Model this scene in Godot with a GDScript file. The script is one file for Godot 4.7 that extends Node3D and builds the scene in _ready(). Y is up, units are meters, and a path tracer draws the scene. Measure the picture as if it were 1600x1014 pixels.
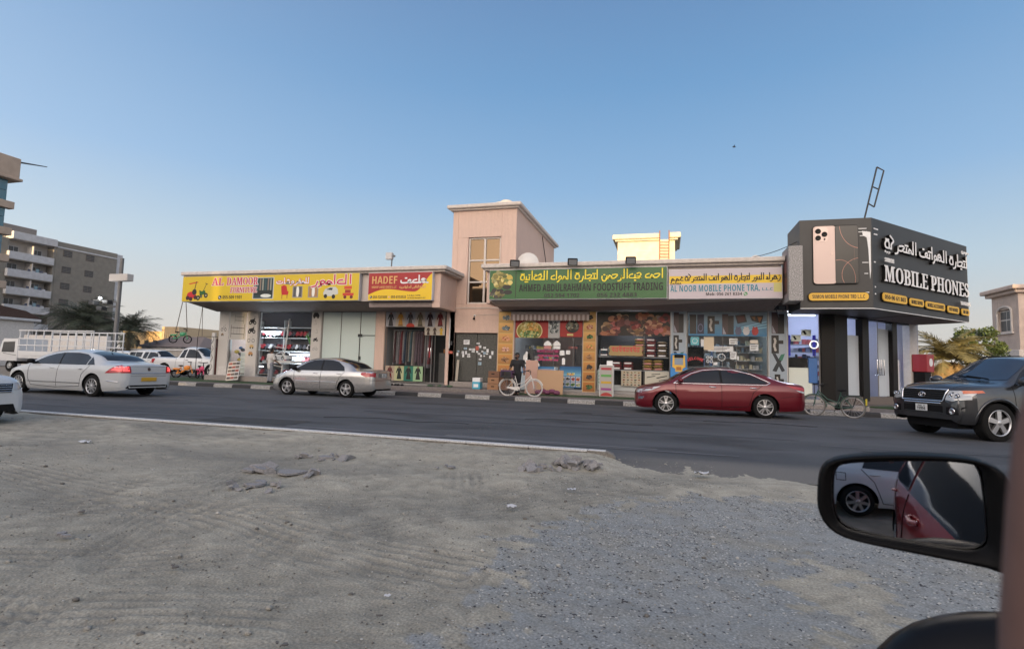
extends Node3D

var rng := RandomNumberGenerator.new()
var base := {}
var counts := {}
var mats := {}
var tex := {}

# ---------------------------------------------------------------- mesh builder
class B:
	var v := PackedVector3Array()
	var n := PackedVector3Array()
	var u := PackedVector2Array()
	var c := PackedColorArray()
	var ix := PackedInt32Array()
	var tint := Color.WHITE
	var xf := Transform3D()
	func vert(p: Vector3,nn: Vector3,uv := Vector2.ZERO) -> int:
		v.append(xf * p)
		n.append((xf.basis * nn).normalized())
		u.append(uv)
		c.append(tint)
		return v.size() - 1
	func face(i: int,j: int,k: int) -> void:
		ix.append(i)
		ix.append(k)
		ix.append(j)
	func tri(p: Vector3,q: Vector3,r: Vector3) -> void:
		var nn := (q - p).cross(r - p).normalized()
		face(vert(p,nn),vert(q,nn,Vector2(1,0)),vert(r,nn,Vector2(.5,1)))
	func quad(p: Vector3,q: Vector3,r: Vector3,s: Vector3) -> void:
		var nn := (q - p).cross(s - p).normalized()
		if nn.length() < .5:
			nn = (r - q).cross(s - q).normalized()
		var i := vert(p,nn,Vector2(0,1))
		vert(q,nn,Vector2(1,1))
		vert(r,nn,Vector2(1,0))
		vert(s,nn,Vector2(0,0))
		face(i,i + 1,i + 2)
		face(i,i + 2,i + 3)
	func box(lo: Vector3,hi: Vector3) -> void:
		var a := lo
		var b := hi
		quad(Vector3(a.x,a.y,b.z),Vector3(b.x,a.y,b.z),Vector3(b.x,b.y,b.z),Vector3(a.x,b.y,b.z))
		quad(Vector3(b.x,a.y,a.z),Vector3(a.x,a.y,a.z),Vector3(a.x,b.y,a.z),Vector3(b.x,b.y,a.z))
		quad(Vector3(b.x,a.y,b.z),Vector3(b.x,a.y,a.z),Vector3(b.x,b.y,a.z),Vector3(b.x,b.y,b.z))
		quad(Vector3(a.x,a.y,a.z),Vector3(a.x,a.y,b.z),Vector3(a.x,b.y,b.z),Vector3(a.x,b.y,a.z))
		quad(Vector3(a.x,b.y,b.z),Vector3(b.x,b.y,b.z),Vector3(b.x,b.y,a.z),Vector3(a.x,b.y,a.z))
		quad(Vector3(a.x,a.y,a.z),Vector3(b.x,a.y,a.z),Vector3(b.x,a.y,b.z),Vector3(a.x,a.y,b.z))
	func cbox(lo: Vector3,hi: Vector3,h := .01) -> void:
		var m := (lo + hi) / 2.0
		var e := (hi - lo) / 2.0
		h = minf(h,minf(e.x,minf(e.y,e.z)) * .8)
		for ax in 3:
			for s in [-1.0,1.0]:
				var d := Vector3.ZERO
				d[ax] = s
				var p := Vector3.ZERO
				p[(ax + 1) % 3] = 1.0
				var q := Vector3.ZERO
				q[(ax + 2) % 3] = s
				var o: Vector3 = m + d * e[ax]
				var a: Vector3 = p * (e[(ax + 1) % 3] - h)
				var b: Vector3 = q * (e[(ax + 2) % 3] - h)
				quad(o - a - b,o + a - b,o + a + b,o - a + b)
		for ax in 3:
			var i1 := (ax + 1) % 3
			var i2 := (ax + 2) % 3
			for s in [-1.0,1.0]:
				for t in [-1.0,1.0]:
					var p0 := m
					p0[i1] += s * e[i1]
					p0[i2] += t * (e[i2] - h)
					var p1 := m
					p1[i1] += s * (e[i1] - h)
					p1[i2] += t * e[i2]
					var l := Vector3.ZERO
					l[ax] = e[ax] - h
					if s * t > 0:
						quad(p0 - l,p1 - l,p1 + l,p0 + l) if _out(p0 - l,p1 - l,p0 + l,m) else quad(p1 - l,p0 - l,p0 + l,p1 + l)
					else:
						quad(p1 - l,p0 - l,p0 + l,p1 + l) if _out(p1 - l,p0 - l,p1 + l,m) else quad(p0 - l,p1 - l,p1 + l,p0 + l)
		for sx in [-1.0,1.0]:
			for sy in [-1.0,1.0]:
				for sz in [-1.0,1.0]:
					var s := Vector3(sx,sy,sz)
					var k := m + s * (e - Vector3(h,h,h))
					var a := k + Vector3(sx * h,0,0)
					var b := k + Vector3(0,sy * h,0)
					var d := k + Vector3(0,0,sz * h)
					if _out(a,b,d,m):
						tri(a,b,d)
					else:
						tri(a,d,b)
	func _out(p: Vector3,q: Vector3,s: Vector3,m: Vector3) -> bool:
		return (q - p).cross(s - p).dot(p - m) > .0
	func tube(pts: Array,r: float,seg := 6,closed := false,r1 := -1.0) -> void:
		var m := pts.size()
		var start := v.size()
		var prev := Vector3.ZERO
		for i in m:
			var t: Vector3
			if closed:
				t = (pts[(i + 1) % m] - pts[(i + m - 1) % m]).normalized()
			else:
				t = (pts[mini(i + 1,m - 1)] - pts[maxi(i - 1,0)]).normalized()
			var side := t.cross(Vector3.UP if absf(t.y) < .95 else Vector3.RIGHT).normalized()
			if i > 0 and prev != Vector3.ZERO:
				side = (prev - t * prev.dot(t)).normalized()
			prev = side
			var other := t.cross(side)
			var rr := r if r1 < 0 else lerpf(r,r1,float(i) / maxi(m - 1,1))
			for k in seg:
				var a := TAU * k / seg
				var d := side * cos(a) + other * sin(a)
				vert(pts[i] + d * rr,d,Vector2(float(k) / seg,float(i) / m))
		var rings := m if closed else m - 1
		for i in rings:
			for k in seg:
				var p := start + i * seg + k
				var q := start + i * seg + (k + 1) % seg
				var p2 := start + ((i + 1) % m) * seg + k
				var q2 := start + ((i + 1) % m) * seg + (k + 1) % seg
				face(p,q,q2)
				face(p,q2,p2)
		if not closed:
			for e in [0,m - 1]:
				var t2: Vector3 = (pts[1] - pts[0]).normalized() * -1.0 if e == 0 else (pts[m - 1] - pts[m - 2]).normalized()
				var ce := vert(pts[e],t2)
				for k in seg:
					var s0: int = start + e * seg + k
					var s1: int = start + e * seg + (k + 1) % seg
					if e == 0:
						face(ce,s1,s0)
					else:
						face(ce,s0,s1)
	func lathe(prof: Array,seg := 16,smooth := true) -> void:
		var rows := []
		for p in prof:
			var row := PackedVector3Array()
			for k in seg + 1:
				var a := TAU * k / seg
				row.append(Vector3(p.x * sin(a),p.y,p.x * cos(a)))
			rows.append(row)
		if smooth:
			grid(rows,true)
		else:
			for i in rows.size() - 1:
				grid([rows[i],rows[i + 1]],true)
	func grid(rows: Array,wrap := false) -> void:
		var h := rows.size()
		var w: int = rows[0].size()
		var nn := PackedVector3Array()
		nn.resize(h * w)
		for i in h - 1:
			for j in w - 1:
				var a: Vector3 = rows[i][j]
				var b: Vector3 = rows[i][j + 1]
				var d: Vector3 = rows[i + 1][j + 1]
				var e: Vector3 = rows[i + 1][j]
				var f := (d - a).cross(e - b)
				for q in [i * w + j,i * w + j + 1,(i + 1) * w + j,(i + 1) * w + j + 1]:
					nn[q] += f
		if wrap:
			for i in h:
				var s := nn[i * w] + nn[i * w + w - 1]
				nn[i * w] = s
				nn[i * w + w - 1] = s
		var st := v.size()
		for i in h:
			for j in w:
				vert(rows[i][j],nn[i * w + j].normalized() if nn[i * w + j].length() > 1e-12 else Vector3.UP,Vector2(float(j) / (w - 1),1.0 - float(i) / (h - 1)))
		for i in h - 1:
			for j in w - 1:
				var a2 := st + i * w + j
				face(a2,a2 + 1,a2 + w + 1)
				face(a2,a2 + w + 1,a2 + w)
	func prism(poly: PackedVector2Array,z0: float,z1: float) -> void:
		if Geometry2D.is_polygon_clockwise(poly):
			poly.reverse()
		var t := Geometry2D.triangulate_polygon(poly)
		for side in 2:
			var z := z1 if side == 0 else z0
			var nn := Vector3(0,0,1 if side == 0 else -1)
			var st := v.size()
			for p in poly:
				vert(Vector3(p.x,p.y,z),nn,p)
			for k in range(0,t.size(),3):
				var a := poly[t[k]]
				var b := poly[t[k + 1]]
				var d := poly[t[k + 2]]
				var ccw := (b - a).cross(d - a) > 0
				if ccw == (side == 0):
					face(st + t[k],st + t[k + 1],st + t[k + 2])
				else:
					face(st + t[k],st + t[k + 2],st + t[k + 1])
		for i in poly.size():
			var a := poly[i]
			var b := poly[(i + 1) % poly.size()]
			quad(Vector3(a.x,a.y,z0),Vector3(b.x,b.y,z0),Vector3(b.x,b.y,z1),Vector3(a.x,a.y,z1))
	func ribbon(pts: PackedVector2Array,w: float,z0: float,z1: float) -> void:
		var m := pts.size()
		var l := PackedVector2Array()
		var r := PackedVector2Array()
		for i in m:
			var a := (pts[i] - pts[i - 1]).normalized() if i > 0 else (pts[1] - pts[0]).normalized()
			var b := (pts[i + 1] - pts[i]).normalized() if i < m - 1 else a
			var t := a + b
			t = t.normalized() if t.length() > .2 else a
			var nn := Vector2(-t.y,t.x)
			var k := clampf(1.0 / maxf(nn.dot(Vector2(-a.y,a.x)),.5),1.0,1.6)
			var e := t * (w * .4 if i == m - 1 else -w * .4 if i == 0 else .0)
			l.append(pts[i] + e + nn * w * .5 * k)
			r.append(pts[i] + e - nn * w * .5 * k)
		for i in m - 1:
			var f := func(p: Vector2,z: float) -> Vector3: return Vector3(p.x,p.y,z)
			quad(f.call(r[i],z1),f.call(r[i + 1],z1),f.call(l[i + 1],z1),f.call(l[i],z1))
			if z1 - z0 > .004:
				quad(f.call(r[i],z0),f.call(r[i + 1],z0),f.call(r[i + 1],z1),f.call(r[i],z1))
				quad(f.call(l[i + 1],z0),f.call(l[i],z0),f.call(l[i],z1),f.call(l[i + 1],z1))
		if z1 - z0 > .004:
			for i in [0,m - 1]:
				var p := l[i] if i == 0 else r[i]
				var q := r[i] if i == 0 else l[i]
				quad(Vector3(p.x,p.y,z0),Vector3(q.x,q.y,z0),Vector3(q.x,q.y,z1),Vector3(p.x,p.y,z1))
	func ball(o: Vector3,r: Vector3,seg := 10,rings := 6) -> void:
		var rows := []
		for i in rings + 1:
			var row := PackedVector3Array()
			var a := PI * i / rings - PI / 2
			for k in seg + 1:
				var t := TAU * k / seg
				row.append(o + r * Vector3(cos(a) * sin(t),sin(a),cos(a) * cos(t)))
			rows.append(row)
		grid(rows,true)
	func mesh(off := Vector3.ZERO) -> ArrayMesh:
		var m := ArrayMesh.new()
		if ix.is_empty():
			return m
		var p := v
		if off != Vector3.ZERO:
			p = PackedVector3Array()
			p.resize(v.size())
			for i in v.size():
				p[i] = v[i] - off
		var a := []
		a.resize(Mesh.ARRAY_MAX)
		a[Mesh.ARRAY_VERTEX] = p
		a[Mesh.ARRAY_NORMAL] = n
		a[Mesh.ARRAY_TEX_UV] = u
		a[Mesh.ARRAY_COLOR] = c
		a[Mesh.ARRAY_INDEX] = ix
		m.add_surface_from_arrays(Mesh.PRIMITIVE_TRIANGLES,a)
		return m

# ---------------------------------------------------------------- naming,things,parts
func numbered(called: String,parent: Node) -> String:
	var key := [parent.get_instance_id(),called]
	var k: int = counts.get(key,0)
	counts[key] = k + 1
	return called if k == 0 else "%s_%03d" % [called,k]

func tag(o: Node,label: String,category := "",group := "") -> Node:
	o.set_meta("label",label)
	if category:
		o.set_meta("category",category)
	if group:
		o.set_meta("group",group)
	return o

func thing(called: String,label: String,category: String,at := Vector3.ZERO,turn := .0,group := "",in_world := true) -> Node3D:
	var o := Node3D.new()
	o.name = numbered(called,self)
	add_child(o,true)
	o.position = at
	o.rotation.y = turn
	tag(o,label,category,group)
	base[o] = at if in_world else Vector3.ZERO
	return o

func setting(called: String) -> Node3D:
	var o := Node3D.new()
	o.name = numbered(called,self)
	add_child(o,true)
	o.set_meta("kind","structure")
	return o

func inst(called: String,m: Mesh,mat: Material,parent: Node,t := Transform3D()) -> MeshInstance3D:
	var o := MeshInstance3D.new()
	o.name = numbered(called,parent)
	o.mesh = m
	o.material_override = mat
	o.transform = t
	parent.add_child(o,true)
	return o

func obj(called: String,b: B,mat: Material,parent: Node = null) -> MeshInstance3D:
	var o: MeshInstance3D
	if parent == null:
		var lo := b.v[0]
		var hi := b.v[0]
		for p in b.v:
			lo = lo.min(p)
			hi = hi.max(p)
		var at := Vector3((lo.x + hi.x) / 2,lo.y,(lo.z + hi.z) / 2)
		o = inst(called,b.mesh(at),mat,self,Transform3D(Basis(),at))
		base[o] = at
	else:
		var off: Vector3 = base.get(parent,Vector3.ZERO)
		o = inst(called,b.mesh(off),mat,parent)
		base[o] = off
	return o

func bx(called: String,lo: Vector3,hi: Vector3,mat: Material,parent: Node = null,ch := .012) -> MeshInstance3D:
	var b := B.new()
	b.cbox(lo.min(hi),lo.max(hi),ch)
	return obj(called,b,mat,parent)

func copy(o: Node3D,at: Vector3,turn: float,label := "",group := "") -> Node3D:
	var r: Node3D = o.duplicate()
	r.name = numbered(String(o.name).rstrip("0123456789_"),self)
	add_child(r,true)
	r.position = at
	r.rotation.y = turn
	if label:
		r.set_meta("label",label)
	if group:
		r.set_meta("group",group)
	return r

func V(x: float,y: float,z: float) -> Vector3:
	return Vector3(x,y,z)

func P2(a: Array) -> PackedVector2Array:
	var p := PackedVector2Array()
	for i in range(0,a.size(),2):
		p.append(Vector2(a[i],a[i + 1]))
	return p

# ---------------------------------------------------------------- materials
func noise_tex(key: String,freq: float,oct: int,lo: float,hi: float,size := 512,kind := FastNoiseLite.TYPE_SIMPLEX_SMOOTH,normal := .0,seed_ := 1) -> NoiseTexture2D:
	if tex.has(key):
		return tex[key]
	var f := FastNoiseLite.new()
	f.noise_type = kind
	f.seed = seed_
	f.frequency = freq
	f.fractal_octaves = oct
	var t := NoiseTexture2D.new()
	t.width = size
	t.height = size
	t.seamless = true
	t.noise = f
	if normal > 0:
		t.as_normal_map = true
		t.bump_strength = normal
	else:
		var g := Gradient.new()
		g.set_color(0,Color(lo,lo,lo))
		g.set_color(1,Color(hi,hi,hi))
		t.color_ramp = g
	tex[key] = t
	return t

func mat(key: String,col: Color,rough := .8,metal := .0,o := {}) -> StandardMaterial3D:
	if mats.has(key):
		return mats[key]
	var m := StandardMaterial3D.new()
	m.resource_name = key
	var s := col.linear_to_srgb()
	s.a = o.get("a",1.0)
	m.albedo_color = s
	m.roughness = rough
	m.metallic = metal
	m.metallic_specular = o.get("spec",.5)
	if o.has("mottle"):
		m.albedo_texture = o.mottle[0]
		m.uv1_triplanar = true
		m.uv1_world_triplanar = not o.get("local",false)
		m.uv1_scale = Vector3(1,o.get("tall",1.0),1) * o.mottle[1]
	if o.has("bump"):
		m.normal_enabled = true
		m.normal_texture = o.bump[0]
		m.normal_scale = o.bump[1]
		if not o.has("mottle"):
			m.uv1_triplanar = true
			m.uv1_world_triplanar = not o.get("local",false)
			m.uv1_scale = Vector3.ONE * o.bump[2]
	if o.has("coat"):
		m.clearcoat_enabled = true
		m.clearcoat = o.coat
		m.clearcoat_roughness = .04
	if o.has("glow"):
		m.emission_enabled = true
		m.emission = (o.get("glow_color",col) as Color).linear_to_srgb()
		m.emission_energy_multiplier = o.glow
	if o.get("a",1.0) < 1.0:
		m.transparency = BaseMaterial3D.TRANSPARENCY_ALPHA
	if o.get("vc",false):
		m.vertex_color_use_as_albedo = true
	if o.has("back"):
		m.backlight_enabled = true
		m.backlight = o.back
	mats[key] = m
	return m

func C(r: float,g: float,b: float) -> Color:
	return Color(r / 255.0,g / 255.0,b / 255.0).srgb_to_linear()

func grey(x: float) -> Color:
	return Color(x,x,x)

# ---------------------------------------------------------------- flat print
class Pic:
	var im: Image
	var w: int
	var h: int
	func _init(a: int,b: int,bg: Color) -> void:
		w = a
		h = b
		im = Image.create(a,b,false,Image.FORMAT_RGB8)
		im.fill(bg)
	func rect(x0: float,y0: float,x1: float,y1: float,c: Color) -> void:
		im.fill_rect(Rect2i(int(x0 * w),int(y0 * h),maxi(1,int((x1 - x0) * w)),maxi(1,int((y1 - y0) * h))),c)
	func ell(cx: float,cy: float,rx: float,ry: float,c: Color,inner := .0) -> void:
		for y in range(maxi(0,int((cy - ry) * h)),mini(h,int((cy + ry) * h) + 1)):
			for x in range(maxi(0,int((cx - rx) * w)),mini(w,int((cx + rx) * w) + 1)):
				var d := Vector2((x / float(w) - cx) / rx,(y / float(h) - cy) / ry).length()
				if d <= 1.0 and d >= inner:
					im.set_pixel(x,y,c)
	func line(a: Vector2,b: Vector2,t: float,c: Color) -> void:
		var n := int(maxf(absf(a.x - b.x) * w,absf(a.y - b.y) * h)) + 1
		var r := maxi(1,int(t * w))
		for i in n + 1:
			var p := a.lerp(b,float(i) / n)
			im.fill_rect(Rect2i(int(p.x * w) - r / 2,int(p.y * h) - r / 2,r,r),c)
	func poly(a: Array,c: Color) -> void:
		var p := PackedVector2Array()
		var lo := Vector2(9,9)
		var hi := Vector2(-9,-9)
		for i in range(0,a.size(),2):
			var q := Vector2(a[i],a[i + 1])
			p.append(q)
			lo = lo.min(q)
			hi = hi.max(q)
		for y in range(maxi(0,int(lo.y * h)),mini(h,int(hi.y * h) + 1)):
			for x in range(maxi(0,int(lo.x * w)),mini(w,int(hi.x * w) + 1)):
				if Geometry2D.is_point_in_polygon(Vector2((x + .5) / w,(y + .5) / h),p):
					im.set_pixel(x,y,c)
	func grade(top: Color,low: Color,y0 := .0,y1 := 1.0) -> void:
		for y in range(int(y0 * h),int(y1 * h)):
			im.fill_rect(Rect2i(0,y,w,1),top.lerp(low,(float(y) / h - y0) / (y1 - y0)))
	func heap(r: RandomNumberGenerator,cx: float,cy: float,rx: float,ry: float,cols: Array,n := 40,s := .05) -> void:
		for i in n:
			var a := r.randf() * TAU
			var d := sqrt(r.randf())
			var c: Color = cols[r.randi() % cols.size()]
			ell(cx + cos(a) * d * rx,cy + sin(a) * d * ry,s * r.randf_range(.6,1.3),s * r.randf_range(.5,1.2) * w / h,c.lerp(Color.BLACK if r.randf() < .4 else Color.WHITE,r.randf() * .3))
	func mat(rough := .5) -> StandardMaterial3D:
		im.adjust_bcs(1.0,1.06,.92)
		var m := StandardMaterial3D.new()
		m.albedo_texture = ImageTexture.create_from_image(im)
		m.roughness = rough
		m.texture_repeat = false
		return m

func sheet(called: String,x0: float,y0: float,x1: float,y1: float,z: float,print_: Material,parent: Node = null,thick := .006,edge: Material = null) -> MeshInstance3D:
	var b := B.new()
	b.quad(V(x0,y0,z),V(x1,y0,z),V(x1,y1,z),V(x0,y1,z))
	var k := b.ix.size()
	var s := thick
	b.quad(V(x0,y0,z - s),V(x1,y0,z - s),V(x1,y0,z),V(x0,y0,z))
	b.quad(V(x0,y1,z),V(x1,y1,z),V(x1,y1,z - s),V(x0,y1,z - s))
	b.quad(V(x0,y0,z - s),V(x0,y0,z),V(x0,y1,z),V(x0,y1,z - s))
	b.quad(V(x1,y0,z),V(x1,y0,z - s),V(x1,y1,z - s),V(x1,y1,z))
	for i in range(4,b.u.size()):
		b.u[i] = Vector2(.01,.01)
	return obj(called,b,print_,parent)

# ---------------------------------------------------------------- lettering
func font(serif := false,bold := true) -> SystemFont:
	var key := "font%s%s" % [serif,bold]
	if not tex.has(key):
		var f := SystemFont.new()
		f.font_names = ["Droid Serif" if serif else "Droid Sans"]
		f.font_weight = 700 if bold else 400
		tex[key] = f
	return tex[key]

func text(s: String,x0: float,x1: float,y0: float,y1: float,z: float,m: Material,parent: Node,depth := .01,serif := false,bold := true,called := "lettering",turn := Transform3D(),fit := true) -> MeshInstance3D:
	var t := TextMesh.new()
	t.text = s
	t.font = font(serif,bold)
	t.font_size = 48
	t.pixel_size = (y1 - y0) / (48.0 * .714)
	t.depth = depth
	t.curve_step = 3.0
	t.horizontal_alignment = HORIZONTAL_ALIGNMENT_LEFT
	t.vertical_alignment = VERTICAL_ALIGNMENT_BOTTOM
	var o := MeshInstance3D.new()
	o.name = numbered(called,parent)
	o.mesh = t
	o.material_override = m
	parent.add_child(o,true)
	var bb := t.get_aabb()
	var sx := (x1 - x0) / bb.size.x if fit else 1.0
	var low := bb.position.y
	for ch in s:
		if ch in "Qgjpqy,@()":
			low += .0
	var probe := TextMesh.new()
	probe.text = "H"
	probe.font = t.font
	probe.font_size = 48
	probe.pixel_size = t.pixel_size
	probe.vertical_alignment = VERTICAL_ALIGNMENT_BOTTOM
	low = probe.get_aabb().position.y
	var off: Vector3 = base.get(parent,Vector3.ZERO)
	var l := Transform3D(Basis.from_scale(Vector3(sx,1,1)),Vector3(x0 - bb.position.x * sx,y0 - low,z + depth / 2))
	o.transform = Transform3D(Basis(),-off) * turn * l
	return o

const AR := {
	"ا": [[24,[10,100,10,0]],[24,[10,100,10,0]]],
	"ل": [[28,[14,100,14,0,28,0]],[66,[8,100,8,0,16,-24,38,-30,54,-18,58,8]]],
	"ب": [[28,[13,36,13,0,28,0]],[84,[8,30,10,4,30,-4,60,-3,76,6,76,34]]],
	"ن": [[28,[13,36,13,0,28,0]],[60,[6,28,9,-6,26,-28,44,-24,52,0,51,24]]],
	"ه": [[62,[0,0,14,4,18,34,36,56,52,40,46,4,24,6,18,30,34,32,50,24,62,0]],[52,[6,0,8,46,30,54,44,28,36,0,6,0]]],
	"ة": [[52,[6,0,8,46,30,54,44,28,36,0,6,0]],[52,[6,0,8,46,30,54,44,28,36,0,6,0]]],
	"ح": [[56,[56,0,30,4,8,36,26,44,52,38]],[60,[56,40,10,42,34,14,48,-16,34,-40,6,-36]]],
	"د": [[44,[6,44,30,34,36,8,22,0,0,0]],[44,[6,44,30,34,36,8,22,0,0,0]]],
	"ر": [[38,[0,0,8,6,10,26,12,-8,22,-26,40,-32]],[38,[6,28,10,2,18,-22,40,-32]]],
	"و": [[46,[0,0,30,2,32,28,18,38,8,22,14,2,30,0,30,-16,42,-32]],[46,[30,0,32,28,18,38,8,22,14,2,30,0,30,-16,46,-32]]],
	"ش": [[62,[12,32,12,0,28,0,28,28,28,0,44,0,44,30,44,0,62,0]],[100,[10,30,10,0,24,0,24,28,24,0,40,0,42,-22,62,-32,84,-20,88,14]]],
	"ع": [[50,[44,50,22,56,10,38,24,20,44,20,8,0,50,0]],[54,[44,50,22,56,10,38,26,22,10,-10,24,-34,50,-30]]],
	"ف": [[40,[0,0,22,2,30,24,20,42,10,30,16,12,30,8,40,0]],[98,[0,0,24,4,30,28,18,42,8,28,16,12,30,4,60,-2,86,4,90,30]]],
	"ك": [[52,[46,100,16,66,38,34,38,0,52,0]],[70,[10,100,10,4,40,-2,62,6,64,28]]],
	"م": [[40,[0,0,8,24,24,32,32,16,24,0,10,2,24,0,40,0]],[44,[0,0,6,22,22,30,32,16,22,0,12,4,34,0,38,-40]]],
	"ط": [[54,[14,100,14,2,40,2,46,20,32,28,16,8]],[54,[14,100,14,2,40,2,46,20,32,28,16,8]]],
	"ء": [[34,[26,34,10,32,8,18,22,12,4,2,30,6]],[34,[26,34,10,32,8,18,22,12,4,2,30,6]]],
}
const AR_AS := {"ت": "ب","ي": "ب","ئ": "ب","ج": "ح","خ": "ح","ذ": "د","ز": "ر","غ": "ع","س": "ش","أ": "ا"}
const AR_DOTS := {"ت": [2,1],"ب": [1,-1],"ن": [1,1],"ي": [2,-1],"ئ": [1,1],"ج": [1,-1],"خ": [1,1],"ذ": [1,1],"ز": [1,1],"غ": [1,1],"ش": [3,1],"ف": [1,1],"ة": [2,1]}

func arabic(s: String,x0: float,x1: float,y0: float,h: float,z: float,m: Material,parent: Node,depth := .008,stroke := .16,turn := Transform3D(),called := "lettering") -> MeshInstance3D:
	var strokes := []
	var word := 0
	var pen := .0
	var joined := false
	for i in s.length():
		var ch := s[i]
		if ch == " " or ch == ".":
			if ch == ".":
				strokes.append([word,P2([pen + 8,4,pen + 16,4])])
			pen += 22.0
			if ch == " ":
				word += 1
			joined = false
			continue
		var key: String = AR_AS.get(ch,ch)
		var after := s[i + 1] if i + 1 < s.length() else " "
		var goes := not (key in "ادرةوء") and not (after in " .ء")
		var g: Array = AR[key][0 if (goes or (joined and key in "اهة" or key in "ر" and joined)) else 1]
		if key == "ه" and not goes:
			g = AR[key][1]
		for k in range(1,g.size()):
			var q := P2(g[k])
			for j in q.size():
				q[j].x += pen
			if q.size() > 3 and not key in "لبشم":
				q = smooth(q)
			strokes.append([word,q])
		if joined and key in "البنشكعحط":
			strokes.append([word,P2([pen - 2,0,pen + 15,0])])
		if AR_DOTS.has(ch):
			var d: Array = AR_DOTS[ch]
			var cx := pen + float(g[0]) * (.45 if goes or key in "دة" else .5)
			var y: float = (66.0 if key in "ةعفح" else 56.0) if d[1] > 0 else -26.0
			if key == "ح" and d[1] < 0:
				y = -22.0 if goes else -2.0
			if key == "ن" or (key == "ب" and not goes):
				y = 40.0 if d[1] > 0 else -26.0
			for k in d[0]:
				var o: float = (k - (mini(d[0],2) - 1) / 2.0) * 17.0 if k < 2 else .0
				strokes.append([word,P2([cx + o - 5,y + (12.0 if k == 2 else .0),cx + o + 5,y + (12.0 if k == 2 else .0)])])
		pen += g[0]
		joined = goes
	var sx := (x1 - x0) / pen
	var sy := h / 100.0
	var o: MeshInstance3D
	for w in word + 1:
		var b := B.new()
		b.xf = Transform3D(Basis(),-(base.get(parent,Vector3.ZERO) as Vector3)) * turn
		var k2 := 0
		for q in strokes:
			if q[0] != w:
				continue
			var t := PackedVector2Array()
			for p in q[1]:
				t.append(Vector2(x1 - p.x * sx,y0 + p.y * sy))
			b.ribbon(t,stroke * h,z,z + depth + .0004 * (k2 % 9))
			k2 += 1
		if b.ix.is_empty():
			continue
		o = inst(called,b.mesh(),m,parent)
		base[o] = base.get(parent,Vector3.ZERO)
	return o

func smooth(q: PackedVector2Array) -> PackedVector2Array:
	var r := PackedVector2Array()
	var m := q.size()
	for i in m - 1:
		for k in 3:
			r.append(q[i].cubic_interpolate(q[i + 1],q[maxi(i - 1,0)],q[mini(i + 2,m - 1)],k / 3.0))
	r.append(q[m - 1])
	return r

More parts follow.
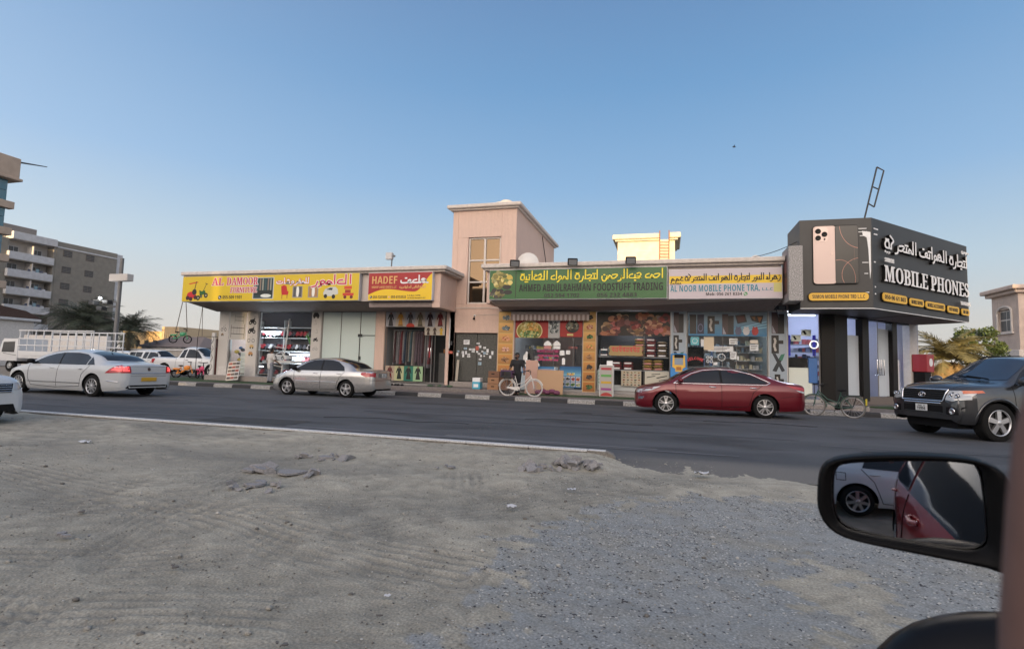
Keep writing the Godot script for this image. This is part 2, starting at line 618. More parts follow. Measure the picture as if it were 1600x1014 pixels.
# ---------------------------------------------------------------- vehicles
class Hull:
	var x0: float
	var x1: float
	var t := []
	const N := 400
	var arches := []
	func table(p: Array) -> PackedFloat32Array:
		var m := p.size() / 2
		var r := PackedFloat32Array()
		r.resize(N + 1)
		var d := []
		for i in m:
			var s := .0
			if i > 0 and i < m - 1:
				var a: float = (p[2 * i + 1] - p[2 * i - 1]) / (p[2 * i] - p[2 * i - 2])
				var b: float = (p[2 * i + 3] - p[2 * i + 1]) / (p[2 * i + 2] - p[2 * i])
				s = .0 if a * b <= 0 else 2.0 * a * b / (a + b)
			elif i == 0:
				s = (p[3] - p[1]) / (p[2] - p[0])
			else:
				s = (p[2 * i + 1] - p[2 * i - 1]) / (p[2 * i] - p[2 * i - 2])
			d.append(s)
		var k := 0
		for i in N + 1:
			var x := x0 + (x1 - x0) * i / N
			while k < m - 2 and x > p[2 * k + 2]:
				k += 1
			var w: float = p[2 * k + 2] - p[2 * k]
			var u := clampf((x - p[2 * k]) / w,0,1)
			var a: float = p[2 * k + 1]
			var b: float = p[2 * k + 3]
			r[i] = a * (1 + 2 * u) * (1 - u) * (1 - u) + b * u * u * (3 - 2 * u) + d[k] * w * u * (1 - u) * (1 - u) - d[k + 1] * w * u * u * (1 - u)
		return r
	func ev(k: int,x: float) -> float:
		var f := clampf((x - x0) / (x1 - x0) * N,0,N - .001)
		var i := int(f)
		return lerpf(t[k][i],t[k][i + 1],f - i)
	func half(x: float,y: float) -> float:
		var w := ev(5,x)
		var yb := ev(2,x)
		var yl := ev(3,x)
		if y <= yb:
			var s := (y - yl) / maxf(yb - yl,.01)
			if s < .14:
				return w * lerpf(.92,.975,clampf(s / .14,0,1))
			if s < .4:
				return w * lerpf(.975,1.0,sin((s - .14) / .26 * PI / 2))
			if s < .72:
				return w * lerpf(1.0,.985,(s - .4) / .32)
			return w * lerpf(.985,.935,pow((s - .72) / .28,1.6))
		var yr := ev(1,x)
		var q := clampf((y - yb) / maxf(yr - yb,.01),0,1)
		return lerpf(w * .935,ev(4,x),q) + .02 * sin(q * PI)
	func top(x: float,z: float) -> float:
		var wr := ev(4,x)
		var yr := ev(1,x)
		return yr + (ev(0,x) - yr) * (1.0 - pow(clampf(absf(z) / wr,0,1),2.6))
	func inside(p: Vector3) -> bool:
		if p.x < x0 or p.x > x1 or p.y < ev(3,p.x):
			return false
		var yr := ev(1,p.x)
		if p.y <= yr:
			return absf(p.z) <= half(p.x,p.y)
		return absf(p.z) <= ev(4,p.x) and p.y <= top(p.x,p.z)
	func hit(from: Vector3,to: Vector3) -> Vector3:
		var a := from
		var b := to
		for i in 60:
			var p := from.lerp(to,(i + 1) / 60.0)
			if inside(p):
				b = p
				a = from.lerp(to,i / 60.0)
				break
		for i in 9:
			var m := (a + b) / 2
			if inside(m):
				b = m
			else:
				a = m
		return b
	func floor_at(x: float) -> float:
		var y := ev(3,x)
		for a in arches:
			var d: float = absf(x - a[0])
			if d < a[2]:
				y = maxf(y,a[1] + sqrt(a[2] * a[2] - d * d))
		return y
	func body() -> B:
		var xs := []
		var m := 70
		for i in m + 1:
			var f := float(i) / m
			xs.append(lerpf(x0,x1,f))
		for e in [.01,.025,.045]:
			xs.append(x0 + e)
			xs.append(x1 - e)
		for a in arches:
			for k in 17:
				xs.append(a[0] + a[2] * cos(PI * k / 16.0) * .9995)
			xs.append(a[0] - a[2] - .004)
			xs.append(a[0] + a[2] + .004)
		xs.sort()
		var rows := []
		for x in xs:
			var row := []
			var lo := floor_at(x)
			var yb := ev(2,x)
			var yr := ev(1,x)
			lo = minf(lo,yb - .03)
			for k in 15:
				var y := lerpf(lo,yb,k / 14.0)
				row.append(Vector3(x,y,half(x,y)))
			for k in range(1,6):
				var y := lerpf(yb,yr,k / 5.0)
				row.append(Vector3(x,y,half(x,y)))
			var wr := ev(4,x)
			for q in [.96,.88,.74,.5,.25,.0]:
				row.append(Vector3(x,top(x,wr * q),wr * q))
			var full := PackedVector3Array(row)
			for k in range(row.size() - 2,-1,-1):
				full.append(row[k] * Vector3(1,1,-1))
			rows.append(full)
		var b := B.new()
		b.grid(rows)
		for e in [0,rows.size() - 1]:
			var r: PackedVector3Array = rows[e]
			var n := r.size()
			for k in n / 2 - 1:
				if e == 0:
					b.quad(r[n - 1 - k],r[k],r[k + 1],r[n - 2 - k])
				else:
					b.quad(r[k],r[n - 1 - k],r[n - 2 - k],r[k + 1])
		return b
	func patch(poly: PackedVector2Array,view: int,off := .004,side := 1.0,step := .07,skirt := .0) -> B:
		var p := PackedVector2Array()
		for i in poly.size():
			var a := poly[i]
			var c := poly[(i + 1) % poly.size()]
			var m := maxi(1,int(a.distance_to(c) / step))
			for k in m:
				p.append(a.lerp(c,float(k) / m))
		var edge := p.size()
		var lo := p[0]
		var hi := p[0]
		for q in p:
			lo = lo.min(q)
			hi = hi.max(q)
		var inner := Geometry2D.offset_polygon(p,-step * .45)
		var y := lo.y
		while y < hi.y:
			var x := lo.x
			while x < hi.x:
				for ring in inner:
					if Geometry2D.is_point_in_polygon(Vector2(x,y),ring):
						p.append(Vector2(x,y))
						break
				x += step
			y += step
		var tr := Geometry2D.triangulate_delaunay(p)
		var out := PackedVector3Array()
		for q in p:
			var from: Vector3
			var to: Vector3
			var d: Vector3
			if view == 0:
				from = Vector3(q.x,q.y,1.3 * side)
				to = Vector3(q.x,q.y,.0)
				d = Vector3(0,.15,side)
			elif view == 1:
				from = Vector3(x1 + .05,q.y,q.x)
				to = Vector3(0,q.y,q.x)
				d = Vector3(1,.1,0)
			elif view == 2:
				from = Vector3(x0 - .05,q.y,q.x)
				to = Vector3(0,q.y,q.x)
				d = Vector3(-1,.1,0)
			else:
				from = Vector3(q.x,2.2,q.y)
				to = Vector3(q.x,.4,q.y)
				d = Vector3(0,1,0)
			out.append(hit(from,to) + d.normalized() * off)
		var nn := PackedVector3Array()
		nn.resize(p.size())
		var tris := []
		var want := Vector3(0,0,side) if view == 0 else Vector3(1,0,0) if view == 1 else Vector3(-1,0,0) if view == 2 else Vector3.UP
		for k in range(0,tr.size(),3):
			var mid := (p[tr[k]] + p[tr[k + 1]] + p[tr[k + 2]]) / 3.0
			if not Geometry2D.is_point_in_polygon(mid,poly):
				continue
			var f := (out[tr[k + 1]] - out[tr[k]]).cross(out[tr[k + 2]] - out[tr[k]])
			if f.length() < 1e-9:
				continue
			if f.dot(want) < 0:
				f = -f
				tris.append([tr[k],tr[k + 2],tr[k + 1]])
			else:
				tris.append([tr[k],tr[k + 1],tr[k + 2]])
			for j in 3:
				nn[tr[k + j]] += f
		var b := B.new()
		for i in p.size():
			b.vert(out[i],nn[i].normalized() if nn[i].length() > 1e-12 else want,Vector2((p[i].x - lo.x) / maxf(hi.x - lo.x,.001),1.0 - (p[i].y - lo.y) / maxf(hi.y - lo.y,.001)))
		for q in tris:
			b.face(q[0],q[1],q[2])
		if skirt > 0:
			for i in edge:
				var a := out[i]
				var c := out[(i + 1) % edge]
				var w := want * skirt
				var f := (c - a).cross(-w)
				var side_out := (a + c) / 2.0 - out[0].lerp(out[edge / 2],.5)
				if f.dot(side_out) >= 0:
					b.quad(a - w,c - w,c,a) if (c - a).cross(w).dot(side_out) > 0 else b.quad(c - w,a - w,a,c)
				else:
					b.quad(c - w,a - w,a,c) if (a - c).cross(w).dot(side_out) > 0 else b.quad(a - w,c - w,c,a)
		return b
	func line(pts: Array,view: int,w: float,off := .003,side := 1.0) -> B:
		var b := B.new()
		var path := []
		for i in range(0,pts.size() - 2,2):
			var a := Vector2(pts[i],pts[i + 1])
			var c := Vector2(pts[i + 2],pts[i + 3])
			var m := maxi(1,int(a.distance_to(c) / .06))
			for k in m + (1 if i >= pts.size() - 4 else 0):
				path.append(a.lerp(c,float(k) / m))
		var q := []
		for p in path:
			if view == 0:
				q.append(hit(Vector3(p.x,p.y,1.3 * side),Vector3(p.x,p.y,0)) + Vector3(0,0,off * side))
			elif view == 1:
				q.append(hit(Vector3(x1 + .05,p.y,p.x),Vector3(0,p.y,p.x)) + Vector3(off,0,0))
			elif view == 2:
				q.append(hit(Vector3(x0 - .05,p.y,p.x),Vector3(0,p.y,p.x)) - Vector3(off,0,0))
			else:
				q.append(hit(Vector3(p.x,2.2,p.y),Vector3(p.x,.4,p.y)) + Vector3(0,off,0))
		b.tube(q,w / 2,5)
		return b

func hull(spec: Dictionary) -> Hull:
	var h := Hull.new()
	h.x0 = spec.deck[0]
	h.x1 = spec.deck[-2]
	for k in ["deck","rail","belt","low","rail_w","plan"]:
		h.t.append(h.table(spec[k]))
	h.arches = spec.arches
	return h

func sedan_spec(xr: float,xf: float,wb: float,w: float,o := {}) -> Dictionary:
	var H: float = o.get("h",1.47)
	var cowl: float = o.get("cowl",1.18)
	var rf: float = o.get("roof_front",.4)
	var rr: float = o.get("roof_rear",-.75)
	var gb: float = o.get("glass_base",-1.7)
	var ht: float = o.get("trunk",1.06)
	var hb: float = o.get("belt",.93)
	var hh: float = o.get("hood",.98)
	var hn: float = o.get("nose",.72)
	var tail: float = o.get("tail",1.0)
	var low: float = o.get("low",.2)
	var rw: float = o.get("roof_w",.56)
	var ww: float = w * .9
	var er: float = o.get("end_r",.66)
	var r: float = o.get("wheel",.32)
	return {
		"deck": [xr,.62,xr + .02,tail - .10,xr + .07,tail,xr + .2,tail + .03,gb,ht,gb * .62 + rr * .38,ht + (H - ht) * .50,rr,H - .055,rr * .45 + rf * .55 - .3,H,rf,H - .035,rf * .5 + cowl * .5,(H + hh) / 2 + .06,cowl,hh,xf - .55,hh - .09,xf - .14,hn + .05,xf - .03,hn - .06,xf,hn - .22],
		"rail": [xr,.60,xr + .02,tail - .13,xr + .07,tail - .04,gb,ht - .05,gb * .5 + rr * .5,ht + (H - ht) * .42,rr,H - .14,rr * .4 + rf * .6 - .2,H - .085,rf - .1,H - .12,rf * .5 + cowl * .5,(H + hh) / 2 - .02,cowl + .08,hh - .035,xf - .55,hh - .13,xf - .14,hn,xf - .03,hn - .1,xf,hn - .25],
		"belt": [xr,.55,xr + .02,tail - .2,xr + .07,tail - .1,gb,hb + .03,.0,hb,cowl,hh - .075,xf - .5,hh - .19,xf - .12,hn - .08,xf,hn - .3],
		"low": [xr,low + .14,xr + .04,low + .08,xr + .5,low + .03,-wb / 2,low,wb / 2,low,xf - .25,low - .01,xf - .04,low + .02,xf,low + .08],
		"rail_w": [xr,w * .6,xr + .08,w * .7,gb,ww - .14,rr,rw,.0,rw,rf,rw + .01,cowl,ww - .09,xf - .5,ww - .14,xf - .1,w * .6,xf,w * .5],
		"plan": [xr,w * er,xr + .03,w * (er + .1),xr + .12,w * .885,xr + .35,w * .95,-wb / 2,w * .995,.0,w,wb / 2,w * .995,xf - .4,w * .93,xf - .15,w * .82,xf - .04,w * (er + .06),xf,w * (er - .06)],
		"arches": [[-wb / 2,r,r + .055],[wb / 2,r,r + .055]],
	}

func wheel(parent: Node3D,at: Vector3,r: float,w: float,style: String,out: float,rim_r := .68) -> void:
	var t := B.new()
	var hw := w / 2
	t.xf = Transform3D(Basis(Vector3.RIGHT,PI / 2 * out),at)
	var rr := r * rim_r
	t.lathe([Vector2(rr,-hw),Vector2(rr + .015,-hw - .004),Vector2(r - .03,-hw),Vector2(r - .006,-hw + .025),Vector2(r,-hw + .05),Vector2(r,hw - .05),Vector2(r - .006,hw - .025),Vector2(r - .03,hw),Vector2(rr + .015,hw + .004),Vector2(rr,hw - .006),Vector2(rr - .012,hw - .03)],32)
	var wh: MeshInstance3D = obj("wheel",t,mats.rubber,parent)
	var d := B.new()
	d.xf = t.xf
	d.lathe([Vector2(.0,hw - .085),Vector2(rr * .98,hw - .085),Vector2(rr * .985,hw - .012)],24,false)
	obj("brake_disc",d,mats.dark_metal,wh)
	var s := B.new()
	s.xf = t.xf
	var lip := []
	for p in [Vector2(rr * .9,hw - .03),Vector2(rr * .92,hw - .008),Vector2(rr * .985,hw + .004),Vector2(rr * 1.0,hw - .012)]:
		lip.append(p)
	s.lathe(lip,32)
	var n := 5
	var sw := .044
	if style == "ten":
		n = 10
		sw = .026
	elif style == "seven":
		n = 7
		sw = .04
	elif style == "double":
		n = 10
		sw = .021
	for k in n:
		var a := TAU * k / n
		if style == "double":
			a = TAU * int(k / 2.0) / 5 + (.19 if k % 2 == 0 else -.19)
		var dir := Vector3(sin(a),0,cos(a))
		var sd := Vector3(cos(a),0,-sin(a))
		var y0 := hw - .014
		var y1 := hw - .03
		var p0 := dir * rr * .16
		var p1 := dir * rr * .93
		var w0 := sd * sw * .8 * (r / .32)
		var w1 := sd * sw * (1.25 if style == "five" else .9) * (r / .32) * .75
		var up := Vector3.UP
		s.quad(p0 - w0 + up * (y0 + .008),p1 - w1 + up * y0,p1 + w1 + up * y0,p0 + w0 + up * (y0 + .008))
		s.quad(p0 - w0 + up * (y1 - .03),p1 - w1 + up * (y1 - .02),p1 - w1 + up * y0,p0 - w0 + up * (y0 + .008))
		s.quad(p1 + w1 + up * (y1 - .02),p0 + w0 + up * (y1 - .03),p0 + w0 + up * (y0 + .008),p1 + w1 + up * y0)
	s.lathe([Vector2(rr * .24,hw - .05),Vector2(rr * .24,hw - .012),Vector2(rr * .16,hw - .002),Vector2(0,hw)],14)
	obj("rim",s,mats.alloy,wh)

func wheels(parent: Node3D,wb: float,track: float,r: float,w: float,style: String) -> void:
	for sx in [-1.0,1.0]:
		for sz in [-1.0,1.0]:
			wheel(parent,V(sx * wb / 2,r,sz * (track / 2 - w / 2)),r,w,style,sz)
	var b := B.new()
	b.box(V(-wb / 2 - r - .3,.24,-track / 2 + w + .06),V(wb / 2 + r + .25,.5,track / 2 - w - .06))
	for sx in [-1.0,1.0]:
		for sz in [-1.0,1.0]:
			var rows := []
			for z in [.0,w + .1]:
				var row := PackedVector3Array()
				for k in 13:
					var a := PI * k / 12
					row.append(V(sx * wb / 2 + (r + .06) * cos(a),r + (r + .06) * sin(a),sz * (track / 2 + .01 - z)))
				rows.append(row)
			b.grid(rows)
	obj("underbody",b,mats.black,parent)

func plate(parent: Node3D,x: float,y: float,z: float,face_x: float,w: float,h: float,txt: String,m: Material,lean := .0) -> void:
	var b := B.new()
	var t := Transform3D(Basis(Vector3.UP,PI / 2 * face_x) * Basis(Vector3.RIGHT,lean),V(x,y,z))
	b.xf = t
	b.cbox(V(-w / 2,-h / 2,-.006),V(w / 2,h / 2,.006),.004)
	var p := obj("number_plate",b,m,parent)
	if txt:
		text(txt,-w * .36,w * .36,-h * .36,h * .1,.0062,mats.ink,p,.002,false,true,"lettering",t)
		text("SHJ  2",-w * .3,w * .3,h * .18,h * .38,.0062,mats.ink,p,.002,false,true,"lettering",t)

func mirrors(h: Hull,parent: Node3D,x: float,y: float,m: Material,s := 1.0) -> void:
	for sz in [-1.0,1.0]:
		var z := h.half(x,y) - .03
		var b := B.new()
		b.xf = Transform3D(Basis(),V(x,y + .07 * s,sz * (z + .13 * s)))
		b.ball(Vector3.ZERO,V(.085,.075,.115) * s,12,8)
		b.xf = Transform3D()
		b.tube([V(x + .02,y - .02,sz * (z - .02)),V(x,y + .03,sz * (z + .1))],.03,6)
		obj("side_mirror",b,m,parent)

func handles(h: Hull,parent: Node3D,xs: Array,y: float,m: Material) -> void:
	for sz in [-1.0,1.0]:
		for x in xs:
			var b := B.new()
			var q := []
			for k in 6:
				var xx: float = x - .09 + .036 * k
				q.append(V(xx,y + .003 * k,sz * (h.half(xx,y) + (.0 if k in [0,5] else .028))))
			b.tube(q,.014,6)
			obj("door_handle",b,m,parent)

func merge(list: Array) -> B:
	var b := B.new()
	for a in list:
		var st := b.v.size()
		b.v.append_array(a.v)
		b.n.append_array(a.n)
		b.u.append_array(a.u)
		b.c.append_array(a.c)
		for i in a.ix:
			b.ix.append(i + st)
	return b

func glass_row(h: Hull,parent: Node3D,polys: Array,frame: Material,chrome: Material = null) -> void:
	for sz in [-1.0,1.0]:
		for poly in polys:
			var p := P2(poly)
			obj("side_window",h.patch(p,0,.007,sz,.1),mats.tint_glass,parent)

func seams(h: Hull,parent: Node3D,lines: Array,w := .014) -> void:
	var all := []
	for l in lines:
		for sz in [-1.0,1.0]:
			all.append(h.line(l,0,w,-.0005,sz))
	obj("door_seam",merge(all),mats.black,parent)

func dark_pillar(h: Hull,parent: Node3D,poly: Array) -> void:
	for sz in [-1.0,1.0]:
		obj("window_pillar",h.patch(P2(poly),0,.005,sz,.1),mats.black,parent)

func screens(h: Hull,parent: Node3D,s: Dictionary) -> void:
	for k in ["windscreen","rear_window"]:
		if not s.has(k):
			continue
		var a: Array = s[k]
		var p := PackedVector2Array()
		for i in 9:
			var z: float = lerpf(-a[2],a[2],i / 8.0)
			p.append(Vector2(lerpf(a[0],a[1],pow(absf(z) / a[2],2.0)),z))
		for i in 9:
			var z: float = lerpf(a[5],-a[5],i / 8.0)
			p.append(Vector2(lerpf(a[3],a[4],pow(absf(z) / a[5],2.0)),z))
		obj(k,h.patch(p,3,.006,1.0,.09),mats.get(s.get("screen","tint_glass")),parent)

func silver_sedan() -> void:
	var h := hull(sedan_spec(-2.36,2.17,2.6,.855,{"h": 1.47,"cowl": 1.22,"roof_front": .38,"roof_rear": -.78,"glass_base": -1.62,"trunk": 1.08,"tail": 1.02,"belt": .93,"hood": .99,"nose": .74,"wheel": .315}))
	var t := thing("silver_sedan","silver four-door sedan parked at the kerb before the furniture shop","car",V(-12.6,0,-18.42),PI - .03,"",false)
	var paint := mat("silver_paint",Color(.50,.49,.475),.26,.75,{"coat": .7})
	obj("body",h.body(),paint,t)
	glass_row(h,t,[[1.06,.955,.55,1.26,.3,1.345,-.13,1.375,-.16,.965],[-.22,.965,-.19,1.375,-.5,1.37,-.8,1.31,-1.12,1.13,-1.2,.98]],null)
	dark_pillar(h,t,[-.13,.965,-.11,1.373,-.21,1.373,-.24,.965])
	screens(h,t,{"windscreen": [1.2,1.02,.62,.48,.36,.5],"rear_window": [-1.6,-1.5,.56,-.82,-.84,.5]})
	seams(h,t,[[1.02,.95,.98,.6,.92,.28,-.2,.25,-.19,.95],[-.19,.26,-.85,.3,-1.0,.72,-1.22,.96]])
	var rub := []
	for sz in [-1.0,1.0]:
		rub.append(h.line([.9,.56,-.17,.56],0,.03,.006,sz))
		rub.append(h.line([-.22,.56,-.88,.56],0,.03,.006,sz))
	obj("rubbing_strip",merge(rub),mats.alloy,t)
	handles(h,t,[.05,-.98],.86,paint)
	mirrors(h,t,.93,.95,mats.black)
	for sz in [-1.0,1.0]:
		obj("tail_light",merge([h.patch(P2([-2.34,.80,-2.33,.9,-2.1,.95,-1.82,.97,-1.9,.86,-2.1,.78]),0,.006,sz),h.patch(P2([sz * .52,.78,sz * .5,.93,sz * .78,.95,sz * .78,.8]),2,.006)]),mats.red_lens,t)
		obj("headlight",h.patch(P2([2.0,.62,2.07,.7,1.62,.8,1.75,.66]),0,.006,sz),mats.clear_lens,t)
		obj("headlight",h.patch(P2([sz * .4,.6,sz * .42,.68,sz * .68,.72,sz * .68,.58]),1,.006),mats.clear_lens,t)
	obj("grille",h.patch(P2([-.36,.58,.36,.58,.34,.67,-.34,.67]),1,.006),mats.black,t)
	obj("bumper_gap",h.line([-.8,.66,.8,.66],2,.012,.0),mats.black,t)
	obj("plate_recess",h.patch(P2([-.3,.76,.3,.76,.3,.92,-.3,.92]),2,.004),mats.silver_dark,t)
	plate(t,-2.375,.83,.02,-1.0,.3,.14,"67713",mats.plate_white)
	wheels(t,2.6,1.66,.315,.2,"five")

func red_sedan() -> void:
	var h := hull(sedan_spec(-2.56,2.30,2.8,.91,{"h": 1.47,"cowl": 1.32,"roof_front": .45,"roof_rear": -.75,"glass_base": -1.98,"trunk": 1.1,"tail": 1.02,"belt": .95,"hood": 1.0,"nose": .76,"wheel": .335,"roof_w": .58}))
	var t := thing("red_sedan","dark red four-door sedan parked before the mobile phone shop","car",V(1.28,0,-18.22),PI + .08,"",false)
	var paint := mat("red_paint",Color(.115,.003,.010),.3,.25,{"coat": .5})
	obj("body",h.body(),paint,t)
	glass_row(h,t,[[1.05,.985,.62,1.23,.3,1.34,-.1,1.385,-.15,1.385,-.17,.99],[-.23,.99,-.21,1.385,-.6,1.375,-1.05,1.26,-1.5,1.04,-1.42,1.0]],null)
	dark_pillar(h,t,[-.13,.99,-.11,1.383,-.24,1.383,-.25,.99])
	screens(h,t,{"windscreen": [1.3,1.1,.66,.55,.42,.52],"rear_window": [-1.9,-1.8,.58,-.82,-.86,.52]})
	var ch := []
	for sz in [-1.0,1.0]:
		ch.append(h.line([1.18,.955,.66,1.255,.3,1.37,-.15,1.405,-.6,1.395,-1.07,1.28,-1.56,1.04,-1.44,.975,-.2,.965,1.18,.955],0,.028,.006,sz))
	obj("window_trim",merge(ch),mats.chrome,t)
	seams(h,t,[[1.12,.96,1.1,.55,.95,.3,-.2,.27,-.2,.97],[-.2,.28,-.95,.34,-1.08,.75,-1.36,.98]])
	handles(h,t,[.06,-1.08],.87,mats.chrome)
	mirrors(h,t,.98,.98,paint)
	for sz in [-1.0,1.0]:
		obj("tail_light",merge([h.patch(P2([-2.5,.82,-2.48,.93,-1.98,.985,-2.2,.89]),0,.006,sz),h.patch(P2([sz * .48,.84,sz * .5,.95,sz * .82,.95,sz * .82,.84]),2,.006)]),mats.red_lens,t)
		obj("reversing_light",h.patch(P2([-2.51,.76,-2.5,.815,-2.24,.86,-2.36,.8]),0,.007,sz),mats.clear_lens,t)
		obj("headlight",merge([h.patch(P2([1.55,.85,2.0,.8,2.18,.68,1.95,.69,1.8,.73]),0,.007,sz),h.patch(P2([sz * .42,.64,sz * .44,.72,sz * .74,.76,sz * .74,.64]),1,.007)]),mats.clear_lens,t)
		obj("fog_light",h.patch(P2([2.1,.44,2.22,.44,2.2,.52,2.03,.52]),0,.006,sz),mats.chrome,t)
	obj("grille",h.patch(P2([-.4,.56,.4,.56,.36,.7,-.36,.7]),1,.006),mats.black,t)
	obj("bumper_gap",merge([h.line([-2.5,.66,-2.2,.68,-1.83,.62],0,.01,-.001,1.0),h.line([-2.5,.66,-2.2,.68,-1.83,.62],0,.01,-.001,-1.0)]),mats.black,t)
	wheels(t,2.8,1.79,.335,.215,"double")

func white_sedan() -> void:
	var h := hull(sedan_spec(-2.85,2.55,3.36,.97,{"h": 1.49,"cowl": 1.42,"roof_front": .55,"roof_rear": -.95,"glass_base": -2.0,"trunk": 1.12,"tail": 1.04,"belt": .95,"hood": 1.0,"nose": .78,"wheel": .345,"roof_w": .6,"low": .18}))
	var t := thing("white_sedan","long pearl-white sedan driving away with its brake lights lit","car",V(-18.8,0,-13.68),PI - .03,"",false)
	var paint := mat("pearl_paint",Color(.43,.445,.455),.3,.0,{"coat": .8})
	obj("body",h.body(),paint,t)
	glass_row(h,t,[[1.2,.98,.75,1.22,.42,1.31,.06,1.36,-.1,.985],[-.17,.985,.0,1.36,-.6,1.365,-1.0,1.32,-1.28,1.22,-1.32,.99],[-1.36,.99,-1.33,1.24,-1.5,1.15,-1.68,1.0]],null)
	dark_pillar(h,t,[-.08,.985,.08,1.358,-.02,1.358,-.19,.985])
	screens(h,t,{"windscreen": [1.4,1.2,.7,.64,.52,.54],"rear_window": [-1.96,-1.84,.62,-1.0,-1.04,.54]})
	seams(h,t,[[1.25,.96,1.22,.55,1.05,.3,-.12,.26,-.13,.97],[-.13,.27,-1.15,.32,-1.22,.7,-1.5,.98]])
	handles(h,t,[.15,-1.12],.86,paint)
	mirrors(h,t,1.08,.99,mats.black)
	var sk := []
	for sz in [-1.0,1.0]:
		sk.append(h.line([1.2,.42,-1.2,.42],0,.035,.0,sz))
	obj("side_moulding",merge(sk),mats.silver_dark,t)
	for sz in [-1.0,1.0]:
		var l := obj("tail_light",merge([h.patch(P2([-2.83,.78,-2.8,.98,-2.6,1.02,-2.36,.9,-2.2,.76]),0,.007,sz),h.patch(P2([sz * .58,.77,sz * .6,.99,sz * .88,1.0,sz * .88,.77]),2,.007)]),mats.red_lens,t)
		obj("brake_lamp",merge([h.patch(P2([-2.82,.83,-2.8,.96,-2.62,.98,-2.42,.86]),0,.01,sz),h.patch(P2([sz * .64,.83,sz * .65,.96,sz * .86,.97,sz * .86,.83]),2,.01)]),mats.brake_glow,l)
		obj("reflector",h.line([-2.7,.5,-2.3,.53],0,.03,.006,sz),mats.chrome,t)
		obj("headlight",h.patch(P2([1.95,.8,2.25,.72,2.4,.66,2.1,.64]),0,.006,sz),mats.clear_lens,t)
	obj("trunk_trim",h.line([-.6,.77,.6,.77],2,.03,.005),mats.chrome,t)
	obj("trunk_seam",merge([h.line([-.6,.68,.6,.68],2,.01,.0),h.line([-.58,.98,.58,.98],2,.01,.0)]),mats.black,t)
	obj("rear_badge",h.patch(P2([-.05,.86,.0,.84,.05,.86,.05,.93,.0,.95,-.05,.93]),2,.008),mats.chrome,t)
	obj("rear_diffuser",merge([h.patch(P2([-.72,.3,.72,.3,.66,.40,-.66,.40]),2,.006)]),mats.black,t)
	plate(t,-2.872,.58,.0,-1.0,.52,.12,"",mats.plate_yellow)
	var an := B.new()
	an.tube([V(-1.15,1.44,0),V(-1.28,1.52,0)],.02,6,false,.008)
	obj("roof_antenna",an,mats.black,t)
	wheels(t,3.36,1.9,.345,.23,"ten")

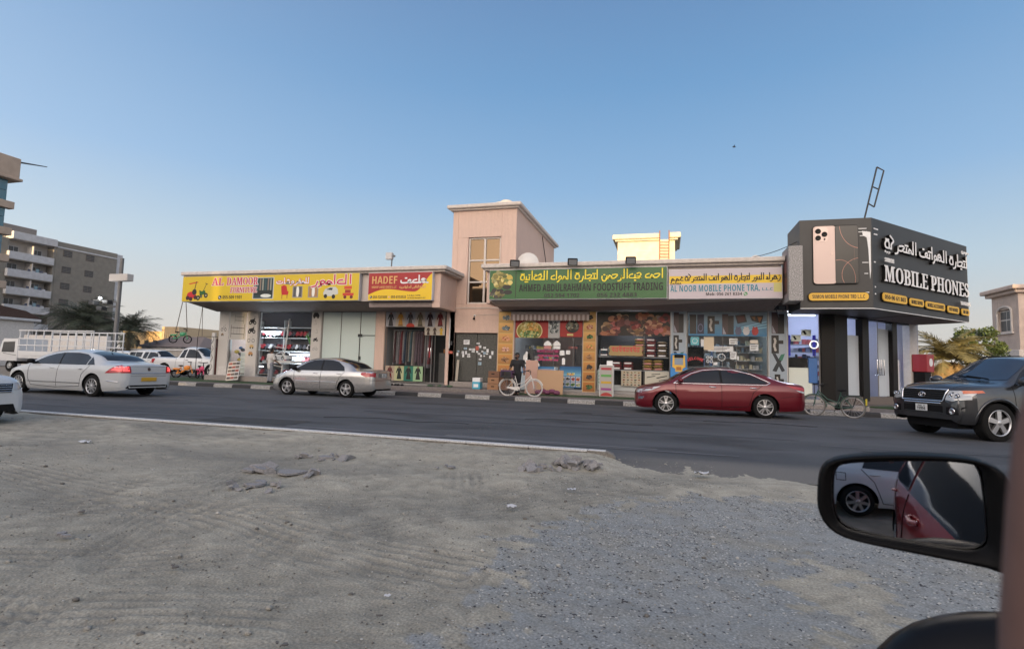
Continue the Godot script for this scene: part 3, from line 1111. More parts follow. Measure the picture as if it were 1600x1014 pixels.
func grey_suv() -> void:
	var sp := sedan_spec(-2.65,2.3,2.85,.99,{"h": 1.86,"cowl": 1.12,"roof_front": .35,"roof_rear": -2.1,"glass_base": -2.5,"trunk": 1.5,"tail": 1.4,"belt": 1.17,"hood": 1.27,"nose": 1.17,"wheel": .41,"roof_w": .66,"low": .36,"end_r": .8})
	sp.deck = [-2.65,1.0,-2.6,1.3,-2.5,1.62,-2.3,1.78,-1.9,1.85,-.6,1.88,.25,1.84,.7,1.56,1.12,1.29,1.7,1.25,2.1,1.19,2.24,1.1,2.3,.9]
	sp.rail = [-2.65,.98,-2.6,1.25,-2.5,1.54,-2.3,1.69,-1.9,1.77,-.6,1.8,.15,1.75,.7,1.45,1.18,1.23,1.7,1.19,2.1,1.12,2.24,1.04,2.3,.85]
	sp.belt = [-2.65,.9,-2.5,1.18,.0,1.17,1.2,1.16,1.7,1.12,2.1,1.02,2.24,.95,2.3,.75]
	var h := hull(sp)
	var t := thing("grey_suv","dark grey off-road wagon with chrome grille turning into the road","car",V(7.68,0,-15.45),PI + .41,"",false)
	var paint := mat("grey_paint",Color(.032,.034,.038),.28,.4,{"coat": 1.0})
	obj("body",h.body(),paint,t)
	glass_row(h,t,[[.98,1.21,.5,1.56,.2,1.7,-.2,1.72,-.24,1.21],[-.3,1.21,-.28,1.72,-1.3,1.72,-1.32,1.22],[-1.4,1.22,-1.38,1.71,-2.2,1.66,-2.3,1.26]],null)
	screens(h,t,{"windscreen": [1.1,.95,.74,.36,.26,.62],"screen": "screen_glass"})
	seams(h,t,[[1.05,1.18,1.02,.5,-.28,.48,-.27,1.18],[-.28,.5,-1.0,.52,-1.1,.85,-1.36,1.18]])
	obj("bonnet_seam",merge([h.line([1.2,.68,1.8,.66,2.14,.6],3,.008,.0),h.line([1.2,-.68,1.8,-.66,2.14,-.6],3,.008,.0)]),mats.black,t)
	handles(h,t,[-.05,-1.15],1.08,paint)
	mirrors(h,t,.86,1.2,paint,1.35)
	var g := obj("grille",h.patch(P2([-.5,.84,.5,.84,.56,1.06,-.56,1.06]),1,.008,1.0,.06,.02),mats.black,t)
	for k in 5:
		var y := .865 + .043 * k
		obj("grille_bar",h.line([-.5 - .01 * k,y,.5 + .01 * k,y],1,.016,.016),mats.dark_metal,g)
	obj("grille_surround",h.line([-.57,1.075,.57,1.075,.52,.825,-.52,.825,-.57,1.075],1,.04,.016),mats.chrome,g)
	var em := B.new()
	var ring := []
	var ring2 := []
	for k in 20:
		var a := TAU * k / 20
		ring.append(V(2.315,.955 + .055 * sin(a),.085 * cos(a)))
		ring2.append(V(2.315,.955 + .05 * sin(a),.028 * cos(a)))
	em.tube(ring,.009,6,true)
	em.tube(ring2,.008,6,true)
	var ring3 := []
	for k in 20:
		var a := TAU * k / 20
		ring3.append(V(2.317,.975 + .022 * sin(a),.06 * cos(a)))
	em.tube(ring3,.008,6,true)
	obj("emblem",em,mats.chrome,g)
	for sz in [-1.0,1.0]:
		var hl := obj("headlight",merge([h.patch(P2([sz * .56,.86,sz * .6,1.06,sz * .86,1.07,sz * .88,.88,sz * .72,.83]),1,.012),h.patch(P2([2.14,.9,2.14,1.06,1.82,1.075,1.9,1.0,2.02,.92]),0,.012,sz)]),mats.clear_lens,t)
		for q in [[.66,.96],[.79,.95]]:
			var lb := B.new()
			var c := h.hit(V(2.4,q[1],sz * q[0]),V(0,q[1],sz * q[0]))
			lb.xf = Transform3D(Basis(Vector3.FORWARD,PI / 2),c + V(.012,0,0))
			lb.lathe([Vector2(.045,.0),Vector2(.045,.012),Vector2(.034,.014),Vector2(.02,.006),Vector2(0,.004)],14)
			obj("lamp",lb,mats.chrome,hl)
		obj("turn_signal",h.patch(P2([2.1,1.0,2.1,1.065,1.76,1.08,1.72,1.03]),0,.016,sz),mats.orange_lens,t)
		obj("fog_recess",h.patch(P2([sz * .58,.55,sz * .58,.7,sz * .84,.72,sz * .84,.55]),1,.008),mats.black,t)
		var fl := B.new()
		var fc := h.hit(V(2.4,.62,sz * .72),V(0,.62,sz * .72))
		fl.xf = Transform3D(Basis(Vector3.FORWARD,PI / 2),fc + V(.01,0,0))
		fl.lathe([Vector2(.07,.0),Vector2(.07,.014),Vector2(.055,.018),Vector2(.03,.008),Vector2(0,.006)],16)
		obj("fog_light",fl,mats.chrome,t)
		var fe := []
		for k in 15:
			var a := PI * k / 14
			fe.append(h.hit(V(1.425 + .5 * cos(a),.41 + .5 * sin(a),sz * 1.4),V(1.425 + .5 * cos(a),.41 + .5 * sin(a),0)))
		var fb := B.new()
		fb.tube(fe,.03,6)
		obj("wheel_arch_flare",fb,paint,t)
		var rl := B.new()
		rl.tube([V(.05,1.80,sz * .63),V(-.05,1.87,sz * .63),V(-1.0,1.91,sz * .62),V(-1.9,1.87,sz * .62),V(-2.0,1.81,sz * .62)],.022,6)
		obj("roof_rail",rl,mats.black,t)
		obj("wiper",h.line([.93,sz * .1 + .3,1.02,sz * .1 - .3],3,.02,.02),mats.black,t)
	obj("lower_intake",h.patch(P2([-.5,.56,.5,.56,.5,.72,-.5,.72]),1,.008),mats.black,t)
	obj("bumper_trim",h.line([-.46,.775,.46,.775],1,.05,.012),mats.chrome,t)
	obj("skid_trim",h.line([-.62,.53,-.45,.57,.45,.57,.62,.53],1,.02,.012),mats.dark_metal,t)
	plate(t,2.335,.66,.0,1.0,.3,.15,"19994",mats.plate_white)
	wheels(t,2.85,1.93,.41,.285,"five")

func corner_sedan() -> void:
	var h := hull(sedan_spec(-2.36,2.2,2.6,.87,{"nose": .86,"hood": 1.03,"h": 1.48,"wheel": .315,"end_r": .74}))
	var t := thing("white_car","white car whose chrome-grilled nose shows at the left edge","car",V(-13.3,.0,-6.2),.1,"",false)
	obj("body",h.body(),mats.white_paint,t)
	glass_row(h,t,[[1.06,.955,.55,1.26,.3,1.345,-.13,1.375,-.16,.965],[-.22,.965,-.19,1.375,-.5,1.37,-.8,1.31,-1.12,1.13,-1.2,.98]],null)
	screens(h,t,{"windscreen": [1.2,1.02,.62,.48,.36,.5]})
	var g := obj("grille",h.patch(P2([-.45,.6,.45,.6,.5,.76,-.5,.76]),1,.008),mats.black,t)
	for k in 4:
		obj("grille_bar",h.line([-.46,.62 + .04 * k,.46,.62 + .04 * k],1,.018,.012),mats.chrome,g)
	for sz in [-1.0,1.0]:
		obj("headlight",merge([h.patch(P2([sz * .5,.64,sz * .52,.77,sz * .76,.8,sz * .76,.66]),1,.008),h.patch(P2([1.7,.88,2.05,.8,2.1,.68,1.95,.7]),0,.008,sz)]),mats.clear_lens,t)
	obj("lower_intake",h.patch(P2([-.55,.28,.55,.28,.5,.4,-.5,.4]),1,.008),mats.black,t)
	plate(t,2.215,.48,.0,1.0,.44,.2,"14388",mats.plate_white)
	wheels(t,2.6,1.68,.315,.2,"seven")

func mirrored_cars() -> void:
	var sp := sedan_spec(-2.3,1.55,2.5,.85,{"h": 1.52,"cowl": .98,"roof_front": .2,"roof_rear": -1.6,"glass_base": -2.1,"trunk": 1.15,"tail": 1.05,"belt": .96,"hood": 1.0,"nose": .8,"wheel": .31})
	var h := hull(sp)
	var a := Vector2(.342,-.94)
	var o := Vector2(-.94,-.342)
	var c := Vector2(.977,.084)
	sp.plan = [-2.3,.6,-2.2,.75,-1.9,.82,-1.2,.85,.45,.85,.9,.8,1.3,.72,1.5,.6,1.55,.5]
	var t := thing("red_car","red car the picture is taken from, seen only in its wing mirror","car",V(c.x,0,c.y),atan2(-a.y,a.x),"",false)
	var paint := mat("bright_red_paint",Color(.36,.022,.028),.3,.1,{"coat": 1.0})
	obj("body",h.body(),paint,t)
	glass_row(h,t,[[.86,.985,.4,1.28,.1,1.40,-.62,1.43,-.6,.985],[-.68,.985,-.7,1.42,-1.2,1.40,-1.5,1.3,-1.55,1.0]],null)
	seams(h,t,[[.3,.95,.32,.6,.2,.3,-.64,.28,-.64,.97],[-.64,.28,-.8,.3,-1.1,.7,-1.55,.98]])
	handles(h,t,[-.3,-1.35],.88,paint)
	wheels(t,2.5,1.66,.31,.2,"seven")
	var h2 := hull(sedan_spec(-2.36,2.17,2.6,.86,{"wheel": .315}))
	var p := Vector2(-.85,3.85)
	var t2 := thing("parked_white_sedan","white sedan standing behind, seen only in the wing mirror","car",V(p.x,0,p.y),-.736,"",false)
	obj("body",h2.body(),mats.white_paint,t2)
	glass_row(h2,t2,[[1.06,.955,.55,1.26,.3,1.345,-.13,1.375,-.16,.965],[-.22,.965,-.19,1.375,-.5,1.37,-.8,1.31,-1.12,1.13,-1.2,.98]],null)
	seams(h2,t2,[[1.02,.95,.98,.6,.92,.28,-.2,.25,-.19,.95],[-.19,.26,-.85,.3,-1.0,.72,-1.22,.96],[-1.5,.86,-1.5,.72,-1.66,.72,-1.66,.86,-1.5,.86]])
	handles(h2,t2,[.05,-.98],.86,mats.white_paint)
	wheels(t2,2.6,1.68,.315,.2,"seven")

func pickup(called: String,label: String,at: Vector3,turn: float,canopy: bool,s: float) -> void:
	var sp := sedan_spec(-2.75,2.5,3.3,.93,{"wheel": .38,"low": .36,"end_r": .84})
	if canopy:
		sp.deck = [-2.75,1.0,-2.7,1.68,-2.6,1.82,-1.0,1.86,.3,1.82,.7,1.56,1.15,1.2,1.8,1.14,2.3,1.04,2.45,.95,2.5,.8]
		sp.rail = [-2.75,.98,-2.7,1.6,-2.6,1.74,-1.0,1.78,.2,1.72,.7,1.45,1.2,1.14,1.8,1.08,2.3,.98,2.45,.88,2.5,.75]
	else:
		sp.deck = [-2.75,.8,-2.72,1.16,-.85,1.2,-.75,1.6,-.6,1.8,-.3,1.86,.3,1.82,.7,1.56,1.15,1.24,1.8,1.18,2.3,1.1,2.45,1.0,2.5,.85]
		sp.rail = [-2.75,.78,-2.72,1.15,-.85,1.19,-.78,1.5,-.6,1.7,-.3,1.78,.2,1.74,.7,1.45,1.2,1.18,1.8,1.12,2.3,1.04,2.45,.94,2.5,.8]
	sp.belt = [-2.75,.75,-2.7,1.08,.0,1.1,1.2,1.08,1.8,1.02,2.4,.88,2.5,.7]
	var h := hull(sp)
	var t := thing(called,label,"pickup truck",at,turn,"",false)
	obj("body",h.body(),mats.white_paint,t)
	if canopy:
		glass_row(h,t,[[.95,1.15,.5,1.52,.2,1.66,-.35,1.68,-.36,1.15],[-.46,1.15,-.45,1.68,-.9,1.68,-.92,1.15],[-1.1,1.25,-1.1,1.66,-1.75,1.66,-1.75,1.25],[-1.8,1.25,-1.8,1.66,-2.5,1.64,-2.5,1.25]],null)
		screens(h,t,{"windscreen": [1.12,1.0,.7,.4,.28,.6]})
	else:
		glass_row(h,t,[[.95,1.15,.5,1.52,.2,1.68,-.2,1.7,-.22,1.15],[-.3,1.15,-.28,1.7,-.55,1.64,-.66,1.15]],null)
		screens(h,t,{"windscreen": [1.12,1.0,.7,.4,.28,.6],"rear_window": [-.82,-.8,.6,-.58,-.58,.56]})
		obj("cargo_bed",h.patch(P2([-2.6,-.7,-.95,-.7,-.95,.7,-2.6,.7]),3,.005),mats.black,t)
	for sz in [-1.0,1.0]:
		obj("tail_light",merge([h.patch(P2([-2.72,.78,-2.72,1.08,-2.42,1.06,-2.5,.8]),0,.006,sz),h.patch(P2([sz * .68,.8,sz * .68,1.05,sz * .86,1.05,sz * .86,.8]),2,.006)]),mats.red_lens,t)
	seams(h,t,[[.95,1.1,.92,.5,-.27,.48,-.27,1.12],[-.85,1.1,-.87,.5]])
	handles(h,t,[-.1],1.0,mats.black)
	wheels(t,3.3,1.82,.38,.26,"five")
	t.scale = Vector3.ONE * s

func cage_truck() -> void:
	var t := thing("cage_truck","white flatbed truck with a tall barred cargo cage at the far left","truck",V(-40.2,0,-27.8),PI,"",false)
	var w := mats.white_paint as Material
	var cab := B.new()
	cab.prism(P2([3.2,.75,5.0,.75,5.05,1.3,4.75,2.15,4.6,2.3,3.2,2.3]),-.95,.95)
	var cb := obj("cab",cab,w,t)
	for sz in [-1.0,1.0]:
		var p := B.new()
		p.prism(P2([3.5,1.35,4.75,1.35,4.62,2.05,3.5,2.1]),sz * .955 - .005,sz * .955 + .005)
		obj("side_window",p,mats.tint_glass,cb)
		var st := B.new()
		st.prism(P2([3.3,1.12,4.6,1.26,4.6,1.29,3.3,1.15]),sz * .955 - .004,sz * .955 + .004)
		obj("door_stripe",st,mats.ink,cb)
	var fs := B.new()
	fs.prism(P2([-.8,0,.8,0,.74,.75,-.74,.75]),.0,.012)
	var fsm := obj("windscreen",fs,mats.tint_glass,cb)
	fsm.transform = Transform3D(Basis(V(0,0,-1),V(-.33,.94,0),V(.94,.33,0)),V(5.03,1.36,0))
	bx("chassis",V(-3.6,.55,-.5),V(4.2,.75,.5),mats.black,t)
	bx("bed",V(-3.9,.95,-1.05),V(3.0,1.12,1.05),w,t)
	for sz in [-1.0,1.0]:
		bx("bed_side",V(-3.9,1.12,sz * 1.03 - .03),V(3.0,1.45,sz * 1.03 + .03),w,t)
	var bar := B.new()
	bar.cbox(V(-.03,0,-.03),V(.03,1.45,.03),.006)
	var bm := bar.mesh()
	var rail := B.new()
	rail.cbox(V(-3.45,-.035,-.03),V(3.45,.035,.03),.006)
	var rm := rail.mesh()
	for sz in [-1.0,1.0]:
		for k in 10:
			inst("cage_bar",bm,w,t,Transform3D(Basis(),V(-3.85 + .753 * k,1.45,sz * 1.03)))
		for y in [1.85,2.3,2.86]:
			inst("cage_rail",rm,w,t,Transform3D(Basis(),V(-.45,y,sz * 1.07)))
	for x in [-2.4,-1.5,3.9]:
		for sz in [-1.0,1.0]:
			wheel(t,V(x,.42,sz * .8),.42,.26,"five",sz,.5)

func far_van() -> void:
	var h := hull(sedan_spec(-2.3,2.2,2.6,.88,{"h": 1.75,"roof_rear": -1.9,"glass_base": -2.2,"trunk": 1.3,"tail": 1.2,"belt": 1.05,"hood": 1.1,"nose": .95,"wheel": .34}))
	var t := thing("white_wagon","white wagon with dark windows parked beyond the cage truck","car",V(-45.5,0,-35.5),PI + .1,"",false)
	obj("body",h.body(),mats.white_paint,t)
	glass_row(h,t,[[.95,1.09,.5,1.4,.2,1.56,-.3,1.6,-.32,1.09],[-.4,1.09,-.38,1.6,-1.1,1.58,-1.1,1.09],[-1.2,1.1,-1.2,1.57,-1.9,1.5,-2.0,1.15]],null)
	wheels(t,2.6,1.7,.34,.22,"five")

# ---------------------------------------------------------------- the ground
const GRAVEL := [-.93,-1.2,-.93,-2.34,-.87,-2.72,-1.07,-3.41,-1.06,-3.82,-.89,-4.59,-.62,-5.03,-.25,-5.57,.36,-5.97,.85,-6.03,1.33,-6.1,1.9,-6.3,3.2,-6.6,5.0,-6.4,5.0,1.5,-.9,1.5]
const SAND_PATCH := [.9,-4.3,1.15,-4.2,1.3,-3.75,1.22,-3.3,.9,-3.0,.72,-3.4,.78,-3.9]

func ground() -> void:
	var sand_tex := noise_tex("sand",.02,5,.72,1.0,1024)
	var grit := noise_tex("grit_n",.09,4,0,1,512,FastNoiseLite.TYPE_SIMPLEX_SMOOTH,6.0,3)
	var far := setting("ground")
	var b := B.new()
	b.quad(V(-900,-.03,400),V(900,-.03,400),V(900,-.03,-900),V(-900,-.03,-900))
	obj("desert",b,mat("far_sand",Color(.30,.26,.21),.95,0,{"mottle": [sand_tex,.07]}),far)
	var road := setting("road")
	var rb := B.new()
	var rows := []
	var rn := FastNoiseLite.new()
	rn.seed = 31
	rn.frequency = .35
	rn.fractal_octaves = 5
	var rc := PackedColorArray()
	for iz in 88:
		var z := -7.4 - .15 * iz
		var row := PackedVector3Array()
		for i in 260:
			var x := -79.0 + i * .4
			row.append(V(x,.02 * sin(PI * clampf((-7.4 - z) / 13.0,0,1)) - .004,z))
			var n := rn.get_noise_2d(x * .25,z * 2.2)
			var c := Color(.112,.117,.127) * (1.0 + .35 * n + .22 * rn.get_noise_2d(x * 3.0,z * 3.0))
			var lane := fposmod(-z - 8.2,6.0) / 6.0
			c = c.lerp(Color(.075,.078,.084),.55 * exp(-pow((lane - .5) / .09,2.0)) * (.6 + n))
			c = c.lerp(Color(.145,.15,.158),.4 * (exp(-pow((lane - .34) / .06,2.0)) + exp(-pow((lane - .66) / .06,2.0))))
			c = c.lerp(Color(.30,.275,.235),clampf(smoothstep(-9.6,-7.7,z + .9 * n) * smoothstep(-1.6,.2,x) * .75,0,1))
			c = c.lerp(Color(.24,.22,.19),clampf(smoothstep(-19.6,-20.4,z) * (.35 + n),0,.6))
			c = c.lerp(Color(.045,.045,.046),clampf((rn.get_noise_2d(x * 1.1 + 40,z * 1.6) - .28) * 4.0,0,.6))
			rc.append(c)
		rows.append(row)
	rb.grid(rows)
	rb.c = rc
	mat("asphalt",Color(.082,.084,.088),.82,0,{"mottle": [noise_tex("asphalt",.012,6,.62,1.0,1024),.12],"bump": [grit,.35]})
	obj("asphalt",rb,mat("asphalt_worn",Color.WHITE,.82,0,{"mottle": [noise_tex("asphalt_fine",.11,5,.6,1.0,1024),.5],"bump": [grit,.3],"vc": true}),road)
	for q in [[-9.5,-10.2,2.2,.9],[-3.0,-16.2,1.5,.8],[3.2,-11.0,1.3,1.0]]:
		var pb := B.new()
		var y := .02 * sin(PI * clampf((-7.4 - q[1]) / 13.0,0,1)) + .001
		pb.quad(V(q[0],y,q[1] + q[3]),V(q[0] + q[2],y,q[1] + q[3] * 1.05),V(q[0] + q[2] * .98,y,q[1]),V(q[0] + .05,y,q[1] + .04))
		obj("asphalt_patch",pb,mat("patch",Color(.058,.058,.06),.85,0,{"mottle": [tex.asphalt_fine,.5]}),road)
	for k in 5:
		var pts := []
		var x := -12.0 + 4.3 * k
		var z := -9.0 - 2.1 * (k % 4)
		for i in 12:
			pts.append(V(x,.02 * sin(PI * clampf((-7.4 - z) / 13.0,0,1)) - .006,z))
			x += rng.randf_range(.1,.5)
			z += rng.randf_range(-.22,.16)
		var cb := B.new()
		cb.tube(pts,.011,4)
		obj("crack",cb,mats.black,road)
	var sr := B.new()
	sr.quad(V(-34,.004,-20.4),V(-27.5,.004,-20.4),V(-27.5,.004,-95),V(-34,.004,-95))
	sr.quad(V(9.5,.004,-20.0),V(26,.004,-12.0),V(40,.004,-60.0),V(19.5,.004,-44.0))
	obj("side_street",sr,mats.asphalt,road)
	var paint := mat("worn_line",Color(.17,.175,.18),.8,0,{"mottle": [noise_tex("worn",.05,4,.45,1.0),.8]})
	for x in [-27.0,-21.2,-15.2,-12.6,-7.0,-1.0,5.0,11.0]:
		var m := B.new()
		m.quad(V(x,.021,-13.95),V(x + 1.5,.021,-13.95),V(x + 1.5,.021,-14.07),V(x,.021,-14.07))
		obj("lane_mark",m,paint,road)
	for k in 26:
		var m := B.new()
		var z := rng.randf_range(-19.5,-8.4)
		var x := rng.randf_range(-26,4)
		var l := rng.randf_range(3,11)
		var y := .02 * sin(PI * clampf((-7.4 - z) / 13.0,0,1)) + .0012 + k * .00005
		var w := rng.randf_range(.03,.12)
		m.quad(V(x,y,z + w),V(x + l,y,z + w * .4),V(x + l,y,z - w * .4),V(x,y,z - w))
		obj("tyre_streak",m,mat("streak%d" % (k % 3),Color(.06 + .03 * (k % 3),.064 + .03 * (k % 3),.072 + .03 * (k % 3)),.8),road)
	var lot := setting("sandy_lot")
	var fn := FastNoiseLite.new()
	fn.seed = 4
	fn.frequency = .5
	fn.fractal_octaves = 4
	var fine := FastNoiseLite.new()
	fine.seed = 9
	fine.frequency = 3.2
	fine.fractal_octaves = 3
	var lines := FastNoiseLite.new()
	lines.seed = 21
	lines.frequency = 1.0
	lines.fractal_octaves = 2
	var edge := FastNoiseLite.new()
	edge.seed = 2
	edge.frequency = 1.4
	edge.fractal_octaves = 4
	var gp := P2(GRAVEL)
	var sp := P2(SAND_PATCH)
	var ruts := []
	for r in [[[-2.4,-1.3,-3.07,-1.94,-3.64,-2.82,-4.25,-4.16,-4.9,-6.0],4,.09],[[-6.0,-1.6,-2.97,-2.94,-1.8,-4.43,-.3,-6.35,.6,-7.6],5,.1],[[-7.0,-3.0,-3.5,-4.0,-1.9,-5.0,-.5,-6.7],5,.1],[[-1.9,-5.2,-2.3,-6.2],4,.1],[[-9.0,-4.6,-4.4,-3.9,-2.4,-3.4,-1.2,-3.2],5,.1],[[-4.5,-1.2,-2.6,-2.2,-1.2,-2.6],4,.1],[[.3,-7.4,.9,-6.9,1.3,-6.4],3,.06]]:
		ruts.append([smooth(smooth(P2(r[0]))),r[1],r[2]])
	var lb := B.new()
	rows = []
	var zs := []
	var z := -8.02
	while z < 1.5:
		zs.append(z)
		z += lerpf(.05,.024,clampf((z + 8.0) / 5.5,0,1)) if z < -1.2 else .15
	var xs := []
	var x := -15.5
	while x < 5.0:
		xs.append(x)
		x += .034 if x > -5.5 and x < 2.4 else .1
	var st := PackedColorArray()
	var sand := Color(.395,.368,.298)
	var dust := Color(.53,.485,.385)
	var stone := Color(.385,.395,.38)
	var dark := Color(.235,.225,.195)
	for zz in zs:
		var row := PackedVector3Array()
		for xx in xs:
			var p := Vector2(xx,zz)
			var q := p + Vector2(edge.get_noise_2d(xx * 2,zz * 2),edge.get_noise_2d(xx * 2 + 50,zz * 2)) * .55
			var g := 1.0 if Geometry2D.is_point_in_polygon(q,gp) else .0
			if g > 0 and Geometry2D.is_point_in_polygon(q,sp):
				g = .0
			var n := fn.get_noise_2d(xx,zz)
			var f := fine.get_noise_2d(xx,zz)
			var across: float = xx * .6 + zz * .8 + .07 * n + .3 * edge.get_noise_2d(xx * .16,zz * .16)
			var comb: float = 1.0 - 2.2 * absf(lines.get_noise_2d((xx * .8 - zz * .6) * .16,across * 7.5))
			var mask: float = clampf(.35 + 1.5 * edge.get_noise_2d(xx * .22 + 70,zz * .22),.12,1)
			var y: float = .035 + n * .035 + comb * .004 * mask + f * (.008 if g == 0 else .012)
			var rim := smoothstep(-6.4,-7.6,zz) * (1.0 - smoothstep(-1.1,-.6,xx))
			y += .05 * rim
			var out := smoothstep(-6.6,-8.0,zz) * smoothstep(-1.0,-.4,xx)
			y = lerpf(y,-.012 + .03 * edge.get_noise_2d(xx * 1.2,7.0) - .04 * smoothstep(1.2,2.0,xx),out)
			var rut := .0
			if g == 0:
				for r in ruts:
					var line: PackedVector2Array = r[0]
					var best := 9.0
					var sgn := .0
					for k in line.size() - 1:
						var a := line[k]
						if absf(a.x - xx) > 1.2 or absf(a.y - zz) > 1.2:
							continue
						var cpt := Geometry2D.get_closest_point_to_segment(p,a,line[k + 1])
						var d := cpt.distance_to(p)
						if d < best:
							best = d
							sgn = (line[k + 1] - a).cross(p - a)
					var wd: float = r[1] * r[2]
					if best < wd:
						var s := signf(sgn) * best
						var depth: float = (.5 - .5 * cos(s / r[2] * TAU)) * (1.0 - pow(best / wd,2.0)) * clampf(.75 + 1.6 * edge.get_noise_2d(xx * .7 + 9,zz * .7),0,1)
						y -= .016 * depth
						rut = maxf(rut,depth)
			row.append(V(xx,y,zz))
			var c := sand.lerp(dust,clampf(.5 + n * 1.3,0,1))
			c = c.lerp(dark,clampf(fn.get_noise_2d(xx * .6 + 30,zz * 1.3) * 1.6 - .15,0,.6) * smoothstep(-2.0,-5.5,zz) * (1.0 - smoothstep(-2.5,-.5,xx)))
			if g > 0:
				c = stone.lerp(sand,clampf(edge.get_noise_2d(xx * .9,zz * .9 + 20) * 1.3 - .15,0,.6)).lerp(dark,clampf(f * 1.2,0,.5))
			c = c.lerp(dark,rut * .7)  # rut grooves darkened in the colour, standing in for weak relief shading
			c *= 1.0 + (.16 * comb * mask - .3 * smoothstep(.55,1.0,comb) * mask + .10 * f) * (1.0 - g)  # track lines carry painted relief shade; grain is plain tone
			c = c.lerp(dark,.75 * exp(-pow((xx + 6.2) / 1.9,2.0) - pow((zz + 6.3 + .12 * xx) / .75,2.0)) * clampf(.6 + f * 2.0,0,1))
			c = c.lerp(dust,.6 * exp(-pow((xx + 3.3) / 1.6,2.0) - pow((zz + 6.9) / .6,2.0)))
			c = c.lerp(dust * 1.1,out * .8)
			var sp_ := rng.randf_range(-1,1)
			row[row.size() - 1].y += .0022 * sp_ * (1.6 if g > 0 else 1.0)
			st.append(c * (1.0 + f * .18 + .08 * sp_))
		rows.append(row)
	lb.grid(rows)
	for row in rows:
		pass
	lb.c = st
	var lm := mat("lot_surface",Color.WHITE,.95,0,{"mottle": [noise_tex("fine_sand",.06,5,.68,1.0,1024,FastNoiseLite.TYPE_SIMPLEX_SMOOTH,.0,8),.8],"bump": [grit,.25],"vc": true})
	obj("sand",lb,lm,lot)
	var sb := B.new()
	sb.ball(Vector3.ZERO,V(.0085,.0045,.007),5,3)
	var mm := MultiMesh.new()
	mm.transform_format = MultiMesh.TRANSFORM_3D
	mm.use_colors = true
	mm.mesh = sb.mesh()
	var list := []
	var cols := []
	for k in 52000:
		var px := rng.randf_range(-1.5,3.4)
		var pz := -1.2 - 5.6 * pow(rng.randf(),.8)
		var q := Vector2(px,pz) + Vector2(edge.get_noise_2d(px * 2,pz * 2),edge.get_noise_2d(px * 2 + 50,pz * 2)) * .55
		if not Geometry2D.is_point_in_polygon(q,gp) and rng.randf() > .06:
			continue
		if Geometry2D.is_point_in_polygon(q,sp) and rng.randf() > .1:
			continue
		var y := .035 + fn.get_noise_2d(px,pz) * .035 + fine.get_noise_2d(px,pz) * .012
		var s := rng.randf_range(.35,1.25)
		list.append(Transform3D(Basis(Vector3.UP,rng.randf() * TAU).scaled(V(s,s * rng.randf_range(.4,.9),s * rng.randf_range(.5,1))),V(px,y,pz)))
		var t := rng.randf()
		cols.append(Color(.055,.058,.065) if t < .34 else Color(.22,.222,.215) if t < .6 else Color(.42,.425,.415))
	mm.instance_count = list.size()
	for k in list.size():
		mm.set_instance_transform(k,list[k])
		mm.set_instance_color(k,cols[k])
	var mi := MultiMeshInstance3D.new()
	mi.name = "gravel"
	mi.multimesh = mm
	mi.material_override = mat("gravel",Color.WHITE,.9,0,{"vc": true})
	mi.set_meta("kind","stuff")
	lot.add_child(mi)
	var pm := MultiMesh.new()
	pm.transform_format = MultiMesh.TRANSFORM_3D
	pm.use_colors = true
	pm.mesh = sb.mesh()
	pm.instance_count = 14000
	for k in 14000:
		var pc_ := rng.randf()
		pm.set_instance_color(k,Color(.14,.13,.115) if pc_ < .4 else Color(.30,.285,.25) if pc_ < .88 else Color(.42,.41,.38))
		var px := rng.randf_range(-12,.6)
		var pz := rng.randf_range(-7.8,-1.3)
		var y := .037 + fn.get_noise_2d(px,pz) * .035 + .05 * smoothstep(-6.4,-7.6,pz)
		var s := rng.randf_range(.25,.9) if k % 45 else rng.randf_range(1.1,2.8)
		pm.set_instance_transform(k,Transform3D(Basis(Vector3.UP,rng.randf() * TAU).scaled(V(s,s,s)),V(px,y,pz)))
	var pi := MultiMeshInstance3D.new()
	pi.name = "pebbles"
	pi.multimesh = pm
	pi.material_override = mat("pebble",Color.WHITE,.9,0,{"vc": true})
	pi.set_meta("kind","stuff")
	lot.add_child(pi)
	var nk := setting("near_kerb")
	var conc := mat("kerb_concrete",Color(.27,.25,.22),.9,0,{"mottle": [sand_tex,1.2],"bump": [grit,.5]})
	var white := mat("kerb_white",Color(.74,.74,.73),.8,0,{"mottle": [tex.sand,1.4]})
	var kx := -28.0
	while kx < -1.3:
		var e := minf(kx + 1.0,-1.12)
		bx("kerb_stone",V(kx + .004,-.05,-8.16),V(e - .004,.115,-8.02),conc,nk,.015)
		bx("white_edge",V(kx + .003,.104,-8.155),V(e - .003,.128,-8.012),white,nk,.004)
		kx += 1.0
	bx("white_edge",V(-1.115,.112,-8.155),V(-.86,.13,-8.03),white,nk,.006)
	var kb := B.new()
	kb.prism(P2([-1.12,-.05,-.72,-.05,-.72,.04,-.76,.09,-.84,.12,-1.12,.125]),-8.16,-8.01)
	obj("kerb_end",kb,conc,nk)
	var fk := setting("far_kerb")
	var blk := mat("kerb_black",Color(.045,.045,.048),.85,0,{"mottle": [sand_tex,.9]})
	var wht := mat("kerb_white_far",Color(.58,.56,.53),.85,0,{"mottle": [noise_tex("worn",.05,4,.45,1.0),.7]})
	var kc := B.new()
	kc.prism(P2([-20.66,-.05,-20.42,-.05,-20.44,.115,-20.49,.15,-20.66,.15]),.006,1.024)
	var kmesh := kc.mesh()
	var i := 0
	kx = -23.2
	while kx < 6.0:
		inst("kerb_block",kmesh,wht if i % 2 == 1 else blk,fk,Transform3D(Basis(V(0,0,1),V(0,1,0),V(-1,0,0)),V(kx + 1.03,0,0)))
		kx += 1.03
		i += 1
	var cur := V(kx,0,-20.54)
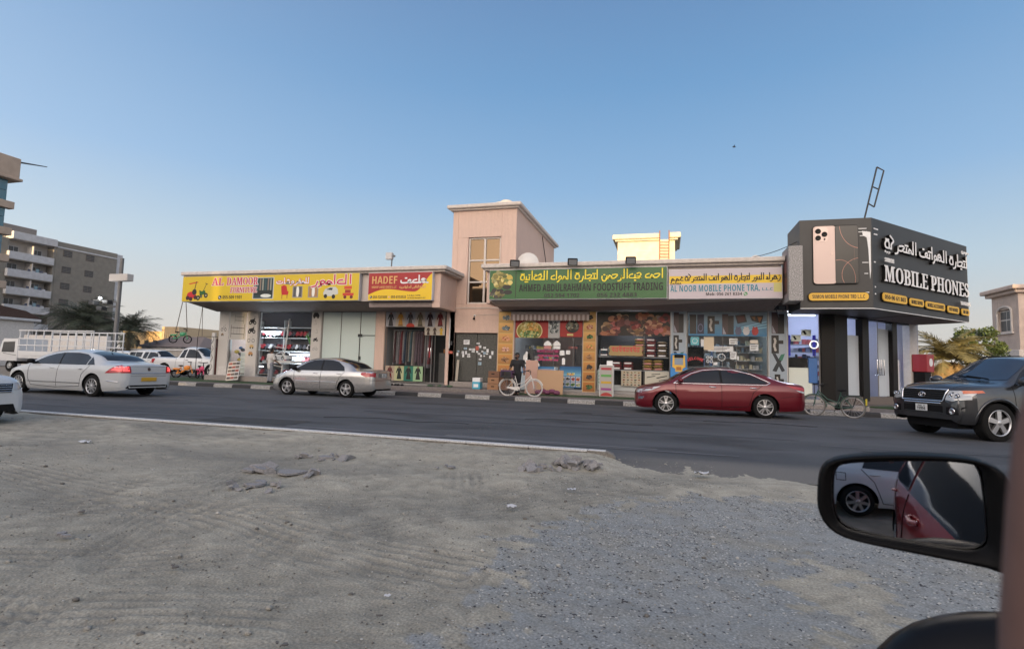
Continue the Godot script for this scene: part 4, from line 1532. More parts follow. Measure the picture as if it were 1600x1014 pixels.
	for k in 6:
		var yaw := -.1 * (k + 1)
		inst("kerb_block",kmesh,wht if i % 2 == 1 else blk,fk,Transform3D(Basis(),cur) * Transform3D(Basis(Vector3.UP,yaw),Vector3.ZERO) * Transform3D(Basis(V(0,0,1),V(0,1,0),V(-1,0,0)),V(1.03,0,20.54)))
		cur += V(cos(yaw),0,-sin(yaw)) * 1.03
		i += 1
	var pv := setting("pavement")
	var paver := mat("pavers",Color(.25,.215,.20),.9,0,{"mottle": [noise_tex("asphalt",.012,6,.62,1.0,1024),.5],"bump": [grit,.5]})
	bx("slab",V(-24.2,-.05,-24.2),V(6.0,.148,-20.662),paver,pv)
	var pc := B.new()
	pc.prism(P2([6.0,24.2,6.0,20.66,7.8,20.4,9.8,19.8,11.8,18.6,20.0,30.0,14.0,36.0,10.0,30.0]),-.05,.146)
	pc.xf = Transform3D()
	var pcm := obj("corner_slab",pc,paver,pv)
	pcm.transform = Transform3D(Basis(V(1,0,0),V(0,0,-1),V(0,1,0)),Vector3.ZERO)
	var step := mat("step_concrete",Color(.36,.32,.29),.9,0,{"mottle": [sand_tex,.7]})
	bx("step",V(-14.2,.1,-24.2),V(-6.9,.3,-22.3),mat("step_grey",Color(.24,.21,.195),.9,0,{"mottle": [sand_tex,.5]}),pv,.02)
	bx("step",V(-23.8,.1,-24.2),V(-14.25,.42,-23.5),step,pv,.02)
	bx("step",V(-6.85,.1,-24.2),V(4.9,.27,-23.6),step,pv,.02)
	bx("step",V(4.6,.1,-21.9),V(6.6,.3,-21.2),step,pv,.03)
	bx("door_step",V(-9.8,.3,-24.2),V(-7.5,.55,-23.7),step,pv,.02)
	var turf := mat("artificial_grass",Color(.03,.062,.022),.95,0,{"bump": [grit,1.0,4.0]})
	for q in [[-24.0,-15.2,-23.48,-21.6],[-6.3,-.3,-23.58,-22.1],[-27.5,-24.25,-27.0,-22.0]]:
		bx("grass_mat",V(q[0],.14,q[2]),V(q[1],.166,q[3]),turf,pv,.006)
	var gm := bx("grass_mat",V(-1.1,.14,-.8),V(1.6,.19,.8),turf,pv,.006)
	gm.transform = Transform3D(Basis(Vector3.UP,-.8),V(8.6,0,-23.6))

func rubble() -> void:
	var conc := mat("rubble",Color(.34,.33,.33),.9,0,{"mottle": [tex.sand,2.0],"bump": [tex.grit_n,.6]})
	var shapes := []
	for k in 4:
		var b := B.new()
		var pts := PackedVector2Array()
		var m := 5 + k % 3
		for i in m:
			var a := TAU * i / m + rng.randf_range(-.3,.3)
			pts.append(Vector2(cos(a),sin(a)) * rng.randf_range(.6,1.1))
		b.prism(pts,0,rng.randf_range(.35,.8))
		b.xf = Transform3D()
		shapes.append(b.mesh())
	var up := Basis(V(1,0,0),V(0,0,-1),V(0,1,0))
	var heap := thing("rubble_heap","heap of broken grey concrete by the rounded end of the near kerb","rubble",V(-1.08,.04,-7.0))
	for k in 34:
		var r := .3 * sqrt(rng.randf())
		var a := rng.randf() * TAU
		var s := rng.randf_range(.035,.10)
		var far_left := k > 22
		var at := V(r * cos(a) + (-.42 - rng.randf() * .2 if far_left else .0),(.2 - r * .55) * rng.randf() * (.3 if far_left else 1.0),r * .6 * sin(a) + (.3 if far_left else .0))
		inst("concrete_chunk",shapes[k % 4],conc,heap,Transform3D(Basis.from_euler(V(rng.randf() * 1.2,rng.randf() * TAU,rng.randf() * .8)) * up * Basis.from_scale(V(s,s,s)),at))
	for q in [["concrete_slab","long flat slab of broken concrete lying in the sand, left of the kerb end",-4.05,-5.3,.55,.13,.35],["concrete_slab","flat pale slab with cracked edge nearest the road in the sand",-4.3,-6.3,.35,.2,-.2],["concrete_slab","crumbled grey slab piece in front of the long slab",-3.95,-4.62,.3,.22,.8],["concrete_piece","lone grey broken tile with a raised lip at lower left",-3.98,-2.87,.13,.07,.1],["stone","brown oval stone in the sand above the lone broken tile",-4.5,-3.35,.07,.035,.2],["stone","small knot of stones in the sand low in the middle left",-2.83,-2.69,.06,.035,.5],["stone","dark round stone at the bottom edge of the sand",-1.62,-2.15,.045,.03,.0],["stone","dark flat stone just left of the gravel edge",-1.37,-2.54,.04,.02,.3],["concrete_piece","pale square chunk of concrete left of the rubble heap",-2.55,-6.35,.16,.11,.4],["concrete_piece","grey block standing in the sand beyond the long slab",-2.75,-7.2,.1,.07,.2]]:
		var t := thing(q[0],q[1],"stone" if q[0] == "stone" else "rubble",V(q[2],.045,q[3]))
		var n := 14 if q[0] == "concrete_slab" else 3
		for k in n:
			var s: float = q[4] * (.42 if k == 0 else rng.randf_range(.08,.3))
			var l: float = .0 if k == 0 else q[4] * rng.randf_range(-1.1,1.1)
			inst("chunk",shapes[(k + n) % 4],conc if q[0] != "stone" else mat("dark_stone",Color(.12,.11,.10),.9),t,Transform3D(Basis(Vector3.UP,q[6] + k) * Basis(Vector3.RIGHT,.12 * k) * up * Basis.from_scale(V(s,s * rng.randf_range(.4,.9),minf(.05,s * .6) if k < 3 else s * .4)),V(l,.0,q[5] * rng.randf_range(-1,1) if k else .0)))
	var lw := mat("litter",Color(.55,.55,.56),.7)
	for q in [["white crumpled paper lying on the sand spill by the road",.41,-7.2,.06],["small white scrap lying on the tracks beside the gravel",-1.34,-4.81,.03],["white scrap of plastic lying on the sand below the rubble",-.95,-5.7,.03],["white shred lying on the far left sand",-8.0,-5.9,.05],["white speck of litter low in the sand near the gravel",-1.45,-2.75,.012]]:
		var b := B.new()
		var rows := []
		for i in 6:
			var row := PackedVector3Array()
			for j in 6:
				row.append(V(q[1] + (j - 2.5) * q[3] * .55,.05 + rng.randf() * q[3] * .7,q[2] - (i - 2.5) * q[3] * .4))
			rows.append(row)
		b.grid(rows)
		tag(obj("litter",b,lw),q[0],"litter")

# ---------------------------------------------------------------- the row of shops
const WALL := -24.2
const FACE := -22.3

func lamp_tube(parent: Node3D,a: Vector3,b: Vector3,power: float,col := Color(.9,.95,1.0),lit := true) -> void:
	var m := B.new()
	m.tube([a,b],.035,8)
	obj("fluorescent_lamp",m,mats.lamp_white,parent)
	if not lit:
		return
	var l := OmniLight3D.new()
	l.name = numbered("lamp_light",parent)
	l.light_color = col
	l.light_energy = power
	l.light_size = .25
	l.omni_range = 14.0
	l.omni_attenuation = 2.0
	l.shadow_enabled = true
	parent.add_child(l,true)
	l.position = (a + b) / 2 - (base.get(parent,Vector3.ZERO) as Vector3) + V(0,-.16,.0)

func building() -> Node3D:
	var t := thing("shop_building","long single-storey pink shop building with a square stair tower in its middle","building",V(-8,0,-24.2))
	var mot := noise_tex("plaster",.015,5,.9,1.0,512,FastNoiseLite.TYPE_SIMPLEX_SMOOTH,.0,5)
	var pink := mat("pink_plaster",Color(.60,.44,.365),.9,0,{"mottle": [noise_tex("stain",.02,5,.95,1.0,512,FastNoiseLite.TYPE_SIMPLEX_SMOOTH,.0,6),.55],"bump": [tex.grit_n,.2],"tall": .16})
	var grey_p := mat("grey_fascia",Color(.52,.46,.42),.85,0,{"mottle": [tex.stain,.6],"tall": .14})
	var trim := mat("pale_trim",Color(.62,.56,.51))
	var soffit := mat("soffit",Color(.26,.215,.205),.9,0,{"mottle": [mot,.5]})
	var frame := mat("aluminium_frame",Color(.20,.19,.18),.5,.4)
	var white: Material = mats.white_pier
	for q in [[-23.72,-23.05,.3,white],[-21.86,-21.16,.3,white],[-17.82,-17.22,.3,white],[-14.08,-13.56,.3,pink],[-10.26,-9.82,.3,pink],[-7.66,-6.86,.25,pink],[-3.66,-3.06,.25,pink],[.11,.76,.25,white],[3.95,4.66,.25,white],[5.86,6.1,.25,mats.black_panel]]:
		bx("pier",V(q[0],q[2],WALL - .3),V(q[1],3.92,WALL),q[3],t)
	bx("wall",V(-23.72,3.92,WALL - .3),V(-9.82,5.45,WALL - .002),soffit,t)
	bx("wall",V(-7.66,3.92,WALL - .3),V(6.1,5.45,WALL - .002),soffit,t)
	bx("side_wall",V(-23.72,.0,-32.0),V(-23.5,5.4,WALL - .3),pink,t)
	bx("back_wall",V(-23.72,.0,-32.2),V(12.0,5.4,-32.0),pink,t)
	for x in [-17.52,-13.82,-10.0,-7.3,-3.36,.43,4.3]:
		bx("party_wall",V(x - .06,.0,-31.98),V(x + .06,4.3,WALL - .301),mats.shop_wall,t)
	bx("floor",V(-23.5,.2,-32.0),V(6.1,.36,WALL - .02),mats.shop_floor,t)
	bx("ceiling",V(-23.5,4.2,-32.0),V(6.1,4.32,WALL - .3),mats.shop_wall,t)
	bx("roof",V(-23.72,5.0,-32.0),V(6.3,5.2,WALL - .3),grey_p,t)
	var cl := B.new()
	cl.prism(P2([-FACE,4.15,-FACE - .0,5.5,24.2,5.5,24.2,3.88]),-23.95,-10.18)
	var left := obj("canopy",cl,grey_p,t)
	left.transform = Transform3D(Basis(V(0,0,-1),V(0,1,0),V(1,0,0)),V(0,0,0)) 
	left.position = _fix_turn(left,t)
	bx("canopy_end",V(-10.18,3.85,WALL),V(-9.8,5.5,FACE + .01),pink,t,.02)
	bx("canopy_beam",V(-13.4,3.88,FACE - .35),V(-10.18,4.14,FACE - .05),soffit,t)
	var cr := B.new()
	cr.prism(P2([-FACE,4.12,-FACE,5.5,24.2,5.5,24.2,3.9]),-7.45,4.12)
	var right := obj("canopy",cr,grey_p,t)
	right.transform = Transform3D(Basis(V(0,0,-1),V(0,1,0),V(1,0,0)),V(0,0,0))
	right.position = _fix_turn(right,t)
	bx("canopy_end",V(-7.62,4.02,WALL + .6),V(-7.45,5.5,FACE - .004),pink,t,.02)
	for q in [[-23.93,-10.2],[-7.43,4.1]]:
		var sb := B.new()
		sb.quad(V(q[0],4.146,FACE - .02),V(q[0],3.876,-24.19),V(q[1],3.876,-24.19),V(q[1],4.116,FACE - .02))
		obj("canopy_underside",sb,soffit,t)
	bx("cornice",V(-24.2,5.52,-32.2),V(-9.42,5.7,-21.95),trim,t,.03)
	bx("cornice",V(-7.8,5.52,-32.2),V(4.2,5.7,-21.95),trim,t,.03)
	bx("cornice_step",V(-24.1,5.44,-32.1),V(-9.52,5.518,-22.08),trim,t,.01)
	bx("cornice_step",V(-7.7,5.44,-32.1),V(4.15,5.518,-22.08),trim,t,.01)
	bx("tower_wall",V(-10.1,.25,-24.5),V(-9.82,8.86,WALL),pink,t)
	bx("tower_wall",V(-7.6,2.86,-24.5),V(-6.88,8.86,WALL),pink,t)
	bx("tower_wall",V(-9.818,7.46,-24.5),V(-7.602,8.86,WALL - .001),pink,t)
	bx("tower_wall",V(-9.818,2.86,-24.5),V(-7.602,4.24,WALL - .001),pink,t)
	bx("tower_wall",V(-9.818,4.242,-24.5),V(-9.28,7.458,WALL - .002),pink,t)
	bx("tower_wall",V(-7.64,4.242,-24.5),V(-7.602,7.458,WALL - .002),pink,t)
	bx("tower_side_wall",V(-7.1,4.3,-32.9),V(-6.88,8.86,-24.502),pink,t)
	bx("tower_side_wall",V(-10.1,4.3,-32.9),V(-9.88,8.86,-24.502),pink,t)
	bx("tower_back_wall",V(-9.878,4.3,-32.9),V(-7.102,8.86,-32.7),pink,t)
	bx("tower_roof",V(-10.35,8.862,-33.15),V(-6.63,9.03,-23.92),trim,t,.03)
	bx("tower_cornice",V(-10.22,8.78,-33.02),V(-6.76,8.86,-24.05),trim,t,.02)
	bx("tower_floor_band",V(-10.1,4.02,WALL + .001),V(-7.64,4.06,WALL + .03),trim,t,.01)
	bx("stair_wall",V(-9.8,.3,-27.5),V(-7.62,7.6,-27.4),mats.stair_inside,t)
	bx("stair_landing",V(-9.8,4.6,-27.4),V(-7.62,4.75,-24.6),mats.stair_inside,t)
	var win := bx("window",V(-9.275,4.245,WALL - .2),V(-9.2,7.455,WALL - .1),mats.white_frame,t)
	var glass := mats.tower_glass as Material
	bx("frame",V(-7.72,4.245,WALL - .2),V(-7.645,7.455,WALL - .1),mats.white_frame,win)
	bx("frame",V(-9.2,7.38,WALL - .2),V(-7.72,7.455,WALL - .1),mats.white_frame,win)
	bx("frame",V(-9.2,4.245,WALL - .2),V(-7.72,4.32,WALL - .1),mats.white_frame,win)
	bx("frame",V(-8.5,4.32,WALL - .2),V(-8.4,7.38,WALL - .09),mats.white_frame,win)
	for y in [5.3,6.35]:
		bx("frame",V(-9.2,y - .04,WALL - .2),V(-8.5,y + .04,WALL - .1),mats.white_frame,win)
		bx("frame",V(-8.4,y - .04,WALL - .2),V(-7.72,y + .04,WALL - .1),mats.white_frame,win)
	for x in [[-9.2,-8.5],[-8.4,-7.72]]:
		for y in [[4.32,5.26],[5.34,6.31],[6.39,7.38]]:
			var p := B.new()
			p.quad(V(x[0],y[0],WALL - .15),V(x[1],y[0],WALL - .15),V(x[1],y[1],WALL - .15),V(x[0],y[1],WALL - .15))
			obj("pane",p,glass,win)
	for q in [[-9.8,-8.72],[-8.71,-7.62]]:
		bx("door",V(q[0],.56,WALL - .22),V(q[1],2.84,WALL - .16),mats.door_grey,t)
	return t

func _fix_turn(o: MeshInstance3D,t: Node3D) -> Vector3:
	var off: Vector3 = base[t]
	return o.transform.basis * off - off

func glazing(t: Node3D,x0: float,x1: float,y0: float,y1: float,z: float,glass: Material,splits := [],rails := true) -> void:
	var f := mats.aluminium_frame as Material
	var xs: Array = [x0] + splits + [x1]
	var g := bx("shop_window",V(x0,y1 - .05,z - .05),V(x1,y1,z + .02),f,t,.006)
	bx("frame",V(x0,y0,z - .05),V(x1,y0 + .05,z + .02),f,g,.006)
	for i in xs.size():
		var w := .045 if i in [0,xs.size() - 1] else .02
		bx("frame",V(xs[i] - w / 2 + (w / 2 if i == 0 else -w / 2 if i == xs.size() - 1 else .0),y0 + .05,z - .04),V(xs[i] + w / 2 + (w / 2 if i == 0 else -w / 2 if i == xs.size() - 1 else .0),y1 - .05,z + .015),f,g,.005)
	for i in xs.size() - 1:
		var p := B.new()
		p.quad(V(xs[i] + .02,y0 + .04,z - .015),V(xs[i + 1] - .02,y0 + .04,z - .015),V(xs[i + 1] - .02,y1 - .04,z - .015),V(xs[i] + .02,y1 - .04,z - .015))
		obj("pane",p,glass,g)

func whatsapp(parent: Node3D,x: float,y: float,z: float,r: float,m: Material,turn := Transform3D()) -> void:
	var b := B.new()
	b.xf = Transform3D(Basis(),-(base.get(parent,Vector3.ZERO) as Vector3)) * turn
	var p := PackedVector2Array()
	for k in 18:
		var a := TAU * k / 18 - 2.2
		p.append(Vector2(x,y) + Vector2(cos(a),sin(a)) * r * (1.35 if k == 0 else 1.0))
	b.prism(p,z,z + .004)
	var o := inst("phone_mark",b.mesh(),m,parent)
	var h := B.new()
	h.xf = b.xf
	h.ribbon(smooth(P2([x - r * .4,y + r * .45,x - r * .35,y,x,y - r * .35,x + r * .45,y - r * .4])),r * .3,z,z + .0055)
	inst("phone_handset",h.mesh(),mats.sign_white,o)

func signboard(called: String,label: String,x0: float,x1: float,y0: float,y1: float,z: float,face: Material,edge: Material,deep := .25) -> Node3D:
	var t := thing(called,label,"sign",V((x0 + x1) / 2,y0,z))
	bx("box",V(x0,y0,z - deep),V(x1,y1,z - .004),edge,t,.01)
	var f := sheet("face",x0 + .02,y0 + .02,x1 - .02,y1 - .02,z,face,t,.004)
	return t

func signs() -> void:
	var z := FACE + .27
	var y := Color(.80,.69,.10)
	var p := Pic.new(1024,132,y)
	p.poly([.035,.28,.09,.2,.10,.24,.045,.32],Color(.75,.3,.08))
	p.line(Vector2(.085,.22),Vector2(.075,.6),.004,Color(.1,.1,.08))
	p.ell(.058,.74,.028,.14,Color(.75,.1,.14))
	p.ell(.075,.62,.014,.12,Color(.12,.1,.1))
	for q in [[.035,.86],[.055,.9],[.083,.84]]:
		p.ell(q[0],q[1],.011,.085,Color(.25,.06,.08))
	p.line(Vector2(.148,.3),Vector2(.128,.62),.003,Color(.25,.25,.1))
	p.line(Vector2(.14,.28),Vector2(.155,.32),.003,Color(.3,.2,.1))
	p.poly([.105,.55,.12,.6,.14,.56,.146,.7,.11,.78],Color(.1,.35,.12))
	for q in [[.1,.86,.012,.1],[.147,.76,.012,.1],[.118,.8,.007,.06]]:
		p.ell(q[0],q[1],q[2],q[3],Color(.08,.1,.08))
		p.ell(q[0],q[1],q[2] * .4,q[3] * .4,Color(.6,.6,.5))
	p.rect(.425,.09,.545,.94,Color(.72,.72,.70))
	p.rect(.43,.12,.54,.91,Color(.10,.22,.24))
	for k in 7:
		p.rect(.433 + .015 * k,.14,.441 + .015 * k,.6,[Color(.55,.55,.5),Color(.16,.3,.32),Color(.5,.42,.36)][k % 3])
	p.rect(.43,.6,.54,.78,Color(.05,.13,.13))
	p.ell(.5,.8,.03,.07,Color(.8,.82,.8))
	p.poly([.585,.45,.6,.4,.615,.44,.62,.62,.628,.66,.625,.78,.59,.78,.587,.62],Color(.72,.1,.1))
	p.line(Vector2(.592,.78),Vector2(.592,.92),.003,Color(.5,.06,.06))
	p.line(Vector2(.621,.78),Vector2(.621,.9),.003,Color(.5,.06,.06))
	for q in [.655,.74]:
		p.rect(q - .005,.46,q + .05,.9,Color(.55,.53,.5))
		p.rect(q,.48,q + .014,.86,Color(.3,.3,.32) if q < .7 else Color(.62,.45,.3))
		p.rect(q + .03,.48,q + .045,.86,Color(.3,.3,.32) if q < .7 else Color(.62,.45,.3))
		p.ell(q + .022,.66,.008,.2,Color(.85,.85,.82))
	p.poly([.815,.72,.825,.58,.85,.5,.88,.5,.892,.6,.895,.76,.86,.84,.82,.84],Color(.72,.73,.72))
	p.poly([.832,.6,.85,.54,.865,.54,.862,.62],Color(.15,.15,.17))
	p.ell(.828,.84,.009,.075,Color(.1,.1,.1))
	p.ell(.87,.86,.009,.08,Color(.1,.1,.1))
	p.rect(.925,.48,.965,.6,Color(.78,.28,.12))
	p.rect(.93,.62,.96,.74,Color(.6,.15,.1))
	p.rect(.918,.74,.975,.84,Color(.75,.2,.12))
	p.ell(.93,.88,.008,.06,Color(.4,.1,.08))
	p.ell(.963,.88,.008,.06,Color(.4,.1,.08))
	var s := signboard("furniture_sign","long yellow signboard of the furniture shop with toy and sofa pictures",-24.1,-13.76,4.16,5.47,z,p.mat(.4),mats.sign_edge)
	for k in [["AL",-22.22,-21.5],["DAMOOR",-21.3,-19.42]]:
		for e in 4:
			text(k[0],k[1],k[2],4.98,5.36,z,mats.sign_white,s,.004 + .001 * e,true,true,"letter_outline",Transform3D(Basis(),V([.022,-.022,.022,-.022][e],[.02,.02,-.02,-.02][e],0)))
		text(k[0],k[1],k[2],4.98,5.36,z + .006,mats.sign_crimson,s,.012,true)
	for e in 4:
		text("FURNITURE",-21.05,-19.46,4.6,4.87,z,mats.sign_white,s,.004 + .001 * e,true,true,"letter_outline",Transform3D(Basis(),V([.02,-.02,.02,-.02][e],[.018,.018,-.018,-.018][e],0)))
	text("FURNITURE",-21.05,-19.46,4.6,4.87,z + .006,mats.sign_crimson,s,.012,true)
	text("055-509 1101",-21.5,-20.35,4.29,4.45,z,mats.ink,s,.006)
	whatsapp(s,-21.68,4.37,z,.1,mats.ink)
	arabic("الدامور",-16.3,-14.15,4.96,.42,z,mats.sign_white,s,.006,.30,Transform3D(),"letter_outline")
	arabic("الدامور",-16.3,-14.15,4.96,.42,z + .006,mats.sign_crimson,s,.008,.17)
	arabic("للمفروشات",-18.35,-16.45,5.02,.26,z,mats.sign_crimson,s,.006,.34,Transform3D(),"letter_outline")
	arabic("للمفروشات",-18.35,-16.45,5.02,.26,z + .006,mats.sign_white,s,.008,.18)
	p = Pic.new(512,212,Color(.62,.075,.10))
	for x in 512:
		var f := x / 511.0
		var e := .80 - .2 * sin(clampf(f / .3,0,1) * PI / 2) + .10 * smoothstep(.3,.72,f) - .66 * pow(smoothstep(.72,1.02,f),1.3)
		p.im.fill_rect(Rect2i(x,int(e * 212),1,212 - int(e * 212)),Color(.87,.72,.07))
	s = signboard("clothing_sign","red and yellow signboard of the women's clothing shop beside the tower",-13.3,-10.08,4.15,5.44,z,p.mat(.4),mats.sign_edge_pale)
	text("HADEF",-13.1,-11.82,4.92,5.26,z,mats.sign_gold,s,.012)
	arabic("هـادف".replace("ـ",""),-11.68,-10.3,4.95,.32,z,mats.sign_white,s,.012,.2)
	text("HADEEF LADIES DRESS L.L.C",-13.1,-11.85,4.72,4.82,z,mats.sign_gold,s,.004)
	arabic("لخياطة الملابس النسائية م.م.ذ",-11.7,-10.4,4.72,.11,z,mats.sign_gold,s,.004,.2)
	text("050-7281888",-13.02,-12.3,4.25,4.37,z,mats.ink,s,.004)
	text("055-8153533",-12.1,-11.35,4.25,4.37,z,mats.ink,s,.004)
	whatsapp(s,-13.12,4.31,z,.06,mats.ink)
	whatsapp(s,-12.2,4.31,z,.05,mats.sign_gold)
	text("P.O.Box: 14796",-11.28,-10.65,4.34,4.4,z,mats.ink,s,.003)
	text("Al Dhaid-Sharjah U.A.E",-11.28,-10.4,4.23,4.29,z,mats.ink,s,.003)
	p = Pic.new(1024,178,Color(.12,.36,.15))
	for k in 1400:
		p.im.fill_rect(Rect2i((k * 16) % 1024 + 8 * ((k / 64) % 2),8 * (k / 64),3,3),Color(.18,.43,.2))
	p.rect(.158,.05,.162,.95,Color(.05,.12,.05))
	p.heap(rng,.06,.32,.045,.26,[Color(.55,.5,.2),Color(.4,.38,.12),Color(.7,.62,.3)],60,.014)
	p.heap(rng,.11,.34,.03,.16,[Color(.75,.65,.25),Color(.35,.4,.12)],26,.014)
	p.heap(rng,.05,.8,.04,.14,[Color(.1,.08,.05),Color(.5,.45,.2)],34,.013)
	for q in [[.105,.58],[.112,.76]]:
		p.ell(q[0],q[1],.026,.08,Color(.05,.06,.05))
	s = signboard("grocery_sign","green signboard of the foodstuff shop with yellow and black lettering",-7.42,-.03,4.15,5.44,z,p.mat(.4),mats.sign_edge_pale)
	text("AHMED ABDULRAHMAN FOODSTUFF TRADING",-6.08,-.2,4.49,4.79,z,mats.sign_dark,s,.012)
	arabic("احمد عبدالرحمن لتجارة المواد الغذائية",-6.06,-.18,4.99,.36,z,mats.sign_yellow,s,.012,.13)
	text("052 594 1702",-4.98,-3.5,4.23,4.39,z,mats.ink,s,.006)
	text("056 232 4883",-2.78,-1.2,4.23,4.39,z,mats.ink,s,.006)
	p = Pic.new(512,164,Color(.70,.66,.68))
	p.rect(.0,.22,1.0,.5,Color(.84,.70,.10))
	p.rect(.93,.5,1.0,.8,Color(.72,.70,.42))
	s = signboard("phone_shop_sign","white signboard with a yellow band and blue-green lettering",.02,4.1,4.13,5.3,z - .03,p.mat(.45),mats.sign_edge_pale)
	z -= .03
	text("AL NOOR MOBILE PHONE TRA.",.08,3.32,4.42,4.66,z,mats.sign_teal,s,.012)
	text("L.L.C",3.4,3.76,4.44,4.54,z,mats.sign_teal,s,.01)
	text("ZAHRA",.07,.5,4.69,4.77,z,mats.ink,s,.006)
	text("Mob: 056 261 8334",1.4,2.7,4.26,4.37,z,mats.sign_dark,s,.006)
	whatsapp(s,2.82,4.315,z,.07,mats.sign_green)
	arabic("زهراء النور لتجارة الهو اتف المتحركة ذ.م.م",.1,4.04,4.86,.24,z,mats.sign_dark,s,.012,.14)
	p = Pic.new(64,160,Color(.55,.5,.5))
	p.rect(.2,.08,.85,.92,Color(.22,.17,.17))
	p.rect(.3,.2,.75,.45,Color(.5,.33,.32))
	p.rect(.3,.55,.75,.85,Color(.42,.25,.24))
	var bt := thing("box_sign","small pale box sign squeezed between the white and the black signs","sign",V(4.4,3.95,-21.9))
	bx("box",V(4.17,3.95,-22.5),V(4.64,5.95,-21.35),mats.sign_edge_white,bt,.015)
	var fb := B.new()
	fb.quad(V(4.165,4.1,-22.35),V(4.165,4.1,-21.45),V(4.165,5.8,-21.45),V(4.165,5.8,-22.35))
	obj("poster_face",fb,p.mat(.5),bt)

func black_sign() -> void:
	var t := thing("black_sign","large black corner signboard of the mobile phone shop with raised white letters","sign",V(7.0,3.7,-22.0))
	var a := V(4.68,0,-22.0)
	var c := V(7.02,0,-22.0)
	var d := V(12.35,0,-27.55)
	var y0 := 3.75
	var y1 := 7.03
	var k := mats.sign_black as Material
	var run := (d - c).normalized()
	var inn := run.cross(Vector3.UP) * -1.0
	if inn.z > 0:
		inn = -inn
	var b := B.new()
	b.prism(P2([a.x,-a.z,c.x,-c.z,d.x,-d.z,d.x + inn.x * 2.0,-(d.z + inn.z * 2.0),6.3,24.1,a.x,24.1]),y0,y1)
	var body := obj("box",b,k,t)
	body.transform = Transform3D(Basis(V(1,0,0),V(0,0,-1),V(0,1,0)),Vector3.ZERO)
	body.position = body.transform.basis * (base[t] as Vector3) - (base[t] as Vector3)
	for q in [[a,c],[c,d]]:
		var e := B.new()
		e.tube([q[0] + V(0,y0 - .012,.012),q[1] + V(0,y0 - .012,.012)],.018,6)
		obj("edge_strip",e,mats.sign_white,t)
	var f := V(0,0,1)
	var zf := -22.0
	var b2 := B.new()
	b2.prism(_round(5.1,4.62,6.58,6.78,.1),zf - .02,zf + .07)
	var ph := obj("phone_picture",b2,mats.sign_black_gloss,t)
	var b3 := B.new()
	b3.prism(_round(5.11,4.63,5.86,6.76,.12),zf + .071,zf + .085)
	obj("phone_back",b3,mat("phone_back",Color(.46,.36,.33),.4,.3),ph)
	var p := Pic.new(128,320,Color(.04,.042,.045))
	p.grade(Color(.16,.165,.17),Color(.05,.052,.058))
	for e in [[1.12,-.02,.95,.42],[.15,.93,.72,.34],[1.15,.86,.9,.30]]:
		p.ell(e[0],e[1],e[2],e[3],Color(.66,.42,.36),.975)
	p.line(Vector2(.84,.4),Vector2(.84,.62),.015,Color(.5,.33,.3))
	var scr := B.new()
	scr.quad(V(5.84,4.66,zf + .092),V(6.55,4.66,zf + .092),V(6.55,6.74,zf + .092),V(5.84,6.74,zf + .092))
	var frm := B.new()
	frm.prism(_round(5.82,4.64,6.57,6.76,.1),zf + .072,zf + .0905)
	obj("phone_frame",frm,mats.dark_metal,ph)
	obj("phone_screen",scr,p.mat(.3),ph)
	var cam := B.new()
	cam.prism(_round(5.15,6.18,5.6,6.72,.12),zf + .085,zf + .1)
	obj("camera_bump",cam,mat("phone_bump",Color(.5,.40,.37),.35,.3),ph)
	for q in [[5.27,6.57,.095],[5.27,6.32,.095],[5.48,6.45,.095],[5.48,6.27,.03]]:
		var l := B.new()
		l.xf = Transform3D(Basis(Vector3.RIGHT,PI / 2),V(q[0],q[1],zf + .1))
		l.lathe([Vector2(q[2],0),Vector2(q[2],.02),Vector2(q[2] * .75,.022),Vector2(q[2] * .5,.012),Vector2(0,.012)],16)
		obj("lens",l,mats.sign_black_gloss,ph)
	var ap := B.new()
	ap.prism(P2([5.66,5.70,5.69,5.64,5.735,5.635,5.775,5.65,5.80,5.72,5.785,5.755,5.785,5.79,5.80,5.815,5.77,5.84,5.73,5.825,5.69,5.84,5.66,5.80,5.652,5.75]),zf + .085,zf + .09)
	ap.prism(P2([5.73,5.845,5.755,5.86,5.765,5.895,5.74,5.88]),zf + .085,zf + .09)
	obj("fruit_mark",ap,mat("phone_mark",Color(.36,.28,.26),.3,.4),ph)
	var plate_ := func(x0: float,x1: float,yy0: float,yy1: float,txt: String,tr: Transform3D) -> void:
		var pb := B.new()
		pb.xf = tr
		pb.prism(_round(x0,yy0,x1,yy1,(yy1 - yy0) * .42),-.01,.09)
		var pm := obj("yellow_plate",pb,mats.sign_amber,t)
		var pe := B.new()
		pe.xf = tr
		pe.prism(_round(x0 - .02,yy0 - .02,x1 + .02,yy1 + .02,(yy1 - yy0) * .42),-.01,.06)
		obj("plate_rim",pe,mats.sign_black_gloss,pm)
		text(txt,x0 + .12,x1 - .12,yy0 + (yy1 - yy0) * .27,yy0 + (yy1 - yy0) * .75,.09,mats.ink,pm,.006,false,true,"lettering",tr)
	plate_.call(4.94,6.86,4.02,4.3,"SUMON MOBILE PHONE TRD L.L.C",Transform3D(Basis(),V(0,0,zf)))
	var sx := run
	var side := Transform3D(Basis(sx,Vector3.UP,sx.cross(Vector3.UP)),c)
	text("MOBILE PHONES",.58,7.42,4.77,5.36,.115,mats.sign_white,t,.015,true,true,"raised_letters",side)
	text("MOBILE PHONES",.57,7.43,4.765,5.365,.0,mats.sign_black_gloss,t,.114,true,true,"letter_sides",side)
	arabic("لتجارة الهواتف المتحركة",.6,7.4,6.02,.46,.115,mats.sign_white,t,.012,.15,side,"raised_letters")
	arabic("لتجارة الهواتف المتحركة",.6,7.4,6.02,.46,.0,mats.sign_black_gloss,t,.11,.18,side,"letter_sides")
